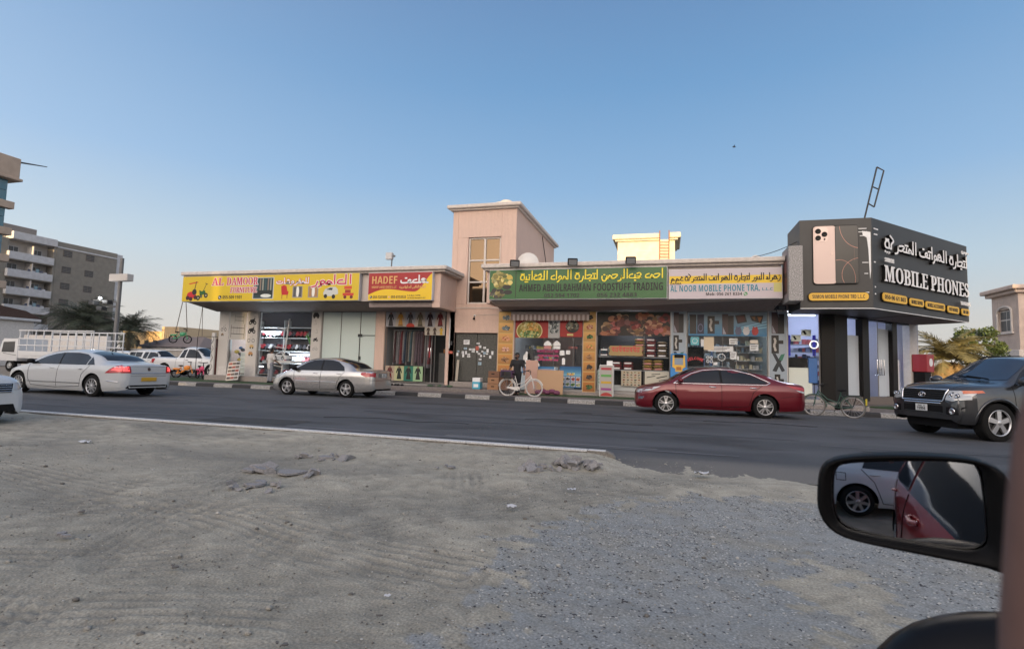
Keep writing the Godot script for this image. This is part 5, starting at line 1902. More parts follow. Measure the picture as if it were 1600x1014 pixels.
	for q in [[.6,1.24,5.48,"SUMON"],[6.6,7.5,4.4,"TRADING"]]:
		text(q[3],q[0],q[1],q[2],q[2] + .15,.12,mats.sign_white,t,.02,false,true,"small_letters",side)
	arabic("سومون",6.82,7.5,6.62,.16,.12,mats.sign_white,t,.02,.22,side,"small_letters")
	arabic("م.م.ذ",.6,.98,5.84,.1,.12,mats.sign_white,t,.02,.22,side,"small_letters")
	plate_.call(.5,2.24,4.05,4.36,"050-96 61 803",side)
	plate_.call(2.44,3.54,4.05,4.33,"MOBILE REPAIR",side)
	plate_.call(3.7,5.3,4.03,4.32,"MOBILE ACCESSORIES",side)
	plate_.call(5.53,6.56,4.01,4.29,"USED MOBILE",side)
	plate_.call(6.78,7.52,4.0,4.27,"SIM CARD",side)
	var tear := B.new()
	tear.prism(P2([6.72,6.55,6.98,6.5,6.97,5.1,6.94,4.8,6.9,5.9,6.86,6.3,6.74,6.38]),zf + .004,zf + .016)
	obj("torn_strip",tear,mats.sign_white,t)
	for q in [[6.6,6.62,.26],[6.58,6.5,.3],[6.64,6.36,.2],[6.7,5.38,.2],[6.76,4.98,.12],[6.78,4.3,.12]]:
		bx("bracket",V(q[0],q[1],zf + .003),V(q[0] + q[2],q[1] + .03,zf + .02),mats.sign_white,t,.004)
	for q in [[.12,6.62,.3],[.14,6.42,.22],[.1,5.4,.1],[.12,4.5,.06],[.12,4.25,.06]]:
		var bb := B.new()
		bb.xf = side
		bb.cbox(V(q[0],q[1],.003),V(q[0] + q[2],q[1] + .05,.02),.004)
		obj("bracket",bb,mats.sign_white,t)
	for i in 14:
		var sl := B.new()
		sl.xf = side
		sl.cbox(V(3.4 + i * .3,y0 - .035,-1.9),V(3.56 + i * .3,y0 - .004,-.06),.004)
		obj("underside_slat",sl,mats.slat_grey,t)
	var fr := thing("roof_frame","bare steel ladder frame leaning above the black sign","frame",V(6.95,7.03,-22.5))
	var l := B.new()
	l.tube([V(6.93,7.0,-22.5),V(7.4,9.05,-22.5)],.03,6)
	obj("post",l,mats.dark_metal,fr)
	var u := B.new()
	u.tube([V(7.4,9.05,-22.5),V(7.62,8.9,-22.5),V(7.28,7.55,-22.5)],.028,6)
	obj("rail",u,mats.dark_metal,fr)
	for q in [[7.09,7.7,7.28,7.55],[7.24,8.32,7.45,8.2]]:
		var r := B.new()
		r.tube([V(q[0],q[1],-22.5),V(q[2],q[3],-22.5)],.024,6)
		obj("rung",r,mats.dark_metal,fr)

func _round(x0: float,y0: float,x1: float,y1: float,r: float) -> PackedVector2Array:
	var p := PackedVector2Array()
	for q in [[x1 - r,y1 - r,.0],[x0 + r,y1 - r,.25],[x0 + r,y0 + r,.5],[x1 - r,y0 + r,.75]]:
		for k in 6:
			var a: float = TAU * (q[2] + .05 * k)
			p.append(Vector2(q[0] + cos(a) * r,q[1] + sin(a) * r))
	return p

# ---------------------------------------------------------------- what stands in and on the shop fronts
func silhouettes(w: int,h: int,bg: Color,kinds: Array) -> Pic:
	var p := Pic.new(w,h,bg)
	for k in kinds:
		var x: float = k[0]
		var y: float = k[1]
		var sx: float = k[2]
		var sy: float = sx * w / h
		var c: Color = k[4]
		match k[3]:
			"bike":
				for e in [-.6,.6]:
					p.ell(x + e * sx,y + .4 * sy,.42 * sx,.42 * sy,c,.72)
				p.line(Vector2(x - .6 * sx,y + .4 * sy),Vector2(x - .1 * sx,y - .3 * sy),.012,c)
				p.line(Vector2(x - .1 * sx,y - .3 * sy),Vector2(x + .5 * sx,y - .3 * sy),.012,c)
				p.line(Vector2(x + .6 * sx,y + .4 * sy),Vector2(x + .42 * sx,y - .7 * sy),.012,c)
				p.line(Vector2(x,y + .4 * sy),Vector2(x - .15 * sx,y - .55 * sy),.012,c)
				p.line(Vector2(x + .25 * sx,y - .7 * sy),Vector2(x + .6 * sx,y - .75 * sy),.012,c)
			"motor":
				for e in [-.6,.62]:
					p.ell(x + e * sx,y + .4 * sy,.42 * sx,.42 * sy,c,.45)
				p.poly([x - .8 * sx,y - .2 * sy,x + .2 * sx,y - .4 * sy,x + .7 * sx,y - .6 * sy,x + .5 * sx,y + .1 * sy,x + .1 * sx,y + .5 * sy,x - .4 * sx,y + .4 * sy],c)
				p.line(Vector2(x + .4 * sx,y - .5 * sy),Vector2(x + .65 * sx,y - .95 * sy),.02,c)
			"toy":
				p.poly([x - .9 * sx,y,x - .5 * sx,y - .6 * sy,x + .4 * sx,y - .6 * sy,x + .9 * sx,y,x + .8 * sx,y + .4 * sy,x - .8 * sx,y + .4 * sy],c)
				for e in [-.5,.5]:
					p.ell(x + e * sx,y + .45 * sy,.25 * sx,.28 * sy,Color(.05,.05,.05))
			"bed":
				p.line(Vector2(x - sx,y - .7 * sy),Vector2(x - sx,y + .8 * sy),.02,c)
				p.line(Vector2(x + sx,y - .8 * sy),Vector2(x + sx,y + .9 * sy),.02,c)
				for e in [-.4,.35]:
					p.line(Vector2(x - sx,y + e * sy),Vector2(x + sx,y + (e + .1) * sy),.03,c)
				for e in [-.6,-.1,.3]:
					p.line(Vector2(x + e * sx,y - .6 * sy),Vector2(x + e * sx,y + .4 * sy),.012,c)
			"scooter":
				p.line(Vector2(x - .6 * sx,y + .5 * sy),Vector2(x + .4 * sx,y + .4 * sy),.02,c)
				p.line(Vector2(x + .4 * sx,y + .5 * sy),Vector2(x,y - .8 * sy),.016,c)
				p.line(Vector2(x - .3 * sx,y - .8 * sy),Vector2(x + .3 * sx,y - .75 * sy),.016,c)
	return p

func shelf_goods(t: Node3D,x0: float,x1: float,z: float,ys: Array,cols: Array,deep := .35,called := "goods",hh := .2) -> void:
	for y in ys:
		bx("shelf",V(x0,y - .03,z - deep),V(x1,y,z),mats.shelf,t,.004)
		var x := x0 + .03
		while x < x1 - .1:
			var w := rng.randf_range(.07,.2)
			var h := rng.randf_range(.4,1.0) * hh
			var k: int = rng.randi() % cols.size()
			bx(called,V(x,y + .002,z - deep + .03),V(minf(x + w,x1 - .02),y + h,z - .02 - rng.randf() * .05),mat("goods_%s" % cols[k].to_html(false),cols[k],.5),t,.006)
			x += w + rng.randf_range(.005,.04)

func furniture_front(t: Node3D) -> void:
	var ink := Color(.05,.05,.055)
	var wht := Color(.72,.70,.68)
	glazing(t,-23.05,-21.86,.5,3.9,WALL - .1,mats.shop_glass)
	glazing(t,-21.16,-17.82,.52,3.9,WALL - .1,mats.shop_glass)
	var po := func(called: String,label: String,x0: float,y0: float,x1: float,y1: float,pic: Pic) -> void:
		tag(sheet(called,x0,y0,x1,y1,WALL + .012,pic.mat(.6),null,.01),label,"poster")
	po.call("sticker_panel","narrow white panel with one bicycle sticker at the left end of the furniture shop",-23.7,.9,-23.08,3.88,silhouettes(96,400,wht,[[.5,.3,.3,"bike",ink],[.4,.42,.16,"toy",Color(.5,.4,.3)]]))
	po.call("bed_poster","white poster of a folding bed and a bunk bed in the upper left window",-23.0,2.35,-21.9,3.86,silhouettes(160,220,Color(.66,.65,.63),[[.5,.68,.4,"bed",ink],[.56,.24,.26,"bed",Color(.4,.42,.4)]]))
	po.call("sticker_panel","white pier panel with two motorbike stickers above a bicycle",-21.84,.9,-21.18,3.88,silhouettes(110,480,wht,[[.5,.17,.36,"motor",ink],[.46,.33,.36,"motor",ink],[.45,.49,.36,"bike",Color(.4,.4,.4)],[.55,.63,.24,"toy",Color(.75,.62,.4)],[.5,.76,.26,"toy",Color(.68,.5,.3)]]))
	po.call("sticker_panel","white pier panel with scooter stickers between the big window and the frosted one",-17.8,1.4,-17.25,3.88,silhouettes(90,400,wht,[[.45,.08,.4,"toy",ink],[.4,.24,.3,"scooter",ink],[.6,.42,.25,"scooter",ink],[.5,.58,.26,"motor",ink],[.5,.76,.28,"bike",Color(.45,.45,.45)]]))
	po.call("toy_frieze","strip of toy car stickers running above the furniture shop windows",-22.9,3.93,-17.9,4.12,silhouettes(900,40,Color(.40,.35,.34),[[.08,.5,.016,"scooter",ink],[.18,.5,.016,"scooter",ink],[.29,.5,.022,"toy",ink],[.42,.5,.022,"motor",ink],[.56,.5,.024,"toy",Color(.45,.08,.08)],[.69,.5,.022,"toy",Color(.5,.12,.05)],[.8,.5,.02,"scooter",ink],[.93,.5,.022,"toy",ink]]))
	var s := thing("toy_shelves","shelf rack of toy cars and tricycles under white tubes inside the furniture shop","shelf",V(-21.2,.36,-26.3))
	for x in [-23.1,-21.2,-19.3]:
		bx("upright",V(x,.36,-26.9),V(x + .05,3.6,-26.3),mats.shelf_white,s)
	for y in [1.15,1.85,2.6,3.2]:
		bx("shelf",V(-23.1,y - .04,-26.95),V(-19.2,y,-26.3),mats.shelf_white,s)
	for k in 60:
		var x := -23.05 + .255 * (k % 15) + rng.randf() * .05
		var y: float = [.4,1.16,1.86,2.61][k / 15]
		var c: Color = [Color(.05,.05,.06),Color(.4,.03,.04),Color(.6,.6,.62),Color(.1,.1,.12),Color(.3,.05,.06)][rng.randi() % 5]
		var m := mat("toy%s" % c.to_html(false),c,.35)
		var b := B.new()
		b.prism(P2([x,y + .08,x + .02,y + .2,x + .1,y + .24,x + .15,y + .36,x + .24,y + .36,x + .3,y + .22,x + .32,y + .1]),-26.6,-26.35)
		var toy := obj("toy_car",b,m,s)
		var wb := B.new()
		for e in [.06,.26]:
			wb.tube([V(x + e,y + .07,-26.64),V(x + e,y + .07,-26.31)],.065,10)
		obj("wheel",wb,mats.rubber,toy)
	for q in [[-22.9,-21.3,3.02],[-20.7,-19.35,1.75],[-20.0,-19.3,1.12],[-23.0,-22.4,1.02]]:
		lamp_tube(s,V(q[0],q[2] - .1,-26.24),V(q[1],q[2] - .1,-26.24),2.2,Color(.85,.93,1.0),q[2] in [3.02,1.75])
	bx("back_panel",V(-23.4,.36,-27.0),V(-19.0,4.1,-26.96),mat("toy_back",Color(.13,.12,.13),.7),s)
	var h := hull(sedan_spec(-2.36,2.17,2.6,.95,{"h": 1.7,"trunk": 1.2,"belt": 1.05,"hood": 1.1,"nose": .95,"wheel": .4}))
	var rc := thing("ride_on_car","white children's ride-on car behind the furniture shop window","toy car",V(-20.15,1.3,-25.1),-.35,"",false)
	rc.scale = Vector3.ONE * .27
	obj("body",h.body(),mats.white_paint,rc)
	glass_row(h,rc,[[1.06,1.08,.55,1.4,.3,1.5,-.6,1.5,-1.1,1.12]],null)
	screens(h,rc,{"windscreen": [1.2,1.02,.62,.48,.36,.5]})
	wheels(rc,2.6,1.9,.4,.3,"five")
	bx("plinth",V(-4.4,-.5,-1.9),V(5.6,-.02,1.9),mats.shelf_white,rc)
	var pole := thing("display_pole","white display pole standing behind the furniture shop window","pole",V(-19.75,.4,-24.75))
	var pb := B.new()
	pb.tube([V(-19.95,.4,-24.75),V(-19.6,3.55,-24.75)],.04,8)
	obj("post",pb,mats.shelf_white,pole)
	for k in 3:
		var ab := B.new()
		ab.tube([V(-19.92 + .11 * k,.95 + 1.0 * k,-24.75),V(-20.7 + .11 * k,1.05 + 1.0 * k,-24.9)],.025,6)
		obj("arm",ab,mats.shelf_white,pole)
	var pl := thing("green_plant","bright green leafy plant hanging in the furniture shop window","plant",V(-18.25,1.9,-24.8))
	var pot := B.new()
	pot.xf = Transform3D(Basis(),V(-18.25,1.9,-24.8))
	pot.lathe([Vector2(.0,0),Vector2(.1,0),Vector2(.14,.22),Vector2(.12,.22)],10)
	obj("pot",pot,mats.dark_metal,pl)
	for k in 18:
		var lf := B.new()
		var a := TAU * k / 18.0 + rng.randf() * .3
		var l := rng.randf_range(.4,.95)
		var q := []
		for i in 5:
			var f := i / 4.0
			q.append(V(-18.25 + cos(a) * .45 * f * l,2.1 + l * (f * 1.3 - f * f * .5),-24.8 + sin(a) * .3 * f * l))
		for i in 4:
			var w := V(.035,0,.035) * sin(PI * (i + .6) / 5.2) * 1.6
			var w2 := V(.035,0,.035) * sin(PI * (i + 1.6) / 5.6) * 1.6
			lf.quad(q[i] - w,q[i] + w,q[i + 1] + w2,q[i + 1] - w2)
		obj("leaf",lf,mat("leaf_bright",Color(.16,.42,.05),.5,0,{"back": Color(.2,.5,.1)}),pl)
	var st := thing("box_stack","stack of pale flat boxes behind the left pane of the furniture shop","boxes",V(-22.2,.37,-24.8))
	for k in 7:
		bx("flat_box",V(-22.55 + rng.randf() * .04,.37 + k * .19,-25.2),V(-21.9,.55 + k * .19,-24.6),mat("pale_box%d" % (k % 2),Color(.48,.53,.50) if k % 2 else Color(.42,.47,.45),.7),st)
	var dk := thing("dark_toys","dark jumble of wheeled toys behind the leftmost pane","toys",V(-22.75,.37,-24.7))
	for k in 14:
		var b := B.new()
		b.ball(V(-22.95 + rng.randf() * .3,.5 + k * .11,-24.7 - rng.randf() * .3),V(.13,.1,.12) * rng.randf_range(.7,1.2),8,5)
		obj("toy",b,mat("dt%d" % (k % 4),[Color(.03,.03,.035),Color(.05,.12,.25),Color(.06,.06,.06),Color(.45,.36,.08)][k % 4 if k < 6 else 0],.5),dk)
	var rk := thing("leaflet_rack","leaning picture rack with rows of dark photographs before the sticker pier","rack",V(-21.7,.166,-23.3))
	var tl := Transform3D(Basis(Vector3.RIGHT,-.25) * Basis(Vector3.FORWARD,-.1),V(-22.05,.17,-23.15))
	var rb := B.new()
	rb.xf = tl
	rb.cbox(V(0,0,-.04),V(.75,1.0,.0),.01)
	obj("board",rb,mats.shelf_white,rk)
	for k in 5:
		for j in 3:
			var c := B.new()
			c.xf = tl
			c.cbox(V(.05 + .23 * j,.06 + .19 * k,.002),V(.26 + .23 * j,.19 + .19 * k,.012),.002)
			obj("photo",c,mat("ph%d" % ((k + j) % 3),[Color(.06,.05,.05),Color(.25,.07,.05),Color(.12,.09,.07)][(k + j) % 3],.5),rk)
	glazing(t,-17.22,-14.08,.5,3.9,WALL - .08,mats.frosted_glass,[-16.1,-14.98])
	var cur := thing("white_curtain","pale sheet hung behind the frosted green shop window","curtain",V(-15.6,.4,-24.75))
	var rows := []
	for y in [.5,1.6,2.7,3.85]:
		var row := PackedVector3Array()
		for k in 40:
			row.append(V(-17.15 + 3.0 * k / 39.0,y,-24.8 + .05 * sin(k * 1.7) + .03 * sin(k * .6)))
		rows.append(row)
	var cb := B.new()
	cb.grid(rows)
	obj("cloth",cb,mat("curtain",Color(.62,.66,.62),.9),cur)
	var lk := thing("door_lock","black latch bar and lock box on the frosted glass door","lock",V(-14.9,1.5,-24.24))
	bx("box",V(-15.08,2.6,WALL - .07),V(-14.84,2.74,WALL - .02),mats.dark_metal,lk)
	bx("bar",V(-14.84,2.66,WALL - .07),V(-14.1,2.69,WALL - .04),mats.dark_metal,lk)
	bx("stile",V(-15.0,.9,WALL - .075),V(-14.97,2.55,WALL - .055),mats.dark_metal,lk,.004)
	bx("handle",V(-15.0,1.45,WALL - .07),V(-14.88,1.62,WALL - .02),mats.dark_metal,lk)
	for q in [["orange_trike","orange children's bicycle parked at the left corner of the furniture shop",-26.3,-24.6,Color(.75,.25,.03),.5],["pink_bike","pink children's bicycle parked beside the white corner post",-24.85,-24.3,Color(.62,.06,.16),-.4]]:
		var b := thing(q[0],q[1],"bicycle",V(q[2],.15,q[3]),q[5],"",false)
		kid_bike(b,mat("k" + q[0],q[4],.4),1.15)
	for q in [["hanging_bike","green toy bicycle hanging on ropes under the canopy corner",-24.6,2.05,-22.6,Color(.05,.28,.13),.5]]:
		var b := thing(q[0],q[1],"bicycle",V(q[2],q[3],q[4]),q[6],"",false)
		kid_bike(b,mat("k" + q[0],q[5],.4),.95)
		for sx in [-.25,.3]:
			var r := B.new()
			r.tube([V(sx,.6,0),V(.05 + sx * .3,2.15,.0)],.02,5)
			obj("rope",r,mats.rope,b)
	var rp := thing("rope_pair","pair of ropes with a wire frame hanging beside the green toy bicycle","rope",V(-23.4,2.4,-22.9))
	for x in [-23.75,-23.5]:
		var r := B.new()
		r.tube([V(x,2.45,-22.9),V(-23.6,4.05,-22.9)],.014,5)
		obj("rope",r,mats.rope,rp)
	var wf := B.new()
	wf.tube([V(-24.3,.2,-23.4),V(-24.3,2.45,-23.4),V(-23.0,2.45,-23.4),V(-23.0,1.9,-23.4)],.018,6)
	obj("wire_frame",wf,mats.dark_metal,rp)
	var rc2 := thing("red_rug","rolled dark red rug standing at the corner of the furniture shop","rug",V(-24.2,.15,-24.5))
	var rg := B.new()
	rg.xf = Transform3D(Basis(),V(-24.3,.16,-24.9))
	rg.lathe([Vector2(.0,0),Vector2(.24,.0),Vector2(.25,2.2),Vector2(.2,2.24),Vector2(0,2.22)],14)
	obj("roll",rg,mat("rug_red",Color(.13,.03,.025),.95,0,{"mottle": [tex.worn,1.5]}),rc2)
	var wp := thing("white_board_post","tall narrow white board with dark scribbles standing by the pier","board",V(-23.85,.15,-23.9))
	bx("board",V(-23.98,.16,-24.1),V(-23.74,2.7,-24.0),mats.shelf_white,wp)
	for k in 4:
		var sc := B.new()
		sc.tube([V(-23.95,.6 + k * .5,-23.99),V(-23.8,.85 + k * .5,-23.99),V(-23.9,1.0 + k * .5,-23.99)],.012,4)
		obj("wire",sc,mats.black,wp)

func kid_bike(b: Node3D,m: Material,s: float) -> void:
	for x in [-.36,.36]:
		var w := B.new()
		var ring := []
		for k in 18:
			ring.append(V(x * s + .2 * s * cos(TAU * k / 18),.22 * s + .2 * s * sin(TAU * k / 18),0))
		w.tube(ring,.03 * s,6,true)
		for k in 5:
			w.tube([V(x * s,.22 * s,0),ring[k * 3]],.008 * s,4)
		obj("wheel",w,mats.rubber,b)
	var f := B.new()
	f.tube([V(-.36,.22,0) * s,V(-.1,.3,0) * s,V(.26,.62,0) * s,V(.36,.22,0) * s],.03 * s,6)
	f.tube([V(-.36,.22,0) * s,V(-.16,.56,0) * s,V(-.1,.3,0) * s],.025 * s,6)
	obj("frame",f,m,b)
	var c := B.new()
	c.ball(V(.1,.5,0) * s,V(.16,.12,.07) * s,8,6)
	c.ball(V(-.36,.44,0) * s,V(.2,.05,.06) * s,8,6)
	obj("fairing",c,m,b)
	var h := B.new()
	h.tube([V(.2,.8,-.22) * s,V(.26,.78,0) * s,V(.2,.8,.22) * s],.02 * s,6)
	h.tube([V(.26,.6,0) * s,V(.26,.79,0) * s],.02 * s,6)
	obj("handlebar",h,mats.black,b)
	var sd := B.new()
	sd.ball(V(-.18,.6,0) * s,V(.13,.04,.08) * s,8,5)
	obj("saddle",sd,mats.black,b)

func clothing_front(t: Node3D) -> void:
	glazing(t,-13.56,-10.26,.4,3.9,WALL - .08,mats.shop_glass,[-11.35,-10.85])
	var figure := func(p: Pic,x: float,w: float,c: Color,hem: Color,y0: float,y1: float) -> void:
		p.ell(x,y0 + .06,w * .14,.06,Color(.45,.32,.25))
		var m := y0 * .5 + y1 * .5
		p.poly([x - w * .22,y0 + .13,x + w * .22,y0 + .13,x + w * .36,m,x + w * .26,m + .04,x + w * .18,y0 + .3,x + w * .15,m - .04,x + w * .3,y1,x - w * .26,y1,x - w * .15,m - .04,x - w * .18,y0 + .3,x - w * .3,m + .04,x - w * .38,m],c)
		p.line(Vector2(x,y0 + .14),Vector2(x + w * .03,y1 - .1),.006,c.lerp(Color(.8,.75,.7),.35))
		p.poly([x - w * .24,y1 - .1,x + w * .27,y1 - .1,x + w * .3,y1,x - w * .26,y1],hem)
	var p := Pic.new(420,96,Color(.66,.62,.58))
	var i := 0
	for c in [Color(.15,.15,.17),Color(.75,.52,.12),Color(.28,.25,.24),Color(.42,.38,.28),Color(.17,.05,.08),Color(.45,.06,.07)]:
		if i % 2 == 0:
			p.rect(i / 6.0,0,(i + 1) / 6.0,1,Color(.60,.60,.62))
		figure.call(p,(i + .5) / 6.0,.15,c,c.lerp(Color(.05,.05,.05),.4),.04,.96)
		i += 1
	p.ell(.42,.95,.07,.2,Color(.72,.2,.1))
	tag(sheet("dress_poster",-13.5,3.12,-10.32,3.86,WALL + .012,p.mat(.6),null,.01),"wide poster of six dressed figures along the top of the clothing window","poster")
	p = Pic.new(150,70,Color(.66,.63,.58))
	i = 0
	for c in [Color(.2,.13,.11),Color(.22,.15,.12),Color(.75,.6,.1)]:
		figure.call(p,.18 + .32 * i,.26,c,c,.02,.95)
		i += 1
	tag(sheet("dress_poster",-11.38,2.72,-10.32,3.115,WALL + .012,p.mat(.6),null,.01),"short poster of three robes hanging below the wide dress poster","poster")
	p = Pic.new(260,96,Color(.66,.68,.55))
	i = 0
	for c in [Color(.35,.12,.10),Color(.04,.12,.09),Color(.06,.06,.06),Color(.07,.06,.06)]:
		p.rect(i / 4.0,0,(i + 1) / 4.0,1,[Color(.62,.55,.48),Color(.66,.66,.5),Color(.12,.42,.36),Color(.56,.68,.52)][i])
		figure.call(p,(i + .5) / 4.0,.22,c,c,.02,.9)
		i += 1
	tag(sheet("dress_poster",-13.42,.48,-11.4,1.2,WALL + .012,p.mat(.6),null,.01),"low green-toned poster of four gowns under the clothing window","poster")
	var r := thing("clothes_rail","rail of patterned robes hanging inside the clothing shop window","clothes rail",V(-12.3,.4,-24.9))
	var b := B.new()
	b.tube([V(-13.4,3.0,-24.9),V(-11.3,3.0,-24.9)],.02,6)
	for x in [-13.4,-11.3]:
		b.tube([V(x,.37,-24.9),V(x,3.0,-24.9)],.02,6)
	obj("rail",b,mats.alloy,r)
	var cols := [Color(.16,.06,.07),Color(.30,.29,.30),Color(.35,.33,.35),Color(.34,.05,.06),Color(.45,.42,.42),Color(.07,.12,.20),Color(.14,.13,.13),Color(.42,.36,.30),Color(.10,.20,.24),Color(.5,.44,.40),Color(.20,.14,.17),Color(.24,.17,.21),Color(.22,.14,.18),Color(.25,.18,.22)]
	for k in 18:
		var x := -13.25 + .112 * k
		var g := B.new()
		var low := 1.35 + .12 * sin(k * 1.9) - (.12 if k > 11 else .0)
		var rows := []
		for y in [low,1.7,2.2,2.6,2.85,2.97]:
			var f: float = (2.97 - y) / (2.97 - low)
			var row := PackedVector3Array()
			for j in 13:
				var a := TAU * j / 12.0
				var wd := lerpf(.05,.09,f)
				var dp := lerpf(.18,.26,f) if y < 2.9 else .05
				row.append(V(x + cos(a) * wd * (1.0 + .25 * sin(a * 3 + k)) + .05 * f * sin(k * 2.1),y,-24.9 - sin(a) * dp))
			rows.append(row)
		g.grid(rows,true)
		obj("robe",g,mat("robe%d" % (k % 14),cols[k % 14],.9,0,{"mottle": [noise_tex("cloth",.08,3,.35,1.0,256,FastNoiseLite.TYPE_CELLULAR),3.0]}),r)
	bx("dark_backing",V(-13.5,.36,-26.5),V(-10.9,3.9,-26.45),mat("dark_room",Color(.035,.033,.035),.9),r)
	var cn := thing("shop_counter","dark counter with orange goods inside the clothing shop door","counter",V(-10.6,.36,-26.5))
	bx("counter",V(-11.2,.36,-26.4),V(-10.1,1.9,-25.6),mat("counter_grey",Color(.10,.10,.10),.6),cn)
	for k in 6:
		bx("parcel",V(-11.0 + k * .15,1.9,-25.9),V(-10.88 + k * .15,2.1 + .05 * (k % 3),-25.7),mat("parcel_orange",Color(.5,.2,.05),.6),cn)
	var hd := thing("pull_bars","pair of steel bow handles with red tape on the clothing shop door","pull bars",V(-11.1,1.5,-24.22))
	for x in [-11.16,-11.03]:
		var hb := B.new()
		hb.tube([V(x,1.55,WALL - .08),V(x,1.55,WALL),V(x,2.1,WALL),V(x,2.1,WALL - .08)],.016,6)
		obj("handle",hb,mats.chrome,hd)
	bx("red_tape",V(-11.14,1.65,WALL - .075),V(-11.05,1.95,WALL - .06),mat("tape_red",Color(.35,.03,.04),.6),hd)
	for x in [-12.75,-11.75,-10.85]:
		bulkhead(V(x,3.99,WALL + .02),"round white lamp under the clothing sign, %s" % {-12.75: "left of three",-11.75: "middle of three",-10.85: "right of three beside the pier"}[x])
	var sh := thing("shoes","row of black sandals left on the step before the clothing shop","shoes",V(-12.1,.3,-22.9))
	for k in 7:
		var b2 := B.new()
		b2.ball(V(-12.75 + k * .17,.34,-22.75 + .05 * (k % 2)),V(.07,.045,.13),8,5)
		obj("sandal",b2,mats.black,sh)

func bulkhead(at: Vector3,label: String) -> void:
	var l := thing("canopy_lamp",label,"lamp",at)
	var b := B.new()
	b.ball(at + V(0,0,.05),V(.07,.085,.07),12,8)
	obj("globe",b,mat("lamp_off",Color(.55,.53,.50),.4),l)
	bx("base",at - V(.05,.05,.02),at + V(.05,.05,.01),mats.shelf_white,l)

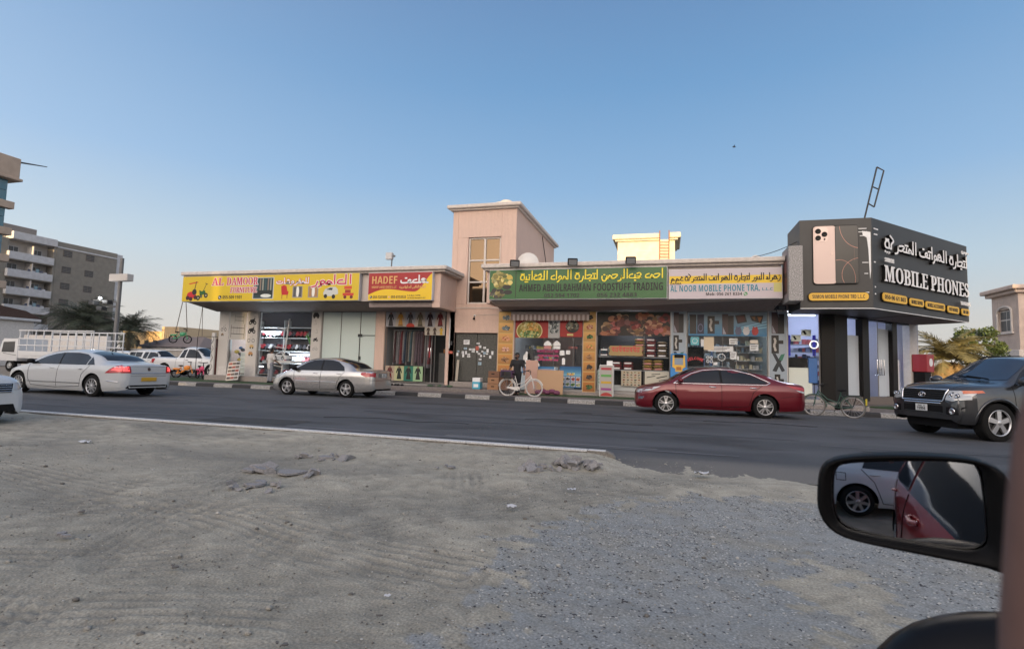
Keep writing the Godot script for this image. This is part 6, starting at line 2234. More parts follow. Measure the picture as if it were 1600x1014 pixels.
func tower_front() -> void:
	var i := 0
	var spots := [[-9.25,2.42,.30,.22],[-9.3,2.12,.16,.1],[-9.05,2.08,.13,.09],[-8.88,2.08,.13,.1],[-8.9,1.98,.15,.08],[-9.42,1.93,.12,.12],[-9.26,1.92,.09,.16],[-9.4,1.78,.1,.16],[-9.12,1.84,.13,.08],[-9.12,1.74,.16,.08],[-9.66,1.98,.1,.07],[-9.7,1.83,.1,.15],[-8.66,2.37,.16,.07],[-8.57,2.22,.14,.12],[-8.33,2.17,.13,.1],[-8.18,2.03,.11,.17],[-8.7,1.97,.1,.09],[-8.6,1.88,.12,.08],[-8.44,1.99,.1,.07],[-8.33,1.92,.13,.12],[-8.2,1.88,.1,.06],[-7.94,1.93,.1,.17],[-8.04,1.74,.11,.14],[-8.5,1.78,.09,.1],[-8.34,1.78,.08,.06],[-8.54,1.62,.13,.08],[-8.55,1.42,.16,.14]]
	var t := thing("door_notices","scatter of small white notices taped over the grey double door","notices",V(-8.7,1.4,-24.35))
	for s in spots:
		var m: Material = mat("notice_white",Color(.66,.67,.68),.7) if i % 9 != 1 and i != 26 else mat("notice_blue",Color(.30,.42,.52),.7)
		var b := B.new()
		b.cbox(V(s[0] - s[2] / 2,s[1] - s[3] / 2,WALL - .158),V(s[0] + s[2] / 2,s[1] + s[3] / 2,WALL - .154 + .001 * (i % 3)),.001)
		obj("notice",b,m,t)
		if s[2] >= .12:
			for k in 3:
				var l := B.new()
				l.quad(V(s[0] - s[2] * .36,s[1] + s[3] * (.25 - .25 * k),WALL - .1505),V(s[0] + s[2] * (.3 - .1 * k),s[1] + s[3] * (.25 - .25 * k),WALL - .1505),V(s[0] + s[2] * (.3 - .1 * k),s[1] + s[3] * (.32 - .25 * k),WALL - .1505),V(s[0] - s[2] * .36,s[1] + s[3] * (.32 - .25 * k),WALL - .1505))
				obj("print_line",l,mats.sign_dark,t)
		i += 1
	bx("red_notice",V(-8.78,2.05,WALL - .153),V(-8.62,2.24,WALL - .149),mat("notice_red",Color(.4,.1,.07),.7),t,.001)
	var c := thing("security_camera","small black and white camera on the tower wall above the grey door","camera",V(-8.8,3.6,-24.1))
	bx("mount",V(-8.87,3.62,WALL),V(-8.77,3.72,WALL + .05),mats.shelf_white,c)
	var cb := B.new()
	cb.ball(V(-8.82,3.52,WALL + .12),V(.06,.055,.06),10,6)
	obj("dome",cb,mats.black,c)
	var ar := B.new()
	ar.tube([V(-8.82,3.67,WALL + .02),V(-8.82,3.62,WALL + .12)],.02,6)
	obj("arm",ar,mats.black,c)
	bx("conduit",V(-8.76,3.71,WALL + .002),V(-7.66,3.73,WALL + .02),mats.pale_trim,c,.004)
	var pp := thing("drain_pipe","white vertical pipe with a small box between clothing shop and tower door","pipe",V(-10.05,1.8,-24.15))
	var pb := B.new()
	pb.tube([V(-10.06,2.1,WALL + .04),V(-10.06,3.55,WALL + .04)],.035,8)
	obj("pipe",pb,mats.shelf_white,pp)
	bx("meter_box",V(-10.02,2.25,WALL),V(-9.9,2.45,WALL + .07),mats.dark_metal,pp)
	bx("red_label",V(-10.1,1.85,WALL),V(-9.88,1.98,WALL + .015),mat("notice_red",Color(.4,.1,.07),.7),pp,.003)
	var pk := thing("leaning_plank","pale plank leaning against the left leaf of the grey door","plank",V(-9.6,.55,-24.0))
	var kb := B.new()
	kb.xf = Transform3D(Basis(Vector3.FORWARD,.06),V(-9.62,.56,WALL + .06))
	kb.cbox(V(-.06,0,-.015),V(.06,1.0,.015),.005)
	obj("plank",kb,mat("pale_wood",Color(.38,.34,.28),.8),pk)
	var bu := thing("oil_tin","blue and white square tin standing before the grey door","tin",V(-8.0,.3,-22.6))
	bx("tin",V(-8.18,.3,-22.75),V(-7.82,.78,-22.4),mat("tin_blue",Color(.06,.36,.50),.35),bu,.02)
	bx("band",V(-8.183,.6,-22.753),V(-7.817,.79,-22.397),mats.sign_white,bu,.02)
	bx("label",V(-8.12,.38,-22.4),V(-7.9,.52,-22.392),mats.sign_white,bu,.003)
	var st := thing("carton_stack","stack of three brown cartons left of the white bicycle","cartons",V(-7.2,.3,-22.6))
	var card := mat("carton",Color(.30,.16,.085),.85)
	for k in 3:
		var cm := bx("carton",V(-7.48 + .02 * k,.3 + .27 * k,-22.8),V(-6.98 + .02 * k,.56 + .27 * k,-22.35),card if k < 2 else mat("carton_dark",Color(.17,.085,.05),.85),st,.008)
		bx("hand_hole",V(-7.3,.42 + .27 * k,-22.352),V(-7.16,.46 + .27 * k,-22.346),mats.black,cm,.001)
	bx("carton",V(-6.97,.3,-22.9),V(-6.6,.84,-22.5),mat("carton_dark",Color(.17,.085,.05),.85),st,.008)
	var rg := thing("rag_heap","heap of green and grey rags at the foot of the tower wall","rags",V(-10.1,.3,-23.4))
	for k in 7:
		var b := B.new()
		b.ball(V(-10.5 + k * .16,.34,-23.3 + rng.randf() * .2),V(.16,.06,.12),8,5)
		obj("rag",b,mat("rag%d" % (k % 3),[Color(.05,.09,.05),Color(.1,.1,.1),Color(.16,.15,.13)][k % 3],.9),rg)

func food_column(called: String,label: String,x0: float,x1: float,y0: float,kinds: Array) -> void:
	var t := thing(called,label,"sign",V((x0 + x1) / 2,y0,WALL + .01))
	bx("backing",V(x0,y0,WALL + .001),V(x1,3.86,WALL + .02),mat("food_back",Color(.50,.34,.12),.6),t,.004)
	var n := kinds.size()
	var h := (3.84 - y0) / n
	for k in n:
		var f := k / float(n)
		var bg := Color(.78,.62,.36).lerp(Color(.60,.36,.14),f)
		var p := Pic.new(72,56,bg)
		p.grade(bg * 1.12,bg * .9)
		p.heap(rng,.52,.52,.26,.22,kinds[k],40,.07)
		var y1 := 3.84 - h * k
		sheet("picture_panel",x0 + .03,y1 - h + .025,x1 - .03,y1 - .02,WALL + .03,p.mat(.5),t,.008)

func grocery_front(t: Node3D) -> void:
	var fish := [Color(.35,.42,.45),Color(.2,.28,.32),Color(.5,.5,.48)]
	var prawn := [Color(.72,.42,.25),Color(.8,.55,.35)]
	var meat := [Color(.5,.18,.12),Color(.62,.32,.2),Color(.7,.5,.38)]
	var green := [Color(.08,.28,.06),Color(.14,.36,.1),Color(.05,.18,.04)]
	var dark := [Color(.09,.06,.06),Color(.14,.11,.1),Color(.05,.05,.06)]
	var nut := [Color(.45,.28,.14),Color(.6,.42,.25)]
	food_column("food_column","column of fish and seafood pictures on the left pillar of the grocery",-7.62,-6.9,.42,[fish,fish,prawn,[Color(.8,.6,.5),Color(.72,.5,.42)],nut,nut,prawn])
	food_column("food_column","column of vegetable and spice pictures on the grocery pillar beside the meat banner",-3.64,-3.08,.3,[dark,meat,green,[Color(.78,.45,.2),Color(.5,.55,.2)],nut,dark,dark,green])
	glazing(t,-6.86,-3.66,.45,3.6,WALL - .1,mats.shop_glass,[-5.0,-4.1])
	bx("lintel",V(-6.86,3.6,WALL - .3),V(-3.66,3.918,WALL - .003),mats.soffit,t)
	var aw := thing("striped_awning","short rolled awning with a scalloped striped valance over the grocery window","awning",V(-5.1,3.5,-23.9))
	bx("cassette",V(-6.95,3.68,WALL + .02),V(-3.35,3.84,WALL + .3),mat("awning_grey",Color(.33,.28,.26),.8),aw,.03)
	for k in 36:
		var x := -6.95 + .1 * k
		var b := B.new()
		var pts := PackedVector2Array([Vector2(x,3.7),Vector2(x,3.5)])
		for j in 5:
			pts.append(Vector2(x + .05 - .05 * cos(PI * j / 4.0),3.48 - .06 * sin(PI * j / 4.0)))
		pts.append(Vector2(x + .1,3.7))
		b.prism(pts,WALL + .305 + .012 * (k % 2),WALL + .313 + .012 * (k % 2))
		obj("valance_flap",b,mat("valance_pale",Color(.50,.44,.42),.85) if k % 2 else mat("valance_dark",Color(.27,.20,.19),.85),aw)
	var p := Pic.new(330,150,Color(.60,.09,.06))
	p.ell(.43,.62,.40,.56,Color(.75,.70,.5))
	p.ell(.43,.62,.37,.5,Color(.5,.46,.12))
	p.heap(rng,.32,.42,.16,.26,[Color(.75,.6,.2),Color(.7,.66,.4)],60,.03)
	p.heap(rng,.56,.42,.16,.26,[Color(.78,.52,.15),Color(.72,.62,.3)],60,.03)
	p.heap(rng,.43,.82,.3,.2,[Color(.15,.35,.1),Color(.3,.45,.12),Color(.6,.6,.3)],80,.03)
	tag(sheet("curry_banner",-6.8,2.66,-5.25,3.5,WALL + .004,p.mat(.5),null,.008),"red banner with a round dish of food at the top of the grocery window","poster")
	p = Pic.new(110,150,Color(.62,.62,.62))
	p.heap(rng,.5,.4,.42,.34,[Color(.12,.15,.17),Color(.3,.35,.36),Color(.66,.68,.68)],60,.1)
	tag(sheet("fish_poster",-5.24,2.66,-4.72,3.5,WALL + .004,p.mat(.5),null,.008),"grey and white fish poster beside the red dish banner","poster")
	p = Pic.new(220,150,Color(.60,.09,.06))
	p.ell(.55,.4,.3,.36,Color(.12,.11,.1))
	p.heap(rng,.55,.36,.26,.24,[Color(.5,.5,.42),Color(.12,.14,.1),Color(.35,.3,.2)],50,.05)
	p.rect(.32,.82,.6,.94,Color(.75,.7,.45))
	tag(sheet("meat_banner",-4.7,2.72,-3.68,3.5,WALL + .004,p.mat(.5),null,.008),"red banner with a dark dish at the top right of the grocery window","poster")
	p = Pic.new(220,200,Color(.1,.42,.62))
	p.grade(Color(.05,.3,.5),Color(.45,.66,.75),.0,.45)
	p.heap(rng,.52,.36,.2,.06,[Color(.7,.68,.3),Color(.75,.4,.2)],30,.03)
	for r in 2:
		for c in 4:
			p.rect(.04 + .24 * c,.48 + .25 * r,.25 + .24 * c,.71 + .25 * r,Color(.68,.68,.7))
			p.heap(rng,.145 + .24 * c,.6 + .25 * r,.07,.06,[[[Color(.55,.5,.2)],[Color(.1,.1,.1)],[Color(.5,.08,.06)],[Color(.6,.25,.1)]],[[Color(.1,.1,.12)],[Color(.3,.4,.2)],[Color(.2,.4,.1)],[Color(.45,.5,.25)]]][r][c],14,.035)
	tag(sheet("fruit_poster",-4.68,.46,-3.7,1.4,WALL + .004,p.mat(.5),null,.008),"blue poster with eight small pictures of produce low in the grocery window","poster")
	p = Pic.new(260,60,Color(.20,.44,.62))
	p.rect(.0,.3,1,.75,Color(.50,.56,.66))
	p.line(Vector2(.1,.5),Vector2(.9,.5),.02,Color(.6,.25,.35))
	var fz := thing("chest_freezer","chest freezer with a blue front panel behind the cardboard sheets","freezer",V(-5.4,.3,-23.7))
	bx("cabinet",V(-6.3,.3,-24.1),V(-4.72,1.35,-23.45),mat("freezer",Color(.45,.52,.56),.4),fz,.03)
	sheet("printed_front",-6.25,1.05,-4.78,1.36,-23.44,p.mat(.4),fz,.006)
	var wr := thing("window_lettering","pink lettering and two small white dish pictures on the grocery glass","lettering",V(-5.1,1.6,WALL))
	text("HOME DELIVERY",-5.75,-4.72,2.0,2.13,WALL - .1,mats.sign_pink,wr,.006)
	for k in 2:
		var sc := B.new()
		var q := PackedVector2Array()
		for j in 22:
			q.append(Vector2(-5.72 + .045 * j,1.86 - .19 * k + .035 * sin(j * 2.1 + k)))
		sc.xf = Transform3D(Basis(),-(base[wr] as Vector3))
		sc.ribbon(q,.045,WALL - .1,WALL - .094)
		inst("scribble",sc.mesh(),mats.sign_pink,wr)
	for x in [-5.28,-4.86]:
		var d := B.new()
		d.prism(P2([x - .18,2.32,x + .18,2.32,x + .17,2.42,x + .08,2.5,x,2.55,x - .08,2.5,x - .17,2.42]),WALL - .1,WALL - .094)
		var dm := obj("dish_picture",d,mats.sign_white,wr)
		bx("caption",V(x - .17,2.17,WALL - .1),V(x + .17,2.3,WALL - .094),mat("caption_red",Color(.5,.2,.2),.6) if x < -5 else mats.sign_white,dm,.001)
	for q in [[-4.6,2.0,.22,.22],[-4.33,2.03,.2,.18],[-4.53,1.62,.14,.3]]:
		bx("paper",V(q[0] - q[2] / 2,q[1] - q[3] / 2,WALL - .1),V(q[0] + q[2] / 2,q[1] + q[3] / 2,WALL - .095),mats.sign_white,wr,.001)
	text("coca",-4.3,-3.9,2.2,2.32,WALL - .1,mat("neon_red",Color(.5,.12,.1),.5),wr,.006,true,false)
	var s := thing("grocery_shelves","dim shelves of goods inside the grocery behind the glass","shelf",V(-5.2,.36,-25.8))
	var gc := [Color(.3,.08,.06),Color(.32,.3,.28),Color(.1,.16,.22),Color(.35,.28,.08),Color(.08,.09,.1)]
	shelf_goods(s,-6.7,-5.2,-25.6,[.7,1.2,1.7,2.2],gc)
	bx("fridge",V(-4.2,.36,-26.0),V(-3.5,2.4,-25.3),mat("fridge_black",Color(.02,.02,.025),.3),s)
	lamp_tube(s,V(-3.62,1.2,-25.24),V(-3.62,2.2,-25.24),.0,Color.WHITE,false)
	for q in [[-6.35,1.75],[-6.5,1.35],[-5.9,1.35],[-6.15,1.95]]:
		var sh := B.new()
		sh.prism(P2([q[0] - .16,q[1] - .3,q[0] + .16,q[1] - .3,q[0] + .17,q[1] + .1,q[0] + .07,q[1] + .2,q[0] + .05,q[1] + .3,q[0] - .05,q[1] + .3,q[0] - .07,q[1] + .2,q[0] - .17,q[1] + .1]),-24.75,-24.7)
		obj("bottle_case",sh,mats.sign_white if q[1] != 1.95 else mats.dark_metal,s)
	lamp_tube(s,V(-5.6,4.14,-25.0),V(-4.4,4.14,-25.0),2.0)
	var cd := thing("cardboard_sheet","large plain cardboard sheet leaning on the freezer behind the white bicycle","cardboard",V(-5.0,.17,-23.2))
	var cb := B.new()
	cb.xf = Transform3D(Basis(Vector3.RIGHT,-.14),V(-5.45,.17,-23.0))
	cb.cbox(V(.0,0,-.012),V(1.15,1.05,.012),.004)
	obj("sheet",cb,mat("cardboard",Color(.42,.27,.16),.85),cd)
	var c2 := thing("cardboard_sheet","narrow pinkish cardboard piece leaning behind the man in black","cardboard",V(-5.8,.17,-23.2))
	cb = B.new()
	cb.xf = Transform3D(Basis(Vector3.RIGHT,-.1),V(-6.0,.17,-23.1))
	cb.cbox(V(.0,0,-.012),V(.55,1.45,.012),.004)
	obj("sheet",cb,mat("cardboard_pink",Color(.45,.28,.22),.85),c2)
	var on := thing("onion_sacks","purple net sacks lying on the step behind the bicycle's front wheel","sacks",V(-4.9,.17,-22.8))
	for k in 5:
		var b := B.new()
		b.ball(V(-5.3 + .2 * k,.27 + .05 * (k % 2),-22.72),V(.16,.1,.13),9,6)
		obj("sack",b,mat("onion_net",Color(.17,.05,.10),.8),on)
	glazing(t,-3.06,.11,.35,3.86,WALL - .1,mats.shop_glass,[-1.0])
	p = Pic.new(420,140,Color(.09,.06,.04))
	p.rect(0,0,1,.1,Color(.06,.16,.05))
	for k in 20:
		p.heap(rng,rng.randf_range(.05,.95),rng.randf_range(.2,.95),.1,.14,[[Color(.42,.16,.08),Color(.55,.3,.16)],[Color(.5,.1,.08),Color(.3,.06,.05)],[Color(.5,.36,.2),Color(.2,.1,.06)]][k % 3],16,.035)
	tag(sheet("meat_poster",-3.04,2.8,.09,3.82,WALL + .004,p.mat(.5),null,.008),"wide dark banner of roast meat and fruit over the second grocery window","poster")
	var rs := thing("rice_shelf","shelves piled with yellow and red rice sacks behind the second grocery window","shelf",V(-1.4,.36,-25.2))
	bx("shelf",V(-3.0,1.28,-25.4),V(.05,1.32,-24.5),mats.shelf,rs)
	bx("shelf",V(-3.0,1.86,-25.4),V(.05,1.9,-24.5),mats.shelf,rs)
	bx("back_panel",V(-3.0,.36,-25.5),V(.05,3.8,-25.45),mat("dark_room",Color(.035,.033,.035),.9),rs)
	for q in [[-1.2,1.9,7,Color(.55,.38,.10)],[-.72,1.9,7,Color(.42,.10,.10)],[-.24,1.9,6,Color(.33,.24,.15)],[-.85,1.32,4,Color(.62,.42,.10)],[-.4,1.32,4,Color(.58,.42,.12)],[-2.2,1.32,3,Color(.38,.06,.07)],[-1.7,1.32,3,Color(.42,.08,.08)],[-2.75,1.9,3,Color(.1,.16,.22)],[-1.95,1.9,2,Color(.40,.06,.07)]]:
		for k in q[2]:
			var b := B.new()
			var c := V(q[0],q[1] + .06 + .115 * k,-24.85)
			b.ball(c,V(.235,.075,.28),12,6)
			var sk := obj("rice_sack",b,mat("sack%s" % q[3].to_html(false),q[3],.7,0,{"mottle": [tex.worn,3.0]}),rs)
			if k % 2 == 0:
				bx("print",c + V(-.15,-.03,.262),c + V(.15,.03,.278),mats.sign_white if q[3].r < .45 else mat("caption_red",Color(.5,.2,.2),.6),sk,.003)
	for k in 12:
		var b := B.new()
		b.tube([V(-2.95 + .08 * k,1.9,-24.7),V(-2.95 + .08 * k,2.2 + .05 * (k % 3),-24.7)],.03,8)
		obj("bottle",b,mat("bottle%d" % (k % 3),[Color(.08,.14,.2),Color(.2,.05,.05),Color(.14,.17,.16)][k % 3],.3),rs)
	lamp_tube(rs,V(-2.2,3.7,-25.0),V(-.9,3.7,-25.0),1.5)
	var bs := thing("bangla_sign","brown scroll-edged board with red lettering in the second grocery window","sign",V(-1.75,1.95,WALL))
	var bb := B.new()
	bb.prism(P2([-2.5,2.0,-2.44,1.93,-1.1,1.93,-1.04,2.0,-1.1,2.14,-1.04,2.28,-1.1,2.36,-2.44,2.36,-2.5,2.28,-2.44,2.14]),WALL - .08,WALL + .02)
	obj("board",bb,mat("scroll_board",Color(.34,.24,.10),.6),bs)
	bengali(bs,-2.38,-1.16,2.11,.17,WALL + .02)
	p = Pic.new(90,100,Color(.66,.62,.54))
	for r in 6:
		for c in 5:
			p.heap(rng,.13 + .19 * c,.11 + .16 * r,.04,.035,[[Color(.5,.35,.15)],[Color(.1,.12,.12)],[Color(.3,.32,.2)],[Color(.45,.15,.1)]][(r + c * 2) % 4],6,.03)
	tag(sheet("product_poster",-1.95,.62,-1.1,1.28,WALL + .004,p.mat(.5),null,.008),"cream poster with rows of small products under the scroll-edged board","poster")
	p = Pic.new(110,100,Color(.70,.68,.62))
	for q in [[.1,.4,.42,.3,.04],[.5,.42,.9,.28,.05],[.3,.2,.62,.16,.04],[.6,.6,.92,.5,.04]]:
		p.line(Vector2(q[0],q[1]),Vector2(q[2],q[3]),q[4],Color(.08,.08,.08))
	for k in 4:
		p.ell(.2 + .2 * k,.85,.07,.06,[Color(.55,.42,.25),Color(.3,.3,.3)][k % 2])
	tag(sheet("fish_chart",-.95,.62,.06,1.28,WALL + .004,p.mat(.5),null,.008),"cream poster of dark fish shapes beside the phone shop pier","poster")
	p = Pic.new(50,110,Color(.62,.68,.66))
	for k in 4:
		p.heap(rng,.5,.15 + .23 * k,.3,.08,green,20,.08)
	tag(sheet("greens_poster",-2.98,.62,-2.68,1.28,WALL + .004,p.mat(.5),null,.008),"small framed poster of green vegetables behind the white display stand","poster")
	bx("bulkhead_wall",V(-3.0,.3,WALL - .28),V(.08,.64,WALL - .11),mat("tile_wall",Color(.40,.42,.42),.5),t)
	p = Pic.new(64,160,Color(.62,.60,.58))
	for k in 4:
		p.rect(.1,.08 + .22 * k,.9,.16 + .22 * k,[Color(.65,.2,.25),Color(.35,.6,.3),Color(.75,.6,.2),Color(.55,.25,.5)][k])
	p.ell(.5,1.0,.45,.12,Color(.65,.22,.2))
	var ds := thing("display_stand","white cardboard display stand with coloured bands before the grocery","stand",V(-2.5,.17,-23.4))
	bx("column",V(-2.78,.17,-23.6),V(-2.2,1.5,-23.25),mats.sign_white,ds,.01)
	sheet("printed_front",-2.76,.19,-2.22,1.48,-23.24,p.mat(.5),ds,.006)
	bx("paper_sheet",V(-2.5,1.5,-23.45),V(-2.25,1.68,-23.43),mats.sign_white,ds,.002)
	bulkhead(V(-2.35,3.99,WALL + .02),"round lamp under the green sign, leftmost over the meat banner")
	bulkhead(V(-1.5,3.99,WALL + .02),"round lamp under the green sign, second over the meat banner")
	bulkhead(V(-.6,3.99,WALL + .02),"round lamp under the green sign, nearest the phone shop")

func bengali(parent: Node3D,x0: float,x1: float,y: float,h: float,z: float) -> void:
	var b := B.new()
	b.xf = Transform3D(Basis(),-(base[parent] as Vector3))
	b.ribbon(P2([x0,y + h,x1,y + h]),.03,z,z + .012)
	var n := 8
	for k in n:
		var x := x0 + (x1 - x0) * (k + .3) / n
		var w := (x1 - x0) / n
		b.ribbon(P2([x + w * .4,y + h,x + w * .4,y]),.028,z,z + .0125)
		if k % 3 != 1:
			b.ribbon(P2([x + w * .4,y,x - w * .15,y + h * .5,x + w * .4,y + h]),.026,z,z + .013)
		else:
			b.ribbon(smooth(P2([x + w * .4,y + h * .2,x,y,x - w * .2,y + h * .4,x + w * .1,y + h * .7])),.026,z,z + .013)
		if k in [2,6]:
			b.ribbon(smooth(P2([x - w * .2,y + h,x,y + h * 1.45,x + w * .5,y + h * 1.3])),.022,z,z + .0135)
	inst("lettering",b.mesh(),mat("bangla_red",Color(.55,.03,.05),.5),parent)

func phone_pic(p: Pic,x: float,y: float,w: float,h: float,kind: int) -> void:
	match kind:
		0:
			p.rect(x - w,y - h,x + w * .05,y + h,Color(.24,.17,.19))
			p.rect(x - w * .0,y - h * .85,x + w,y + h,Color(.09,.085,.1))
			p.ell(x + w * .3,y - h * .6,w * .12,h * .08,Color(.02,.02,.02))
			p.ell(x + w * .65,y - h * .6,w * .12,h * .08,Color(.02,.02,.02))
			p.ell(x + w * .3,y - h * .4,w * .12,h * .08,Color(.02,.02,.02))
			p.poly([x - w * .9,y + h * .2,x - w * .3,y + h * .95,x - w * .9,y + h * .95],Color(.55,.55,.6))
		1:
			p.rect(x,y - h * .45,x + w,y - h * .05,Color(.04,.04,.045))
			p.rect(x - w,y - h,x + w * .25,y + h,Color(.03,.03,.035))
			for k in 7:
				p.ell(x - w * (.45 - .1 * sin(k * 1.3)),y - h * .6 + h * .2 * k,w * .22,h * .13,Color(.66,.64,.62))
		2:
			p.poly([x - w,y - h,x - w * .45,y - h,x + w,y + h * .85,x + w * .5,y + h],Color(.08,.12,.18))
			p.poly([x + w * .4,y - h * .9,x + w,y - h,x - w * .35,y + h,x - w,y + h * .9],Color(.1,.14,.17))
			p.poly([x + w * .4,y - h * .9,x + w,y - h,x + w * .6,y - h * .25,x + w * .1,y - h * .3],Color(.16,.42,.33))
		3:
			p.rect(x - w,y - h,x - w * .05,y + h,Color(.04,.05,.07))
			p.rect(x + w * .05,y - h,x + w,y + h,Color(.06,.11,.24))
			p.ell(x + w * .5,y + h * .35,w * .35,h * .4,Color(.42,.45,.6),.8)
		4:
			p.poly([x - w,y - h * .8,x + w * .7,y - h,x + w,y + h * .6,x - w * .6,y + h],Color(.05,.04,.045))
			p.poly([x - w * .75,y - h * .6,x + w * .5,y - h * .75,x + w * .75,y + h * .4,x - w * .45,y + h * .7],Color(.3,.05,.06))
		5:
			p.poly([x - w,y - h * .7,x + w,y - h * .7,x + w * .7,y + h,x - w * .7,y + h * .4],Color(.06,.055,.05))
			p.poly([x + w * .1,y - h * .5,x + w * .85,y - h * .3,x + w * .4,y + h * .8],Color(.6,.36,.1))
			p.poly([x - w * .8,y - h * .4,x - w * .2,y - h * .5,x - w * .2,y + h * .4],Color(.5,.32,.12))

func phone_front(t: Node3D) -> void:
	glazing(t,.76,3.95,.35,3.88,WALL - .1,mats.shop_glass,[2.2,2.75])
	var bg := Color(.56,.60,.64)
	var p := Pic.new(90,520,bg)
	phone_pic(p,.5,.14,.34,.13,0)
	phone_pic(p,.45,.4,.3,.1,1)
	phone_pic(p,.5,.6,.36,.09,2)
	phone_pic(p,.5,.86,.3,.08,1)
	tag(sheet("phone_poster",.14,.5,.74,3.86,WALL + .012,p.mat(.45),null,.01),"tall pale panel of phone pictures on the pier beside the rice sacks","poster")
	p = Pic.new(100,520,bg)
	phone_pic(p,.5,.14,.36,.13,0)
	phone_pic(p,.46,.40,.34,.11,1)
	phone_pic(p,.52,.62,.36,.11,2)
	phone_pic(p,.55,.86,.26,.1,1)
	p.ell(.5,.93,.4,.03,Color(.1,.1,.1))
	tag(sheet("phone_poster",3.98,.5,4.63,3.86,WALL + .012,p.mat(.45),null,.01),"tall pale panel of phone pictures next to the blue-lit corner shop","poster")
	p = Pic.new(480,150,Color(.36,.56,.68))
	p.grade(Color(.55,.60,.64),Color(.12,.42,.60))
	for k in 3:
		p.poly([.55,.75 + .08 * k,.75,.55 + .08 * k,1.0,.35 + .12 * k,1.0,.39 + .12 * k,.75,.6 + .08 * k],Color(.5,.72,.82))
	phone_pic(p,.11,.5,.095,.42,3)
	phone_pic(p,.325,.52,.075,.38,1)
	phone_pic(p,.515,.5,.075,.44,0)
	phone_pic(p,.68,.27,.075,.2,4)
	phone_pic(p,.875,.26,.085,.2,5)
	for q in [[.645,Color(.28,.3,.42)],[.745,Color(.72,.72,.73)],[.855,Color(.66,.08,.07)]]:
		p.ell(q[0],.78,.042,.17,q[1])
		p.rect(q[0] - .03,.84,q[0] + .03,.94,q[1])
		p.ell(q[0] - .02,.64,.01,.06,q[1])
		p.ell(q[0] + .02,.64,.01,.06,q[1])
	tag(sheet("phone_banner",.84,2.84,3.9,3.82,WALL - .07,p.mat(.4),null,.008),"blue banner of phones and cases across the top of the phone shop window","poster")
	p = Pic.new(420,28,Color(.22,.24,.28))
	for k in 14:
		p.rect(.01 + k / 14.0,.12,.06 + k / 14.0,.9,[Color(.05,.08,.1),Color(.42,.44,.46),Color(.1,.2,.28),Color(.03,.03,.04)][k % 4])
		p.line(Vector2(.015 + k / 14.0,.8),Vector2(.05 + k / 14.0,.3),.004,Color(.3,.34,.4))
	tag(sheet("phone_frieze",.2,3.93,4.62,4.1,WALL + .03,p.mat(.45),null,.02),"dark strip of small device pictures above the phone shop window","poster")
	var st := thing("glass_notices","white papers and red WELCOME letters stuck on the phone shop glass","notices",V(2.2,1.3,WALL))
	for q in [[2.62,2.62,.32,.25,0],[1.66,2.52,.4,.55,1],[2.12,2.3,1.0,.22,0],[2.62,2.04,.24,.32,0],[3.42,2.62,.3,.14,2],[3.42,2.38,.33,.26,0],[1.42,2.55,.16,.3,0],[2.8,1.93,.07,.16,0],[1.1,2.62,.34,.34,3],[1.92,1.68,.16,.12,0]]:
		var m: Material = [mat("notice_white",Color(.66,.67,.68),.7),mat("cream_board",Color(.62,.52,.38),.7),mat("notice_cream",Color(.66,.60,.52),.7),mat("cyan_sticker",Color(.12,.42,.48),.5)][q[4]]
		var nb := bx("notice",V(q[0] - q[2] / 2,q[1] - q[3] / 2,WALL - .095 + .002 * q[4]),V(q[0] + q[2] / 2,q[1] + q[3] / 2,WALL - .085 + .003 * q[4]),m,st,.001)
		if q[4] == 0 and q[2] > .2:
			for k in 3:
				bx("print_line",V(q[0] - q[2] * .38,q[1] + q[3] * (.2 - .24 * k),WALL - .0849),V(q[0] + q[2] * (.36 - .1 * k),q[1] + q[3] * (.28 - .24 * k),WALL - .083),mats.sign_dark,nb,.0003)
	var rg := B.new()
	var ring := []
	for k in 24:
		ring.append(V(1.1 + .1 * cos(TAU * k / 24),2.62 + .1 * sin(TAU * k / 24),WALL - .072))
	rg.tube(ring,.012,5,true)
	obj("sticker_ring",rg,mats.sign_white,st)
	var rg2 := B.new()
	ring = []
	for k in 24:
		ring.append(V(2.16 + .14 * cos(TAU * k / 24),1.95 + .14 * sin(TAU * k / 24),WALL - .085))
	rg2.tube(ring,.016,5,true)
	obj("white_ring",rg2,mats.sign_white,st)
	var k2 := 0
	for ch in "WELCOME":
		var a := .5 - k2 * .165
		var tr := Transform3D(Basis(Vector3.BACK,a),V(1.12 - sin(a) * .6,1.28 + cos(a) * .6,0))
		text(ch,-.04,.04,-.05,.06,WALL - .09,mat("welcome_red",Color(.62,.05,.06),.5),st,.008,false,true,"lettering",tr)
		k2 += 1
	for q in [[1.62,1.93],[1.76,1.93],[1.62,1.77],[1.76,1.77]]:
		var d := B.new()
		ring = []
		for k in 12:
			ring.append(V(q[0] + .05 * cos(TAU * k / 12),q[1] + .055 * sin(TAU * k / 12),WALL - .09))
		d.tube(ring,.016,5,true)
		obj("round_mark",d,mats.sign_white,st)
	var sh := thing("phone_shelves","dark shelves of phone goods inside the phone shop","shelf",V(2.3,.36,-25.6))
	shelf_goods(sh,2.8,3.9,-25.2,[.8,1.15,1.5,1.85,2.2,2.5],[Color(.04,.05,.06),Color(.2,.22,.24),Color(.06,.1,.14),Color(.3,.28,.2)],.3,"goods",.22)
	bx("black_tripod_cloth",V(.85,1.2,-25.0),V(1.5,2.4,-24.95),mats.black,sh)
	bx("counter",V(.85,.36,-25.4),V(2.7,1.55,-24.9),mat("counter_dark",Color(.06,.065,.07),.5),sh)
	shelf_goods(sh,.85,2.7,-26.2,[1.6,2.0,2.4],[Color(.06,.1,.2),Color(.2,.22,.24),Color(.05,.05,.06)],.3,"goods",.3)
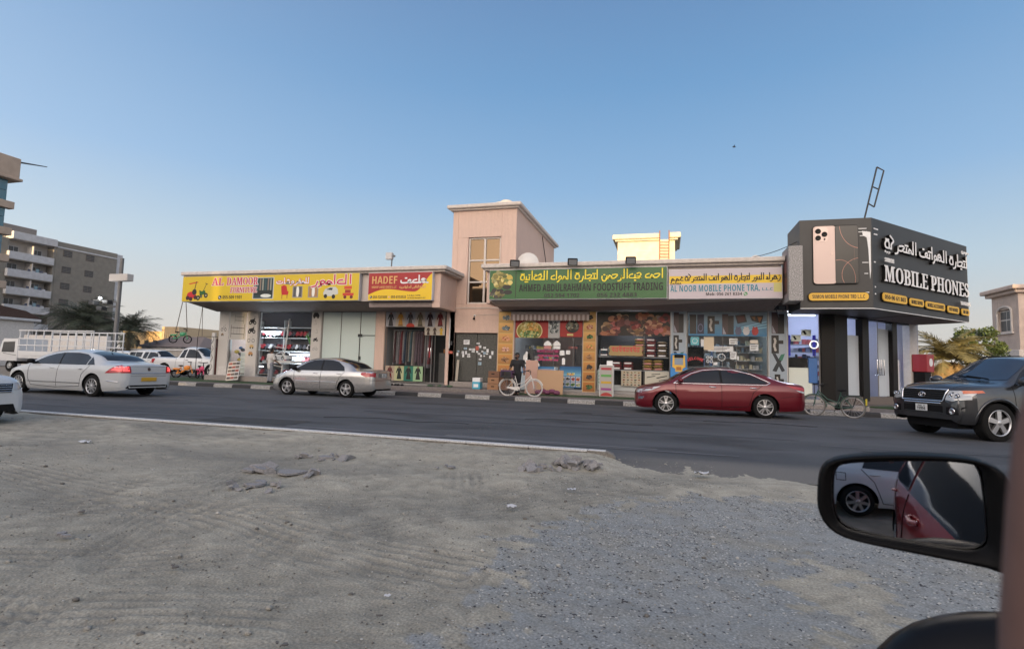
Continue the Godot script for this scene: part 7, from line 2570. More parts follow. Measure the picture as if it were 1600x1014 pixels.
	lamp_tube(sh,V(1.4,4.14,-25.0),V(2.8,4.14,-25.0),2.0,Color(.85,.95,1.0))
	var kk := thing("payment_kiosk","blue payment kiosk with a yellow screen frame before the phone shop pier","kiosk",V(.45,.27,-23.8))
	bx("cabinet",V(.1,.27,-24.15),V(.78,1.5,-23.65),mat("kiosk_blue",Color(.03,.20,.50),.4),kk,.03)
	bx("head",V(.12,1.5,-24.15),V(.76,2.06,-23.72),mat("kiosk_blue",Color(.03,.20,.50),.4),kk,.03)
	var kf := B.new()
	kf.prism(P2([.2,1.98,.68,1.98,.7,1.5,.58,1.42,.58,1.3,.3,1.3,.3,1.42,.18,1.5]),-23.718,-23.64)
	obj("yellow_frame",kf,mat("kiosk_yellow",Color(.66,.40,.06),.45),kk)
	bx("hood",V(.26,1.88,-23.64),V(.62,2.02,-23.6),mats.black,kk)
	bx("screen",V(.27,1.58,-23.64),V(.61,1.86,-23.63),mat("kiosk_screen",Color(.25,.30,.36),.2),kk)
	bx("slot",V(.34,1.36,-23.64),V(.54,1.5,-23.628),mat("kiosk_slot",Color(.35,.12,.02),.5),kk)
	for k in 5:
		var b := B.new()
		b.ball(V(.22 + .11 * k,.75 + .1 * sin(k * 2.0),-23.65),V(.05,.06,.012),8,5)
		obj("round_print",b,mat("kiosk_dot%d" % (k % 3),[Color(.6,.4,.1),Color(.5,.55,.6),Color(.3,.05,.1)][k % 3],.5),kk)

func corner_shop() -> void:
	var t := thing("corner_shop","glass-fronted corner shop with black pillars under the black sign","building",V(6.3,.2,-24.2))
	var run := V(.694,0,-.72)
	var o := V(6.35,0,-24.2)
	var side := Transform3D(Basis(run,Vector3.UP,run.cross(Vector3.UP)),o)
	var k := mats.black_panel as Material
	var put := func(called: String,lo: Vector3,hi: Vector3,m: Material,parent: Node,ch := .01) -> MeshInstance3D:
		var b := B.new()
		b.xf = side
		b.cbox(lo,hi,ch)
		return obj(called,b,m,parent)
	glazing(t,4.66,5.86,.45,3.84,WALL - .1,mats.shop_glass)
	var pil := B.new()
	pil.prism(P2([5.88,24.6,5.88,24.17,6.36,24.17,6.98,24.82,6.7,25.1]),.3,3.76)
	var pm := obj("black_pillar",pil,k,t)
	pm.transform = Transform3D(Basis(V(1,0,0),V(0,0,-1),V(0,1,0)),Vector3.ZERO)
	pm.position = pm.transform.basis * (base[t] as Vector3) - (base[t] as Vector3)
	for q in [["post",2.0,2.5],["post",4.42,4.82]]:
		put.call("black_post",V(q[1],.3,-.25),V(q[2],3.85,.03),k,t)
	put.call("white_post",V(6.0,.3,-.3),V(6.75,3.9,.0),mats.white_pier,t)
	put.call("head_beam",V(.9,3.7,-.3),V(6.75,4.3,-.02),k,t)
	put.call("base_wall",V(.9,.15,-.25),V(6.75,.48,.0),mat("stone_base",Color(.30,.25,.22),.8,0,{"mottle": [tex.worn,1.6]}),t)
	var i := 0
	for q in [[.95,2.0],[2.5,4.42],[4.82,6.0]]:
		var b := B.new()
		b.xf = side
		b.quad(V(q[0],.48,-.12),V(q[1],.48,-.12),V(q[1],3.7,-.12),V(q[0],3.7,-.12))
		obj("pane",b,mats.shop_glass,t)
	put.call("door_stile",V(3.44,.48,-.13),V(3.49,3.7,-.1),mats.aluminium_frame,t)
	var white := mat("poster_white",Color(.66,.68,.70),.5)
	for x in [3.2,3.4,3.55,3.75]:
		var hb := B.new()
		hb.xf = side
		hb.tube([V(x,1.4,-.1),V(x,1.4,-.02),V(x,2.05,-.02),V(x,2.05,-.1)],.02,6)
		obj("door_handle",hb,mats.chrome,t)
	put.call("reflection_panel",V(.97,.5,-.16),V(2.0,3.0,-.14),mats.reflection_pale,t,.003)  # opaque pale panels stand in for reflections on the glass
	put.call("reflection_panel",V(3.5,.5,-.16),V(4.4,3.4,-.14),mats.reflection_pale,t,.003)
	put.call("curved_reflection",V(4.9,.5,-.16),V(5.3,2.1,-.14),mats.sign_white,t,.003)  # white panel drawn in place of a curved glass reflection
	var fl := B.new()
	fl.prism(P2([4.4,24.3,6.3,24.3,11.2,29.3,11.2,32.0,4.4,32.0]),.2,.36)
	for q in [["shop_floor",fl,mats.shop_floor]]:
		var m := obj(q[0],q[1],q[2],t)
		m.transform = Transform3D(Basis(V(1,0,0),V(0,0,-1),V(0,1,0)),Vector3.ZERO)
		m.position = m.transform.basis * (base[t] as Vector3) - (base[t] as Vector3)
	var ce := B.new()
	ce.prism(P2([4.4,24.3,6.3,24.5,11.2,29.5,11.2,32.0,4.4,32.0]),4.2,4.35)
	var cm := obj("shop_ceiling",ce,mats.blue_wall,t)
	cm.transform = Transform3D(Basis(V(1,0,0),V(0,0,-1),V(0,1,0)),Vector3.ZERO)
	cm.position = cm.transform.basis * (base[t] as Vector3) - (base[t] as Vector3)
	bx("inner_wall",V(4.4,.36,-29.2),V(11.0,4.2,-29.0),mats.blue_wall,t)
	bx("inner_side",V(4.37,.36,-29.0),V(4.45,4.2,-24.6),mats.blue_wall,t)
	bx("end_wall",V(10.9,.0,-31.9),V(11.1,5.0,-29.2),mats.white_pier,t)
	var lt := thing("ceiling_lights","row of bright white tubes on the corner shop's blue ceiling","lamp",V(6.0,4.1,-26.0))
	for q in [[5.2,-27.0,6.3,-27.0],[5.3,-28.2,6.6,-28.2],[5.0,-26.7,5.5,-28.0],[7.0,-26.8,7.8,-27.6]]:
		lamp_tube(lt,V(q[0],4.1,q[1]),V(q[2],4.1,q[3]),1.7,Color(.86,.91,1.0),q[1] != -28.2 and q[0] != 5.0)
	var sh := thing("accessory_wall","wall of small hanging phone accessories inside the corner shop","shelf",V(5.6,.4,-27.6))
	shelf_goods(sh,4.5,7.4,-27.3,[.9,1.3,1.65,2.0,2.35,2.7],[Color(.06,.08,.16),Color(.3,.32,.4),Color(.1,.1,.14),Color(.2,.24,.4),Color(.4,.1,.1),Color(.05,.05,.07)],.25,"goods",.26)
	var ct := thing("white_counter","white counter with a blue end inside the corner shop window","counter",V(5.1,.36,-24.8))
	bx("front",V(4.72,.46,-24.75),V(5.6,1.6,-24.45),mat("counter_white",Color(.62,.66,.60),.4),ct)
	bx("glass_case",V(4.75,1.6,-25.2),V(5.45,2.0,-24.5),mats.black,ct)
	bx("blue_end",V(5.46,1.0,-24.5),V(5.78,2.0,-24.4),mat("counter_blue",Color(.03,.13,.38),.4),ct)
	var bl := thing("blue_banners","two upright blue banner strips inside the corner shop window","banner",V(5.2,1.8,-25.4))
	for x in [4.78,5.72]:
		bx("strip",V(x,2.1,-24.9),V(x + .12,2.95,-24.88),mat("banner_blue",Color(.02,.02,.55),.5),bl,.003)
	var pp := thing("hanging_posters","two small pale posters hung in the corner shop window","poster",V(5.2,2.6,-24.6))
	for q in [[5.25,2.9],[4.88,2.68]]:
		bx("card",V(q[0],q[1],-24.62),V(q[0] + .36,q[1] + .26,-24.61),mat("poster_pale",Color(.55,.60,.52),.5),pp,.002)
		var d := B.new()
		d.prism(P2([q[0] + .05,q[1] + .2,q[0] + .12,q[1] + .22,q[0] + .2,q[1] + .08,q[0] + .13,q[1] + .05]),-24.609,-24.604)
		obj("pictured_phone",d,mats.black,pp)
	var rl := thing("ring_lamp","glowing white ring lamp in the corner shop window","lamp",V(5.7,2.5,-24.55))
	var ring := []
	for q in 28:
		ring.append(V(5.7 + .15 * cos(TAU * q / 28),2.55 + .15 * sin(TAU * q / 28),-24.55))
	var rb := B.new()
	rb.tube(ring,.022,8,true)
	obj("ring",rb,mats.ring_glow,rl)
	var rod := B.new()
	rod.tube([V(5.7,2.4,-24.55),V(5.7,.4,-24.6)],.012,5)
	obj("stand",rod,mats.dark_metal,rl)
	var ol := OmniLight3D.new()
	ol.name = "lamp_light"
	ol.light_energy = .03
	ol.light_size = .12
	ol.omni_range = 10.0
	ol.omni_attenuation = 2.0
	ol.shadow_enabled = true
	rl.add_child(ol)
	ol.position = V(5.7,2.55,-24.42) - (base[rl] as Vector3)
	for q in [[-24.62,.36,1.9],[-24.62,2.5,2.6]]:
		pass
	var rc := thing("red_cabinet","red hose cabinet with a white emblem mounted beside the corner shop","cabinet",V(11.2,.9,-29.0))
	var cb := B.new()
	cb.xf = side
	cb.cbox(V(6.1,1.6,.0),V(6.75,2.38,.6),.02)
	obj("cabinet",cb,mat("cabinet_red",Color(.30,.022,.03),.45),rc)
	var em := B.new()
	em.xf = side
	em.prism(_round(6.3,1.85,6.6,2.2,.14),.6,.61)
	obj("emblem",em,mats.sign_white,rc)
	var bs := B.new()
	bs.xf = side
	bs.cbox(V(6.15,.3,.05),V(6.7,1.6,.5),.02)
	obj("base",bs,mats.black,rc)

# ---------------------------------------------------------------- figures
func flesh(bones: Array,cell: float,blend := .03) -> B:
	var lo := V(1e9,1e9,1e9)
	var hi := -lo
	for q in bones:
		var r: float = maxf(q[2],q[3]) + blend + cell * 2
		lo = lo.min(q[0] - V(r,r,r)).min(q[1] - V(r,r,r))
		hi = hi.max(q[0] + V(r,r,r)).max(q[1] + V(r,r,r))
	var n := Vector3i(((hi - lo) / cell).ceil()) + Vector3i.ONE
	var f := PackedFloat32Array()
	f.resize(n.x * n.y * n.z)
	f.fill(9.0)
	for q in bones:
		var a: Vector3 = q[0]
		var ab: Vector3 = q[1] - a
		var l2 := maxf(ab.length_squared(),1e-9)
		var r: float = maxf(q[2],q[3]) + blend + cell * 1.5
		var c0 := Vector3i(((a.min(q[1]) - V(r,r,r) - lo) / cell).floor()).clamp(Vector3i.ZERO,n - Vector3i.ONE)
		var c1 := Vector3i(((a.max(q[1]) + V(r,r,r) - lo) / cell).ceil()).clamp(Vector3i.ZERO,n - Vector3i.ONE)
		for z in range(c0.z,c1.z + 1):
			for y in range(c0.y,c1.y + 1):
				var k := (z * n.y + y) * n.x
				for x in range(c0.x,c1.x + 1):
					var p := lo + V(x,y,z) * cell - a
					var t := clampf(p.dot(ab) / l2,0,1)
					var d := (p - ab * t).length() - lerpf(q[2],q[3],t)
					var e := f[k + x]
					var h := maxf(blend - absf(d - e),.0) / blend
					f[k + x] = minf(d,e) - h * h * blend * .25
	var ids := {}
	var b := B.new()
	var corner := [0,1,n.x,n.x + 1,n.x * n.y,n.x * n.y + 1,n.x * n.y + n.x,n.x * n.y + n.x + 1]
	for z in n.z - 1:
		for y in n.y - 1:
			for x in n.x - 1:
				var k := (z * n.y + y) * n.x + x
				var inside := 0
				for c in corner:
					if f[k + c] < 0:
						inside += 1
				if inside == 0 or inside == 8:
					continue
				var s := Vector3.ZERO
				var m := 0
				for e in [[0,1],[2,3],[4,5],[6,7],[0,2],[1,3],[4,6],[5,7],[0,4],[1,5],[2,6],[3,7]]:
					var f0 := f[k + corner[e[0]]]
					var f1 := f[k + corner[e[1]]]
					if (f0 < 0) != (f1 < 0):
						var t := f0 / (f0 - f1)
						var p0 := V(e[0] & 1,(e[0] >> 1) & 1,e[0] >> 2)
						var p1 := V(e[1] & 1,(e[1] >> 1) & 1,e[1] >> 2)
						s += p0.lerp(p1,t)
						m += 1
				var g := V(f[k + 1] - f[k],f[k + n.x] - f[k],f[k + n.x * n.y] - f[k])
				ids[k] = b.vert(lo + (V(x,y,z) + s / m) * cell,g)
	for k in ids:
		var x: int = k % n.x
		var y: int = (k / n.x) % n.y
		var z: int = k / (n.x * n.y)
		var here: bool = f[k] < 0
		for ax in 3:
			var step: int = [1,n.x,n.x * n.y][ax]
			if (f[k + step] < 0) == here:
				continue
			var u: int = [n.x,n.x * n.y,1][ax]
			var w: int = [n.x * n.y,1,n.x][ax]
			if [y,z,x][ax] == 0 or [z,x,y][ax] == 0:
				continue
			var q := [ids.get(k,-1),ids.get(k - u,-1),ids.get(k - u - w,-1),ids.get(k - w,-1)]
			if -1 in q:
				continue
			if here:
				b.face(q[0],q[1],q[2])
				b.face(q[0],q[2],q[3])
			else:
				b.face(q[0],q[2],q[1])
				b.face(q[0],q[3],q[2])
	return b

func hand_bones(wrist: Vector3,along: Vector3,palm_side: Vector3,curl: float) -> Array:
	var d := along.normalized()
	var s := d.cross(palm_side).normalized()
	var inw := palm_side.normalized()
	var r := [[wrist,wrist + d * .08,.026,.032]]
	for k in 4:
		var root := wrist + d * .085 + s * (k - 1.5) * .02
		var l: float = [.07,.08,.076,.06][k]
		var mid := root + (d + inw * curl * .6).normalized() * l * .5
		r.append([root - d * .02,mid,.010,.009])
		r.append([mid,mid + (d * (1.0 - curl) + inw * curl * 1.6).normalized() * l * .5,.009,.008])
	var tr := wrist + d * .03 - s * .026
	var tm := tr + (d * .7 - s * .8 + inw * .3).normalized() * .04
	r.append([tr,tm,.012,.010])
	r.append([tm,tm + (d + inw * .5).normalized() * .03,.010,.008])
	return r

func person(label: String,at: Vector3,turn: float,j: Dictionary,skin: Material,shirt: Material,legs: Material,hair: Material,shoes: Material,face_turn: float) -> Node3D:
	var t := thing("person",label,"person",at,turn,"",false)
	var H: Vector3 = j.head
	var neck: Vector3 = j.neck
	var arms := []
	var sleeves := []
	var hands := []
	for k in 2:
		var s: Vector3 = j.shoulder[k]
		var e: Vector3 = j.elbow[k]
		var w: Vector3 = j.wrist[k]
		arms.append([s,e,.05,.042])
		arms.append([e,w,.042,.028])
		sleeves.append([s,s.lerp(e,.75),.068,.066])
		hands.append_array(hand_bones(w,w - e,j.palm[k],.5))
	var lg := []
	var trousers := []
	for k in 2:
		var h: Vector3 = j.hip[k]
		var kn: Vector3 = j.knee[k]
		var an: Vector3 = j.ankle[k]
		lg.append([h,kn,.08,.055])
		lg.append([kn,an,.055,.04])
		lg.append([an,an + j.toe[k] + V(0,-.04,0),.04,.032])
		trousers.append([h + V(0,.02,0),kn,.10,.075])
		trousers.append([kn,an + V(0,.03,0),.075,.066])
	var hips: Vector3 = (j.hip[0] + j.hip[1]) / 2
	trousers.append([j.hip[0] + V(0,.06,0),j.hip[1] + V(0,.06,0),.10,.10])
	var chest := neck - V(0,.2,0)
	var trunk := [[hips + V(0,.05,0),chest,.12,.13],[chest + V(-.07,0,0),chest + V(.07,.0,0),.115,.115],[neck - V(0,.06,0),H - V(0,.06,0),.055,.052]]
	var body := flesh(trunk + arms + lg,.02,.04)
	var fwd := V(sin(face_turn),0,cos(face_turn))
	var sd := V(cos(face_turn),0,-sin(face_turn))
	var head := [[H + V(0,.035,0) - fwd * .015,H + V(0,.03,0) + fwd * .015,.085,.082],[H - V(0,.02,0) + fwd * .02,H - V(0,.065,0) + fwd * .04,.062,.045],[H + fwd * .09 + V(0,.015,0),H + fwd * .108 - V(0,.02,0),.012,.017],[H + sd * .08 - V(0,.005,0),H + sd * .085 + V(0,.025,0),.014,.018],[H - sd * .08 - V(0,.005,0),H - sd * .085 + V(0,.025,0),.014,.018],[H - V(0,.1,0),H - V(0,.05,0),.05,.052]]
	obj("body",merge([body,flesh(head,.012,.02),flesh(hands,.008,.012)]),skin,t)
	obj("shirt",flesh([[hips + V(0,j.get("hem",.0),0),chest,.145,.148],[chest + V(-.08,.02,0),chest + V(.08,.02,0),.128,.128],[j.shoulder[0],j.shoulder[1],.075,.075]] + sleeves,.02,.05),shirt,t)
	obj("trousers",flesh(trousers,.02,.04),legs,t)
	obj("hair",flesh([[H + V(0,.075,0) - fwd * .02,H + V(0,.06,0) + fwd * .04,.08,.07],[H + V(0,-.01,0) - fwd * .05,H + V(0,.05,0) - fwd * .04,.07,.082]] + ([[H - V(0,.075,0) + fwd * .04,H - V(0,.055,0) + fwd * .06,.056,.05]] if j.get("beard",false) else []),.014,.02),hair,t)
	var eb := B.new()
	for s in [-1.0,1.0]:
		eb.ball(H + fwd * .087 + sd * s * .032 + V(0,.022,0),V(.012,.007,.012),6,4)
	obj("eyes",eb,mats.black,t)
	var mb := B.new()
	mb.tube([H + fwd * .088 - V(0,.05,0) - sd * .022,H + fwd * .094 - V(0,.05,0),H + fwd * .088 - V(0,.05,0) + sd * .022],.006,5)
	obj("mouth",mb,mat("lips",Color(.10,.04,.035),.6),t)
	for k in 2:
		var a: Vector3 = j.ankle[k]
		obj("shoe",flesh([[a + V(0,-.045,0) - j.toe[k] * .25,a + V(0,-.05,0) + j.toe[k],.045,.038]],.014,.02),shoes,t)
	return t

func people() -> void:
	var skin := mat("skin_brown",Color(.16,.085,.055),.6)
	person("man in black shirt and trousers standing behind the white bicycle",V(-5.98,.15,-21.75),.0,{
		"head": V(-.02,1.60,.03),"neck": V(0,1.46,0),"shoulder": [V(-.205,1.38,0),V(.205,1.38,0)],"elbow": [V(-.30,1.12,.03),V(.29,1.12,.06)],"wrist": [V(-.34,.92,.2),V(.36,.95,.26)],"palm": [V(.3,-1,0),V(-.3,-1,0)],
		"hip": [V(-.09,.86,0),V(.09,.86,0)],"knee": [V(-.09,.47,.03),V(.08,.47,.02)],"ankle": [V(-.07,.085,0),V(.04,.085,-.02)],"toe": [V(-.03,0,.15),V(.03,0,.15)],"hem": -.14,"beard": true},
		skin,mat("black_shirt",Color(.012,.012,.014),.85),mat("black_trousers",Color(.014,.014,.018),.85),mats.hair,mats.black,-.5)
	person("man in a white T-shirt standing before the big toy window, back turned",V(-19.2,.17,-23.0),PI - .35,{
		"head": V(.0,1.62,.05),"neck": V(0,1.47,.0),"shoulder": [V(-.2,1.38,0),V(.2,1.38,0)],"elbow": [V(-.29,1.12,.04),V(.27,1.1,-.02)],"wrist": [V(-.34,.98,.25),V(.29,.86,.03)],"palm": [V(.5,-1,0),V(-1,0,0)],
		"hip": [V(-.09,.88,0),V(.09,.88,0)],"knee": [V(-.1,.48,.02),V(.1,.48,.02)],"ankle": [V(-.1,.085,0),V(.1,.085,0)],"toe": [V(-.03,0,.15),V(.03,0,.15)],"hem": -.08},
		skin,mat("white_shirt",Color(.52,.50,.48),.85),mat("grey_trousers",Color(.2,.21,.24),.85),mats.hair,mats.black,.3)

func bicycle(label: String,at: Vector3,turn: float,m: Material,tyre: Material,lean: float,chain: Material,rear_mark: bool) -> Node3D:
	var t := thing("bicycle",label,"bicycle",at,turn,"",false)
	var tilt := Transform3D(Basis(Vector3.RIGHT,lean),Vector3.ZERO)
	var mk := func() -> B:
		var b := B.new()
		b.xf = tilt
		return b
	var r := .335
	for x in [-.55,.55]:
		var w: B = mk.call()
		var ring := []
		var inner := []
		for k in 32:
			ring.append(V(x + r * cos(TAU * k / 32),r + r * sin(TAU * k / 32),0))
			inner.append(V(x + (r - .03) * cos(TAU * k / 32),r + (r - .03) * sin(TAU * k / 32),0))
		w.tube(ring,.019,6,true)
		var wm := obj("wheel",w,tyre,t)
		var ri: B = mk.call()
		ri.tube(inner,.012,5,true)
		obj("rim",ri,mats.alloy,wm)
		var sp: B = mk.call()
		for k in 18:
			sp.tube([V(x + .02 * cos(TAU * (k + 4) / 18),r + .02 * sin(TAU * (k + 4) / 18),.02 * (1 if k % 2 else -1)),V(x + (r - .035) * cos(TAU * k / 18),r + (r - .035) * sin(TAU * k / 18),0)],.0025,3)
		sp.tube([V(x,r,-.05),V(x,r,.05)],.022,8)
		obj("spokes",sp,mats.alloy,wm)
		var fe: B = mk.call()
		var arc := []
		for k in 14:
			var a := (.05 if x < 0 else .35) + (PI * .95 - (.0 if x < 0 else .1)) * k / 13.0
			arc.append(V(x + (r + .035) * cos(a),r + (r + .035) * sin(a),0))
		fe.tube(arc,.016,5)
		obj("mudguard",fe,m,t)
	var f: B = mk.call()
	var bb := V(-.1,.30,0)
	f.tube([V(.55,r,.05),V(.47,.68,.04),V(.43,.78,0)],.013,6)
	f.tube([V(.55,r,-.05),V(.47,.68,-.04),V(.43,.78,0)],.013,6)
	f.tube([V(.43,.72,0),V(.40,.86,0)],.02,6)
	f.tube([V(.42,.75,0),V(.2,.48,0),bb],.018,6)
	f.tube([V(.405,.82,0),V(.15,.56,0),V(-.14,.46,0)],.016,6)
	f.tube([bb,V(-.24,.80,0)],.017,6)
	for s in [-.05,.05]:
		f.tube([bb + V(0,0,s * .6),V(-.55,r,s)],.011,5)
		f.tube([V(-.22,.72,0),V(-.55,r,s)],.010,5)
	obj("frame",f,m,t)
	var h: B = mk.call()
	h.tube([V(.40,.85,0),V(.385,.98,0)],.013,6)
	h.tube([V(.18,1.0,-.27),V(.32,1.03,-.24),V(.40,.98,-.06),V(.40,.98,.06),V(.32,1.03,.24),V(.18,1.0,.27)],.012,6)
	obj("handlebar",h,mats.dark_metal,t)
	var g: B = mk.call()
	for s in [-1,1]:
		g.tube([V(.17,1.0,s * .272),V(.28,1.02,s * .252)],.018,6)
	obj("grips",g,mats.black,t)
	var s2: B = mk.call()
	s2.ball(V(-.27,.86,0),V(.14,.035,.075),10,6)
	s2.tube([V(-.24,.78,0),V(-.25,.85,0)],.012,6)
	obj("saddle",s2,mats.black,t)
	var cg: B = mk.call()
	cg.prism(P2([-.03,.36,-.1,.385,-.2,.37,-.55,.37,-.55,.31,-.2,.235,-.1,.22,-.03,.25]),.055,.075)
	obj("chain_guard",cg,chain,t)
	var cr: B = mk.call()
	cr.tube([bb + V(0,0,.08),bb + V(.09,-.14,.09),bb + V(.09,-.14,.17)],.012,5)
	cr.tube([bb + V(0,0,-.08),bb + V(-.09,.14,-.09),bb + V(-.09,.14,-.17)],.012,5)
	obj("pedals",cr,mats.dark_metal,t)
	var rk: B = mk.call()
	for s in [-.07,.07]:
		rk.tube([V(-.28,.70,s),V(-.78,.71,s)],.008,5)
		rk.tube([V(-.55,r,s * .8),V(-.66,.71,s)],.008,5)
	for k in 5:
		rk.tube([V(-.35 - .1 * k,.708,-.07),V(-.35 - .1 * k,.708,.07)],.006,4)
	obj("rack",rk,mats.dark_metal,t)
	var ks: B = mk.call()
	ks.tube([V(-.5,.32,.06),V(-.42,.01,.16)],.011,5)
	obj("kickstand",ks,mats.dark_metal,t)
	if rear_mark:
		var rm: B = mk.call()
		rm.cbox(V(-.93,.42,-.05),V(-.89,.62,.05),.01)
		obj("yellow_reflector",rm,mat("reflector_yellow",Color(.62,.5,.05),.4),t)
	return t

func bicycles() -> void:
	var w := mat("bike_white",Color(.62,.60,.57),.4)
	bicycle("white step-through bicycle with white tyres before the grocery",V(-5.65,.15,-21.15),.02,w,mat("tyre_white",Color(.5,.48,.45),.7),.06,w,false)
	var c := thing("bike_crate","purple and black plastic crate on the white bicycle's rear rack","crate",V(-6.25,.87,-21.15))
	var pm := mat("crate_purple",Color(.085,.035,.10),.5)
	for s in [[-6.45,-21.36,-6.43,-20.92],[-6.01,-21.36,-5.99,-20.92]]:
		bx("end_panel",V(s[0],.88,s[1]),V(s[2],1.17,s[3]),pm,c,.004)
	for z in [-21.36,-20.94]:
		bx("top_rim",V(-6.45,1.12,z),V(-5.99,1.17,z + .02),pm,c,.004)
		bx("bottom_rim",V(-6.45,.88,z),V(-5.99,.93,z + .02),mats.dark_metal,c,.004)
		for k in 9:
			bx("slat",V(-6.42 + k * .048,.93,z),V(-6.395 + k * .048,1.12,z + .015),mats.dark_metal,c,.003)
	bx("bottom",V(-6.44,.87,-21.35),V(-6.0,.885,-20.93),mats.dark_metal,c,.003)
	bicycle("old green bicycle parked on the road edge before the black pillar",V(5.12,.0,-19.78),2.72,mat("bike_green",Color(.03,.085,.065),.45),mat("tyre_dusty",Color(.16,.15,.135),.8),-.10,mats.black,true)

# ---------------------------------------------------------------- trees
func frond(l: float,droop: float,leaf: float,n: int) -> B:
	var b := B.new()
	var pts := []
	for i in 13:
		var f := i / 12.0
		pts.append(V(l * (f - .12 * f * f * droop),l * (.62 * f - (.55 + .5 * droop) * f * f),0))
	b.tube(pts,.028,4,false,.006)
	for k in n:
		var f := .12 + .88 * k / n
		var i := mini(int(f * 12),11)
		var p: Vector3 = pts[i].lerp(pts[i + 1],f * 12 - i)
		var t: Vector3 = (pts[i + 1] - pts[i]).normalized()
		for s in [-1.0,1.0]:
			var ll := leaf * (.55 + .6 * sin(PI * clampf(f * 1.05,0,1))) * rng.randf_range(.8,1.15)
			var d := (t * .8 + V(0,rng.randf_range(-.35,.25),s * .85)).normalized()
			var w := t * .024
			var m := p + d * ll * .5 + V(0,-.02,0)
			var e := p + d * ll + V(0,-.1 * ll,0)
			b.quad(p - w,p + w,m + w * 1.2,m - w * 1.2)
			b.tri(m - w * 1.2,m + w * 1.2,e)
	return b

func palm(label: String,at: Vector3,h: float,l: float,n: int,green: Color,old: Color,old_n: int,seed_: int) -> void:
	rng.seed = seed_
	var t := thing("palm_tree",label,"tree",at,.0,"",false)
	var tr := B.new()
	var prof := []
	var k := 0
	var y := .0
	while y < h:
		prof.append(Vector2(lerpf(.24,.19,y / h) + (.035 if k % 2 else .0),y))
		y += .11
		k += 1
	tr.lathe(prof,10)
	obj("trunk",tr,mat("palm_trunk",Color(.13,.095,.065),.95),t)
	var fm := []
	var om := []
	for i in 4:
		fm.append(frond(l,.2 + .35 * i,l * .26,34).mesh())
		om.append(frond(l * .85,1.6 + .3 * i,l * .22,26).mesh())
	var g := mat("frond_%s" % green.to_html(false),green,.7,0,{"back": green * .6})
	var o := mat("frond_%s" % old.to_html(false),old,.8,0,{"back": old * .5})
	for i in n:
		var a := i * 2.39996
		var f := float(i) / n
		var up := lerpf(.95,-.25,f)
		inst("frond",fm[i % 4],g,t,Transform3D(Basis(Vector3.UP,a) * Basis(Vector3.BACK,up) * Basis(Vector3.RIGHT,rng.randf_range(-.4,.4)),V(0,h,0)).scaled_local(Vector3.ONE * rng.randf_range(.85,1.1)))
	for i in old_n:
		var a := i * 2.39996 + .7
		inst("dry_frond",om[i % 4],o,t,Transform3D(Basis(Vector3.UP,a) * Basis(Vector3.BACK,rng.randf_range(-.9,-.35)),V(0,h - .15,0)))

func leafy_tree(label: String,at: Vector3,h: float,r: Vector3,col: Color,n: int,seed_: int) -> void:
	rng.seed = seed_
	var t := thing("leafy_tree",label,"tree",at,.0,"",false)
	var tr := B.new()
	tr.tube([V(0,0,0),V(.08,h * .3,.05),V(0,h * .55,0)],.16,8,false,.09)
	for k in 7:
		var a := k * .9
		tr.tube([V(.05,h * (.3 + .03 * k),.03),V(cos(a) * r.x * .6,h * .55 + r.y * .3 * sin(k * 2.0),sin(a) * r.z * .6)],.06,6,false,.02)
	obj("trunk",tr,mat("bark",Color(.10,.08,.06),.95),t)
	var lumps := []
	for k in 26:
		var a := rng.randf() * TAU
		var e := rng.randf_range(-.8,1.0)
		var q := sqrt(1.0 - e * e * .8) * rng.randf_range(.5,1.0)
		lumps.append([V(cos(a) * q * r.x,h * .62 + e * r.y * .8,sin(a) * q * r.z),rng.randf_range(.28,.55)])
	var lb := B.new()
	for i in n:
		var l: Array = lumps[rng.randi() % lumps.size()]
		var d := V(rng.randfn(),rng.randfn(),rng.randfn()).normalized()
		var c: Vector3 = l[0] + d * l[1] * pow(rng.randf(),.4) * 1.0
		var s := rng.randf_range(.045,.09)
		var bs := Basis.from_euler(V(rng.randf() * TAU,rng.randf() * TAU,rng.randf() * TAU))
		lb.tint = col * rng.randf_range(.65,1.25)
		lb.quad(c - bs.x * s * .6,c + bs.y * s * -1.4,c + bs.x * s * .6,c + bs.y * s * 1.4)
	obj("crown",lb,mat("leaves",Color.WHITE,.6,0,{"vc": true,"back": Color(.06,.1,.03)}),t)

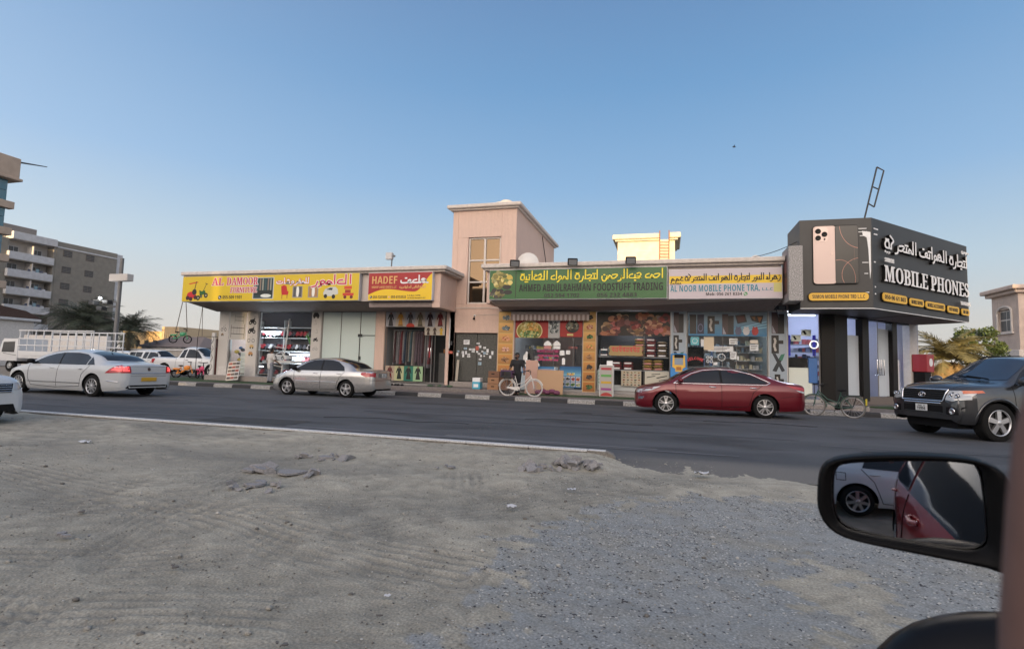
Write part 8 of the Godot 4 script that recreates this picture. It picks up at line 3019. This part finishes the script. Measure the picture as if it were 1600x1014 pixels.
# ---------------------------------------------------------------- what stands behind
func far_buildings() -> void:
	var mot: Texture2D = tex.plaster
	var X := -105.0
	var t := thing("apartment_block","brown apartment block with white balconies behind the palms","building",V(X,0,-72))
	var brown := mat("brown_wall",Color(.225,.212,.185),.9,0,{"mottle": [mot,.12]})
	var pale := mat("balcony_white",Color(.52,.53,.55),.8,0,{"mottle": [mot,.15]})
	var shade := mat("window_dark",Color(.03,.032,.036),.3)
	bx("wall",V(X - 14,0,-80.6),V(X,21.4,-69.5),brown,t,.02)
	bx("wall",V(X - 14,0,-69.48),V(X - 1.6,21.4,-62.4),mat("balcony_back",Color(.34,.32,.30),.9),t,.02)
	bx("pale_end",V(X - 14,0,-81.8),V(X - .1,21.3,-80.62),pale,t,.02)
	bx("stair_block",V(X - 9,0,-67.2),V(X - 1.7,22.9,-58.0),mat("stair_grey",Color(.20,.185,.175),.9),t,.02)
	bx("side_wall",V(X - 14,0,-62.38),V(X - .3,20.3,-60.8),brown,t,.02)
	bx("roof_band",V(X - 1.6,20.3,-69.48),V(X + .25,21.55,-62.6),pale,t,.03)
	bx("white_line",V(X,20.25,-80.5),V(X + .12,20.5,-69.6),pale,t,.01)
	bx("corner_pier",V(X - 1.6,0,-69.48),V(X - .02,20.3,-69.1),brown,t,.02)
	for k in 7:
		var y := 18.15 - 2.95 * k
		var bm := bx("balcony",V(X - 1.6,y - 1.25,-69.1),V(X + .3,y,-62.2),pale,t,.03)
		bx("floor_slab",V(X - 1.59,y - 1.4,-69.1),V(X + .2,y - 1.252,-62.4),brown,bm,.01)
		bx("partition",V(X - 1.59,y - 1.24,-66.0),V(X + .05,y + 1.5,-65.85),mats.get("white_pier"),bm,.01)
		for z in [-68.2,-64.6]:
			var w := bx("window",V(X - 1.6,y + .05,z),V(X - 1.55,y + 1.15,z + 1.5),pale,bm,.01)
			bx("pane",V(X - 1.56,y + .12,z + .08),V(X - 1.53,y + 1.08,z + 1.42),shade,w,.004)
			bx("mullion",V(X - 1.53,y + .12,z + .72),V(X - 1.51,y + 1.08,z + .78),pale,w,.004)
		if k in [1,2,3]:
			for i in 5:
				bx("laundry",V(X - .2,y - .05,-68.4 + i * .62),V(X - .15,y + .25 + .2 * (i % 3),-67.9 + i * .62),mat("laundry%d" % (i % 3),[Color(.5,.5,.52),Color(.08,.09,.13),Color(.2,.3,.35)][i % 3],.9),bm,.01)
		if k < 6:
			for z in [-72.2,-76.2]:
				var w := bx("window",V(X - .1,y + .7,z),V(X + .03,y + 1.9,z + 1.6),mat("frame_brown",Color(.10,.085,.075),.7),t,.01)
				bx("pane",V(X + .031,y + .8,z + .08),V(X + .045,y + 1.8,z + .77),shade,w,.004)
				bx("pane",V(X + .031,y + .8,z + .85),V(X + .045,y + 1.8,z + 1.52),shade,w,.004)
				for q in 3:
					bx("blind_slat",V(X + .046,y + .95 + .26 * q,z + .1),V(X + .055,y + 1.02 + .26 * q,z + 1.5),mat("blind",Color(.16,.14,.125),.7),w,.003)
	X = -75.0
	t = thing("glass_building","tall building with blue glass bands at the left edge","building",V(X,0,-34))
	var stone := mat("sand_stone",Color(.42,.335,.27),.9,0,{"mottle": [mot,.1]})
	var blue := mat("blue_glass",Color(.03,.12,.17),.12,.0,{"spec": .8})
	bx("core",V(X - 16,0,-43.7),V(X - .4,23.0,-22.0),stone,t,.02)
	bx("cornice",V(X - 16,21.9,-44.5),V(X + .6,24.35,-22.0),stone,t,.05)
	bx("cornice_lip",V(X - 16,21.6,-44.7),V(X + .9,21.9,-22.0),stone,t,.05)
	for k in 7:
		var y := 21.4 - 3.15 * k
		bx("stone_band",V(X - .39,y - 3.2,-44.3),V(X + .55,y - 2.35,-22.0),stone,t,.04)
		for i in 12:
			var z := -43.7 + i * 1.9
			bx("glass_panel",V(X - .39,y - 2.34,z),V(X + .02,y - 1.1,z + 1.84),blue,t,.01)
			bx("glass_panel",V(X - .39,y - 1.06,z),V(X + .02,y + .2,z + 1.84),blue,t,.01)
		bx("glass_end",V(X - 2.4,y - 2.34,-43.85),V(X - .4,y + .2,-43.71),blue,t,.01)
	var rod := B.new()
	rod.tube([V(X,24.0,-44.2),V(X + .4,24.5,-47.4)],.12,6,false,.05)
	obj("roof_pole",rod,mats.dark_metal,t)
	t = thing("brown_roof_villa","low white villa with a reddish brown roof below the apartment block","building",V(-66,0,-36))
	bx("wall",V(-76,0,-39.6),V(-62,4.5,-30),mats.white_pier,t,.03)
	bx("eaves",V(-76.4,4.5,-40.0),V(-61.6,4.75,-29.6),pale,t,.03)
	var rf := B.new()
	rf.prism(P2([29.4,4.76,40.2,4.76,38.6,5.5,31,6.6]),-76,-61.7)
	var rfm := obj("roof",rf,mat("roof_tile",Color(.13,.075,.06),.9,0,{"mottle": [tex.worn,.5]}),t)
	rfm.transform = Transform3D(Basis(V(0,0,-1),V(0,1,0),V(1,0,0)),Vector3.ZERO)
	rfm.position = rfm.transform.basis * (base[t] as Vector3) - (base[t] as Vector3)
	t = thing("spiked_wall","white compound wall topped with iron spikes behind the cage truck","wall",V(-51,0,-36.5))
	bx("wall",V(-58,0,-36.6),V(-47.6,3.0,-36.3),mats.white_pier,t)
	bx("rail",V(-58,3.32,-36.47),V(-47.6,3.36,-36.43),mats.dark_metal,t,.005)
	for k in 52:
		bx("spike",V(-57.9 + .2 * k,3.0,-36.47),V(-57.86 + .2 * k,3.5,-36.43),mats.dark_metal,t,.005)
	t = thing("grey_wall","long pale grey compound wall beyond the parked pickups","wall",V(-52,0,-44))
	bx("wall",V(-66,0,-46.2),V(-36,2.0,-46),mat("wall_grey",Color(.33,.31,.29),.9,0,{"mottle": [mot,.2]}),t)
	bx("coping",V(-66,2.0,-46.3),V(-36,2.12,-45.9),pale,t)
	t = thing("hipped_shed","low shed with a grey hipped roof behind the white pickups","building",V(-54,0,-50))
	bx("wall",V(-58,0,-53.5),V(-50,2.45,-48.2),pale,t)
	var hr := B.new()
	var e := [V(-58.6,2.45,-47.8),V(-49.4,2.45,-47.8),V(-49.4,2.45,-54),V(-58.6,2.45,-54)]
	var r0 := V(-56.4,3.75,-50.9)
	var r1 := V(-51.8,3.75,-50.9)
	hr.quad(e[0],e[1],r1,r0)
	hr.quad(e[2],e[3],r0,r1)
	hr.tri(e[1],e[2],r1)
	hr.tri(e[3],e[0],r0)
	obj("roof",hr,mat("shed_roof",Color(.16,.13,.12),.8),t)
	t = thing("yellow_building","flat yellow building catching the last sun beyond the parked cars","building",V(-94,0,-84))
	var yel := mat("yellow_wall",Color(.60,.43,.22),.9,0,{"mottle": [mot,.1]})
	bx("wall",V(-101,0,-88),V(-91.6,5.9,-80),yel,t)
	bx("tall_wall",V(-91.58,0,-90),V(-87.6,7.0,-80),mat("yellow_brown",Color(.50,.38,.24),.9),t)
	bx("parapet",V(-101,5.9,-80.2),V(-91.6,6.1,-79.9),yel,t)
	for k in 4:
		bx("window",V(-99.8 + k * 2.1,3.2,-80.02),V(-98.8 + k * 2.1,4.4,-79.95),shade,t)
	for k in 8:
		bx("wall_rib",V(-91.4 + .48 * k,.5,-79.99),V(-91.32 + .48 * k,7.0,-79.92),yel,t)
	t = thing("rooftop_house","cream upper storey lit by the low sun over the green sign","building",V(-1.7,0,-47))
	var cream := mat("cream_wall",Color(.60,.545,.43),.9,0,{"mottle": [mot,.15]})
	bx("wall",V(-4.05,0,-49.0),V(.5,11.95,-45),cream,t,.03)
	bx("wall_joint",V(-4.06,11.0,-45.0),V(.51,11.03,-44.98),pale,t,.004)
	bx("cornice",V(-4.45,12.0,-49.4),V(-.72,12.4,-44.6),cream,t,.06)
	bx("cornice_step",V(-4.25,11.86,-49.2),V(-.72,11.999,-44.8),cream,t,.02)
	bx("cornice",V(.08,12.0,-49.4),V(.95,12.42,-44.6),cream,t,.06)
	bx("cornice_step",V(.08,11.86,-49.2),V(.72,11.999,-44.8),cream,t,.02)
	var l := thing("steel_ladder","rusty steel ladder up the sunlit cream wall","ladder",V(-.3,9.5,-44.9))
	for x in [-.68,.04]:
		var b := B.new()
		b.tube([V(x,9.2,-44.7),V(x,12.55,-44.5),V(x,12.6,-44.8)],.045,6)
		obj("rail",b,mat("rust",Color(.22,.10,.05),.8),l)
	for k in 10:
		var b := B.new()
		b.tube([V(-.68,9.5 + .24 * k,-44.68),V(.04,9.5 + .24 * k,-44.68)],.03,6)
		obj("rung",b,mats.rust,l)
	X = 24.0
	t = thing("corner_house","two-storey beige house with an arched window at the right edge","building",V(X + 3,0,-48))
	var beige := mat("beige_wall",Color(.56,.45,.385),.9,0,{"mottle": [mot,.12],"bump": [tex.grit_n,.2]})
	var z0 := -50.2
	var z1 := -46.9
	bx("wall",V(X,.0,z1 - .0),V(X + 9,7.6,z1 - .3),beige,t)
	bx("wall",V(X,0,z0),V(X + .3,4.9,z1 - .302),beige,t)
	bx("wall",V(X,4.902,z0),V(X + .3,7.6,-49.45),beige,t)
	bx("wall",V(X,4.902,-47.75),V(X + .3,7.6,z1 - .302),beige,t)
	bx("wall",V(X,6.55,-49.448),V(X + .3,7.6,-47.752),beige,t)
	bx("core",V(X + .32,0,z0),V(X + 9,7.5,z1 - .32),beige,t)
	bx("base_band",V(X - .12,0,z0 - .1),V(X + 9,3.55,z1 + .1),mats.pale_trim,t,.03)
	bx("cornice",V(X - .55,7.85,z0 - .5),V(X + 9,8.15,z1 + .55),beige,t,.05)
	bx("cornice_step",V(X - .3,7.6,z0 - .3),V(X + 9,7.848,z1 + .3),beige,t,.04)
	var wn := bx("window",V(X + .12,4.9,-49.4),V(X + .2,6.5,-47.8),mats.white_frame,t)
	for q in [[-49.3,-48.65],[-48.55,-47.9]]:
		bx("pane",V(X + .1,4.98,q[0]),V(X + .119,5.75,q[1]),shade,wn,.004)
		bx("pane",V(X + .1,5.85,q[0]),V(X + .119,6.42,q[1]),shade,wn,.004)
	var arch := B.new()
	var ap := []
	for k in 11:
		var a := PI * k / 10
		ap.append(V(X - .02,6.35 + .42 * sin(a),-48.6 + .92 * cos(a)))
	arch.tube(ap,.09,6)
	arch.tube([V(X - .02,4.85,-49.5),V(X - .02,6.35,-49.5)],.09,6)
	arch.tube([V(X - .02,4.85,-47.7),V(X - .02,6.35,-47.7)],.09,6)
	arch.cbox(V(X - .14,4.72,-49.7),V(X + .1,4.86,-47.5),.02)
	obj("arch_moulding",arch,mats.pale_trim,t)
	bx("bay",V(X + .9,0,z1),V(X + 6,6.6,z1 + 1.1),beige,t,.04)
	bx("garden_wall",V(14.0,0,-46.5),V(23.8,2.2,-46.2),mat("garden_wall",Color(.42,.34,.28),.9),null)
	tag(get_node("garden_wall"),"beige garden wall behind the palm beside the corner house","wall")
	var i := 0
	for q in [[-132,-102.4,26.0],[-102.3,-60,15.0],[-59.9,-22,15.6],[-21.9,12.4,15.3],[20.5,52,15.3],[12.5,20.4,7.6]]:  # unseen blocks, heights and gaps shaped to shade the shops and sunlight the palm
		var b := thing("shade_block",["long unseen block far behind at the left, raised to shade the balconies","unseen block sized for its shade, second from the left behind","unseen block sized for its shade behind the middle of the lot","unseen block sized to shade the shops, right behind the camera's car","unseen block sized for its shade behind at the right","low unseen block in the gap behind, kept low so sun reaches the palm"][i],"building",V((q[0] + q[1]) / 2,0,50))
		bx("wall",V(q[0],0,45),V(q[1],q[2],57),mat("block_wall%d" % (i % 2),[Color(.33,.28,.24),Color(.28,.25,.23)][i % 2],.9),b,.03)
		bx("roof_hut",V(q[0] + 3,q[2],50),V(q[0] + 7,q[2] + 2.4,55),mats.block_wall0,b,.03)
		i += 1

func poles_and_roof() -> void:
	var t := thing("light_column","leaning grey street column with a box arm and a lit floodlight","street lamp",V(-37.4,0,-29))
	var b := B.new()
	b.tube([V(-37.35,0,-29),V(-37.3,8.2,-29)],.16,12,false,.12)
	obj("column",b,mat("column_grey",Color(.13,.13,.13),.6,.2),t)
	bx("cross_arm",V(-38.1,6.55,-29.25),V(-36.4,7.05,-28.75),mat("arm_grey",Color(.42,.40,.38),.7),t,.03)
	var a := B.new()
	a.tube([V(-37.3,5.05,-28.9),V(-39.3,5.2,-28.7)],.05,6)
	a.tube([V(-38.1,4.7,-28.8),V(-37.3,4.75,-28.9)],.05,6)
	obj("bracket",a,mats.column_grey,t)
	for q in [[-39.2,4.95],[-38.4,4.55],[-37.9,5.0]]:
		bx("floodlight",V(q[0] - .25,q[1] - .1,-28.9),V(q[0] + .25,q[1] + .16,-28.45),mats.dark_metal,t,.03)
	var lg := B.new()
	lg.ball(V(-38.4,5.3,-28.5),V(.14,.1,.1),10,6)
	obj("lit_lamp",lg,mats.lamp_white,t)
	var l := OmniLight3D.new()
	l.name = "lamp_light"
	l.light_energy = 1.0
	l.light_size = .2
	l.omni_range = 60.0
	l.omni_attenuation = 2.0
	l.shadow_enabled = true
	t.add_child(l)
	l.position = V(-38.4,5.3,-28.2) - (base[t] as Vector3)
	t = thing("roof_floodlight","small pale floodlight on a thin pole on the left shop roof","lamp",V(-15.2,5.7,-27.5))
	b = B.new()
	b.tube([V(-15.2,5.7,-27.5),V(-15.15,7.4,-27.5)],.035,6)
	obj("pole",b,mats.column_grey,t)
	bx("head",V(-15.5,7.2,-27.6),V(-15.1,7.6,-27.35),mat("lamp_head",Color(.45,.45,.45),.6),t,.03)
	bx("arm",V(-15.1,7.35,-27.52),V(-14.95,7.45,-27.44),mats.column_grey,t)
	var i := 0
	for x in [-6.15,-3.72,-1.42]:
		t = thing("sign_floodlight",["black floodlight over the fruit picture end of the green sign","black floodlight over the middle of the green sign","black floodlight over the right end of the green sign"][i],"lamp",V(x,5.66,-21.6),.0,"floodlights over the green sign")
		var fb := B.new()
		fb.xf = Transform3D(Basis(Vector3.UP,.35 - .1 * i) * Basis(Vector3.RIGHT,.5),V(x,5.62,-21.5))
		fb.cbox(V(-.2,-.16,-.06),V(.2,.12,.06),.02)
		obj("housing",fb,mats.black,t)
		var gb := B.new()
		gb.xf = fb.xf
		gb.quad(V(-.16,-.13,.062),V(.16,-.13,.062),V(.16,.09,.062),V(-.16,.09,.062))
		obj("glass",gb,mat("flood_glass",Color(.22,.23,.24),.2),t)
		var ab := B.new()
		ab.tube([V(x - .02,5.7,-21.9),V(x,5.76,-21.7),V(x,5.7,-21.52)],.02,5)
		obj("bracket",ab,mats.dark_metal,t)
		i += 1
	for q in [["white dish behind the green sign, close to the tower",-6.35,6.12,-24.2,.55],["small cream dome catching sun over the white phone sign",3.45,5.95,-24.0,.22]]:
		t = thing("satellite_dish",q[0],"dish",V(q[1],5.7,q[3]))
		var d := B.new()
		var rows := []
		for r in 6:
			var row := PackedVector3Array()
			for k in 19:
				var an := TAU * k / 18
				var rr: float = q[4] * r / 5.0
				row.append(V(q[1] + rr * cos(an),q[2] + rr * sin(an),q[3] - .9 * rr * rr + .1))
			rows.append(row)
		d.grid(rows,true)
		obj("reflector",d,mat("dish_white",Color(.58,.56,.53),.5),t)
		var fb := B.new()
		fb.tube([V(q[1],5.7,q[3] - .05),V(q[1],q[2],q[3] - .08)],.03,6)
		obj("mast",fb,mats.dark_metal,t)
	t = thing("tower_tank","pale water tank mound on the roof of the stair tower","tank",V(-7.9,9.03,-25.6))
	b = B.new()
	b.xf = Transform3D(Basis(),V(-7.9,9.03,-25.8))
	b.lathe([Vector2(.85,0),Vector2(.85,.25),Vector2(.7,.42),Vector2(.3,.52),Vector2(.28,.62),Vector2(0,.64)],20)
	obj("tank",b,mat("tank_pale",Color(.50,.47,.44),.7),t)
	bx("base",V(-9.0,9.03,-26.4),V(-8.3,9.25,-25.2),mats.tank_pale,t)
	var w := B.new()
	w.tube([V(-6.86,8.7,-29.5),V(-6.7,7.2,-29.9),V(-6.5,5.7,-31)],.02,4)
	tag(obj("roof_cable",w,mats.black),"black cable running down the tower's side wall","cable")
	w = B.new()
	var q2 := []
	for k in 9:
		q2.append(V(2.2 + .31 * k,5.74 + .06 * k - .012 * k * (8 - k) + .1 * (k / 8.0),-22.4))
	w.tube(q2,.012,4)
	tag(obj("sign_cable",w,mats.black),"thin cable from the white sign's roof edge to the box sign","cable")
	var bd := thing("bird","tiny dark bird flying high in the clear sky","bird",V(4.4,17.2,-40),.4,"",false)
	b = B.new()
	b.ball(V(0,0,0),V(.2,.07,.07),8,6)
	bd.scale = Vector3.ONE * .55
	b.ball(V(.2,.03,0),V(.06,.05,.05),6,4)
	obj("body",b,mats.black,bd)
	for s in [-1.0,1.0]:
		var wg := B.new()
		wg.prism(P2([.12,0,.02,.18,-.06,.42,-.1,.2,-.12,0]),-.006,.006)
		var wm := obj("wing",wg,mats.black,bd)
		wm.rotation = V(PI / 2 * s * -1.0 + .5 * s,0,0)
	var ct := B.new()
	for k in 3:
		ct.tube([V(4.3 + k * .15,3.6 + .25 * k,-23.9),V(4.0 + k * .3,4.05,-23.2),V(4.6,4.0,-22.6)],.02,5)
	tag(obj("loose_cables",ct,mats.dark_metal),"loose cables hanging under the box sign beside the corner shop","cable")

func wing_mirror() -> void:
	var c := V(.268,1.156,-.736)
	var fr := Basis(V(.961,0,.276),V(-.005,1.0,.017),V(-.276,-.017,.961)).orthonormalized()
	var O := P2([-.0934,-.0035,-.0903,.0264,-.0791,.0417,-.048,.0512,.0044,.0576,.0497,.059,.0699,.0538,.0821,.0445,.0903,.0136,.0903,-.056,.0627,-.0547,.0135,-.0525,-.0341,-.0505,-.0659,-.0469,-.0844,-.0366,-.0923,-.0203])
	var I := P2([-.0777,.0027,-.076,.0259,-.0659,.0378,-.0323,.0447,.0217,.0517,.055,.052,.0633,.0434,.0659,.0031,.0666,-.0271,.0611,-.0369,.0471,-.0417,.008,-.0417,-.034,-.041,-.0625,-.038,-.0736,-.0286,-.0773,-.0125])
	var t := thing("wing_mirror","black wing mirror of the camera's own car, a red car in its glass","mirror",c,.0,"",false)
	t.basis = fr
	var n := 72
	var cast := func(p: PackedVector2Array,a: float) -> Vector2:
		var best := .0
		var d := Vector2(cos(a),sin(a))
		for i in p.size():
			for k in 5:
				var q0 := p[i].cubic_interpolate(p[(i + 1) % p.size()],p[(i + p.size() - 1) % p.size()],p[(i + 2) % p.size()],k / 5.0)
				var q1 := p[i].cubic_interpolate(p[(i + 1) % p.size()],p[(i + p.size() - 1) % p.size()],p[(i + 2) % p.size()],(k + 1) / 5.0)
				var x = Geometry2D.segment_intersects_segment(Vector2.ZERO,d * .3,q0,q1)
				if x != null:
					best = maxf(best,(x as Vector2).length())
		return d * best
	var ro := []
	var ri := []
	for k in n:
		var a := TAU * k / n
		ro.append(cast.call(O,a))
		ri.append(cast.call(I,a))
	var rows := []
	for q in [[.0,1.0,-.004],[.06,1.0,.003],[.55,1.0,.010],[.9,1.0,.009],[1.0,1.0,.003],[1.0,1.01,-.01],[1.0,.985,-.03],[1.0,.9,-.055],[1.0,.7,-.075],[1.0,.35,-.085],[1.0,.0,-.088]]:
		var row := PackedVector3Array()
		for k in n + 1:
			var p: Vector2 = (ri[k % n] as Vector2).lerp(ro[k % n],q[0]) * q[1]
			row.append(V(p.x,p.y,q[2]))
		rows.append(row)
	var hb := B.new()
	rows.reverse()
	hb.grid(rows,true)
	obj("housing",hb,mat("mirror_shell",Color(.005,.005,.0055),.5,0,{"spec": .22}),t)
	var R := .62
	var gr := []
	for i in 9:
		var row := PackedVector3Array()
		for k in n + 1:
			var p: Vector2 = ri[k % n] * .998 * (1.0 - i / 8.0)
			row.append(V(p.x,p.y,-.0025 - p.length_squared() / (2 * R)))
		gr.append(row)
	var gb := B.new()
	gb.grid(gr,true)
	for k in gb.v.size():
		var p := gb.v[k]
		gb.n[k] = V(p.x / R,p.y / R,1).normalized()
	obj("mirror_glass",gb,mat("mirror_glass",Color(.62,.64,.66),.0,1.0),t)
	var arm := B.new()
	arm.cbox(V(.07,-.05,-.07),V(.17,.03,-.012),.012)
	obj("arm",arm,mats.mirror_shell,t)
	var pt := thing("pillar_trim","brown padded pillar trim rising along the right edge","car trim",V(.075,1.2,-.137))
	var b := B.new()
	b.tube([V(.0722,1.19,-.1395),V(.0727,1.25,-.138),V(.0732,1.275,-.1355),V(.0738,1.288,-.1345),V(.0755,1.297,-.134),V(.079,1.304,-.1335)],.0075,16,false,.0055)
	obj("trim",b,mat("brown_trim",Color(.17,.095,.078),.8,0,{"mottle": [tex.plaster,6.0]}),pt)
	var ds := thing("door_top","rounded black top of the car's own door at the bottom right","car trim",V(.31,.95,-.63))
	b = B.new()
	b.ball(V(.318,1.0,-.63),V(.13,.085,.06),28,16)
	obj("cap",b,mat("door_black",Color(.006,.006,.007),.35,0,{"spec": .3}),ds)

# ---------------------------------------------------------------- sky
func sky_image() -> Image:
	var im := Image.create(512,256,false,Image.FORMAT_RGBF)
	var st := [[.0,Color(.364,.349,.325)],[5.0,Color(.348,.361,.359)],[10.0,Color(.279,.365,.431)],[18.0,Color(.145,.271,.431)],[28.0,Color(.070,.190,.359)],[36.0,Color(.042,.137,.290)],[60.0,Color(.014,.080,.209)],[90.0,Color(.010,.065,.178)]]
	var sun := V(0,sin(.085),cos(.085))
	for y in 256:
		var el := 90.0 - (y + .5) / 256.0 * 180.0
		var c := Color(.20,.18,.165)
		if el > 0:
			for k in st.size() - 1:
				if el <= st[k + 1][0]:
					c = (st[k][1] as Color).lerp(st[k + 1][1],(el - st[k][0]) / (st[k + 1][0] - st[k][0]))
					break
		for x in 512:
			var az := (x + .5) / 512.0 * TAU
			var e := deg_to_rad(el)
			var d := V(sin(az) * cos(e),sin(e),-cos(az) * cos(e))
			var g := rad_to_deg(d.angle_to(sun))
			var q := c
			if el > 0:
				q += Color(1.0,.74,.50) * (GLOW_A * exp(-pow(g / 24.0,2.0))) + Color(1.0,.86,.74) * (GLOW_B * exp(-g / 34.0))
			im.set_pixel(x,y,q)
	return im

const GLOW_A := 3.5
const GLOW_B := 3.1

func _ready() -> void:
	rng.seed = 20240
	var cam := Camera3D.new()
	cam.name = "camera"
	add_child(cam)
	cam.fov = 61.63
	cam.near = .02
	cam.far = 3000.0
	cam.transform = Transform3D(Basis(V(.961141,.028358,-.274598),V(-.005775,.996558,.082701),V(.275998,-.077902,.957996)).orthonormalized(),V(0,1.3,0))
	cam.current = true
	var lens := CameraAttributesPhysical.new()
	lens.frustum_focal_length = 20.12
	lens.frustum_focus_distance = 22.0
	lens.frustum_near = .02
	lens.frustum_far = 3000.0
	lens.exposure_aperture = 11.0
	cam.attributes = lens
	var env := Environment.new()
	env.background_mode = Environment.BG_SKY
	var sky := Sky.new()
	var pm := PanoramaSkyMaterial.new()
	pm.panorama = ImageTexture.create_from_image(sky_image())
	sky.sky_material = pm
	env.sky = sky
	env.tonemap_mode = Environment.TONE_MAPPER_LINEAR
	env.tonemap_exposure = 1.6
	env.sdfgi_enabled = true
	env.ssao_enabled = true
	env.ssil_enabled = true
	env.fog_enabled = true
	env.fog_density = .00012
	env.fog_light_color = Color(.86,.83,.82)
	var we := WorldEnvironment.new()
	we.name = "environment"
	we.environment = env
	add_child(we)
	var sun := DirectionalLight3D.new()
	sun.name = "sun"
	sun.light_color = Color(1.0,.84,.60)
	sun.light_energy = 1.6
	sun.light_angular_distance = .5
	sun.shadow_enabled = true
	add_child(sun)
	sun.look_at_from_position(V(0,.085,1.0) * 10,Vector3.ZERO)
	materials()
	ground()
	rubble()
	var shop := building()
	far_buildings()
	signs()
	black_sign()
	furniture_front(shop)
	clothing_front(shop)
	tower_front()
	grocery_front(shop)
	phone_front(shop)
	corner_shop()
	poles_and_roof()
	white_sedan()
	silver_sedan()
	red_sedan()
	grey_suv()
	corner_sedan()
	mirrored_cars()
	pickup("canopy_pickup","white pickup with a windowed canopy parked left of the furniture shop",V(-40.6,.0,-35.5),-.05,true,1.0)
	pickup("open_pickup","white pickup with a red tail light and open bed by the toy bicycles",V(-32.6,.0,-31.6),.12,false,1.12)
	cage_truck()
	far_van()
	bicycles()
	people()
	palm("bushy palm beside the street column, in front of the apartment block",V(-62,0,-44.5),4.6,4.2,60,Color(.035,.048,.028),Color(.06,.055,.035),14,11)
	palm("palm half hidden behind the street column, right of the bushy palm",V(-57.2,0,-46.0),4.0,3.3,46,Color(.038,.05,.03),Color(.06,.055,.035),10,12)
	palm("golden palm with dry hanging fronds behind the red cabinet",V(13.9,0,-33.2),2.3,2.2,44,Color(.16,.15,.07),Color(.30,.22,.12),40,13)
	leafy_tree("dense green tree between the golden palm and the corner house",V(16.2,0,-35.6),4.6,V(1.5,1.3,1.3),Color(.055,.085,.025),5200,14)
	wing_mirror()

func materials() -> void:
	noise_tex("worn",.05,4,.45,1.0)
	noise_tex("plaster",.015,5,.9,1.0,512,FastNoiseLite.TYPE_SIMPLEX_SMOOTH,.0,5)
	mat("rubber",Color(.012,.012,.012),.9,0,{"spec": .25})
	mat("black",Color(.006,.006,.0065),.6,0,{"spec": .3})
	mat("dark_metal",Color(.035,.036,.038),.5,.3)
	mat("alloy",Color(.55,.55,.56),.3,.85)
	mat("chrome",Color(.7,.7,.72),.12,1.0)
	mat("tint_glass",Color(.012,.015,.02),.06,.0,{"spec": .42})
	mat("screen_glass",Color(.02,.035,.06),.05,.0,{"spec": .9})
	mat("red_lens",Color(.32,.004,.010),.2,0,{"coat": .4})
	mat("orange_lens",Color(.5,.09,.015),.15,0,{"coat": 1.0})
	mat("clear_lens",Color(.40,.41,.42),.2,.15,{"coat": .6})
	mat("brake_glow",Color(.8,.05,.05),.3,0,{"glow": .9,"glow_color": Color(1.0,.07,.07)})
	mat("silver_dark",Color(.22,.22,.21),.4,.4)
	mat("white_paint",Color(.54,.55,.56),.3,.0,{"coat": 1.0})
	mat("plate_white",Color(.62,.62,.60),.5)
	mat("plate_yellow",Color(.52,.30,.025),.5)
	mat("ink",Color(.02,.02,.022),.6)
	mat("hair",Color(.008,.007,.007),.7)
	mat("rope",Color(.12,.10,.08),.9)
	var worn: Texture2D = tex.plaster
	mat("white_pier",Color(.60,.575,.55),.85,0,{"mottle": [worn,.6]})
	mat("pale_trim",Color(.62,.56,.51),.85,0,{"mottle": [worn,.5]})
	mat("white_frame",Color(.55,.50,.46),.5)
	mat("aluminium_frame",Color(.20,.19,.18),.5,.4)
	mat("tower_glass",Color(.095,.067,.042),.03,.85)
	mat("shop_glass",Color(.6,.66,.66),.03,.0,{"a": .012,"spec": .3})
	mat("frosted_glass",Color(.66,.76,.73),.04,.0,{"a": .75,"spec": .6})
	mat("reflection_pale",Color(.50,.54,.58),.6)  # pale tone of the painted glass reflections
	mat("stair_inside",Color(.10,.085,.075),.9)
	mat("door_grey",Color(.135,.135,.12),.6,.1,{"mottle": [tex.worn,.5]})
	mat("black_panel",Color(.009,.0085,.0085),.4,.0,{"spec": .3})
	mat("shop_wall",Color(.42,.42,.42),.85)
	mat("shop_floor",Color(.30,.29,.28),.4)
	mat("blue_wall",Color(.38,.40,.52),.8)
	mat("shelf",Color(.25,.26,.27),.6)
	mat("shelf_white",Color(.55,.54,.52),.6)
	mat("lamp_white",Color(1,1,1),.4,0,{"glow": 2.2,"glow_color": Color(.85,.93,1.0)})
	mat("ring_glow",Color(1,1,1),.4,0,{"glow": .4,"glow_color": Color(1.0,.93,.8)})
	mat("sign_edge",Color(.40,.40,.42),.5,.2)
	mat("sign_edge_pale",Color(.55,.55,.58),.5)
	mat("sign_edge_white",Color(.58,.56,.55),.7,0,{"mottle": [tex.worn,.8]})
	mat("sign_white",Color(.72,.72,.72),.5)
	mat("sign_crimson",Color(.50,.025,.08),.5)
	mat("sign_gold",Color(.60,.34,.12),.5)
	mat("sign_yellow",Color(.78,.62,.02),.5)
	mat("sign_dark",Color(.012,.013,.012),.6)
	mat("sign_teal",Color(.03,.19,.25),.5)
	mat("sign_green",Color(.04,.22,.06),.5)
	mat("sign_pink",Color(.42,.02,.13),.5)
	mat("sign_amber",Color(.68,.40,.035),.45)
	mat("sign_black",Color(.034,.034,.034),.5,.0,{"mottle": [tex.plaster,.2]})
	mat("sign_black_gloss",Color(.006,.006,.006),.4,0,{"spec": .3})
	mat("slat_grey",Color(.16,.14,.14),.7)
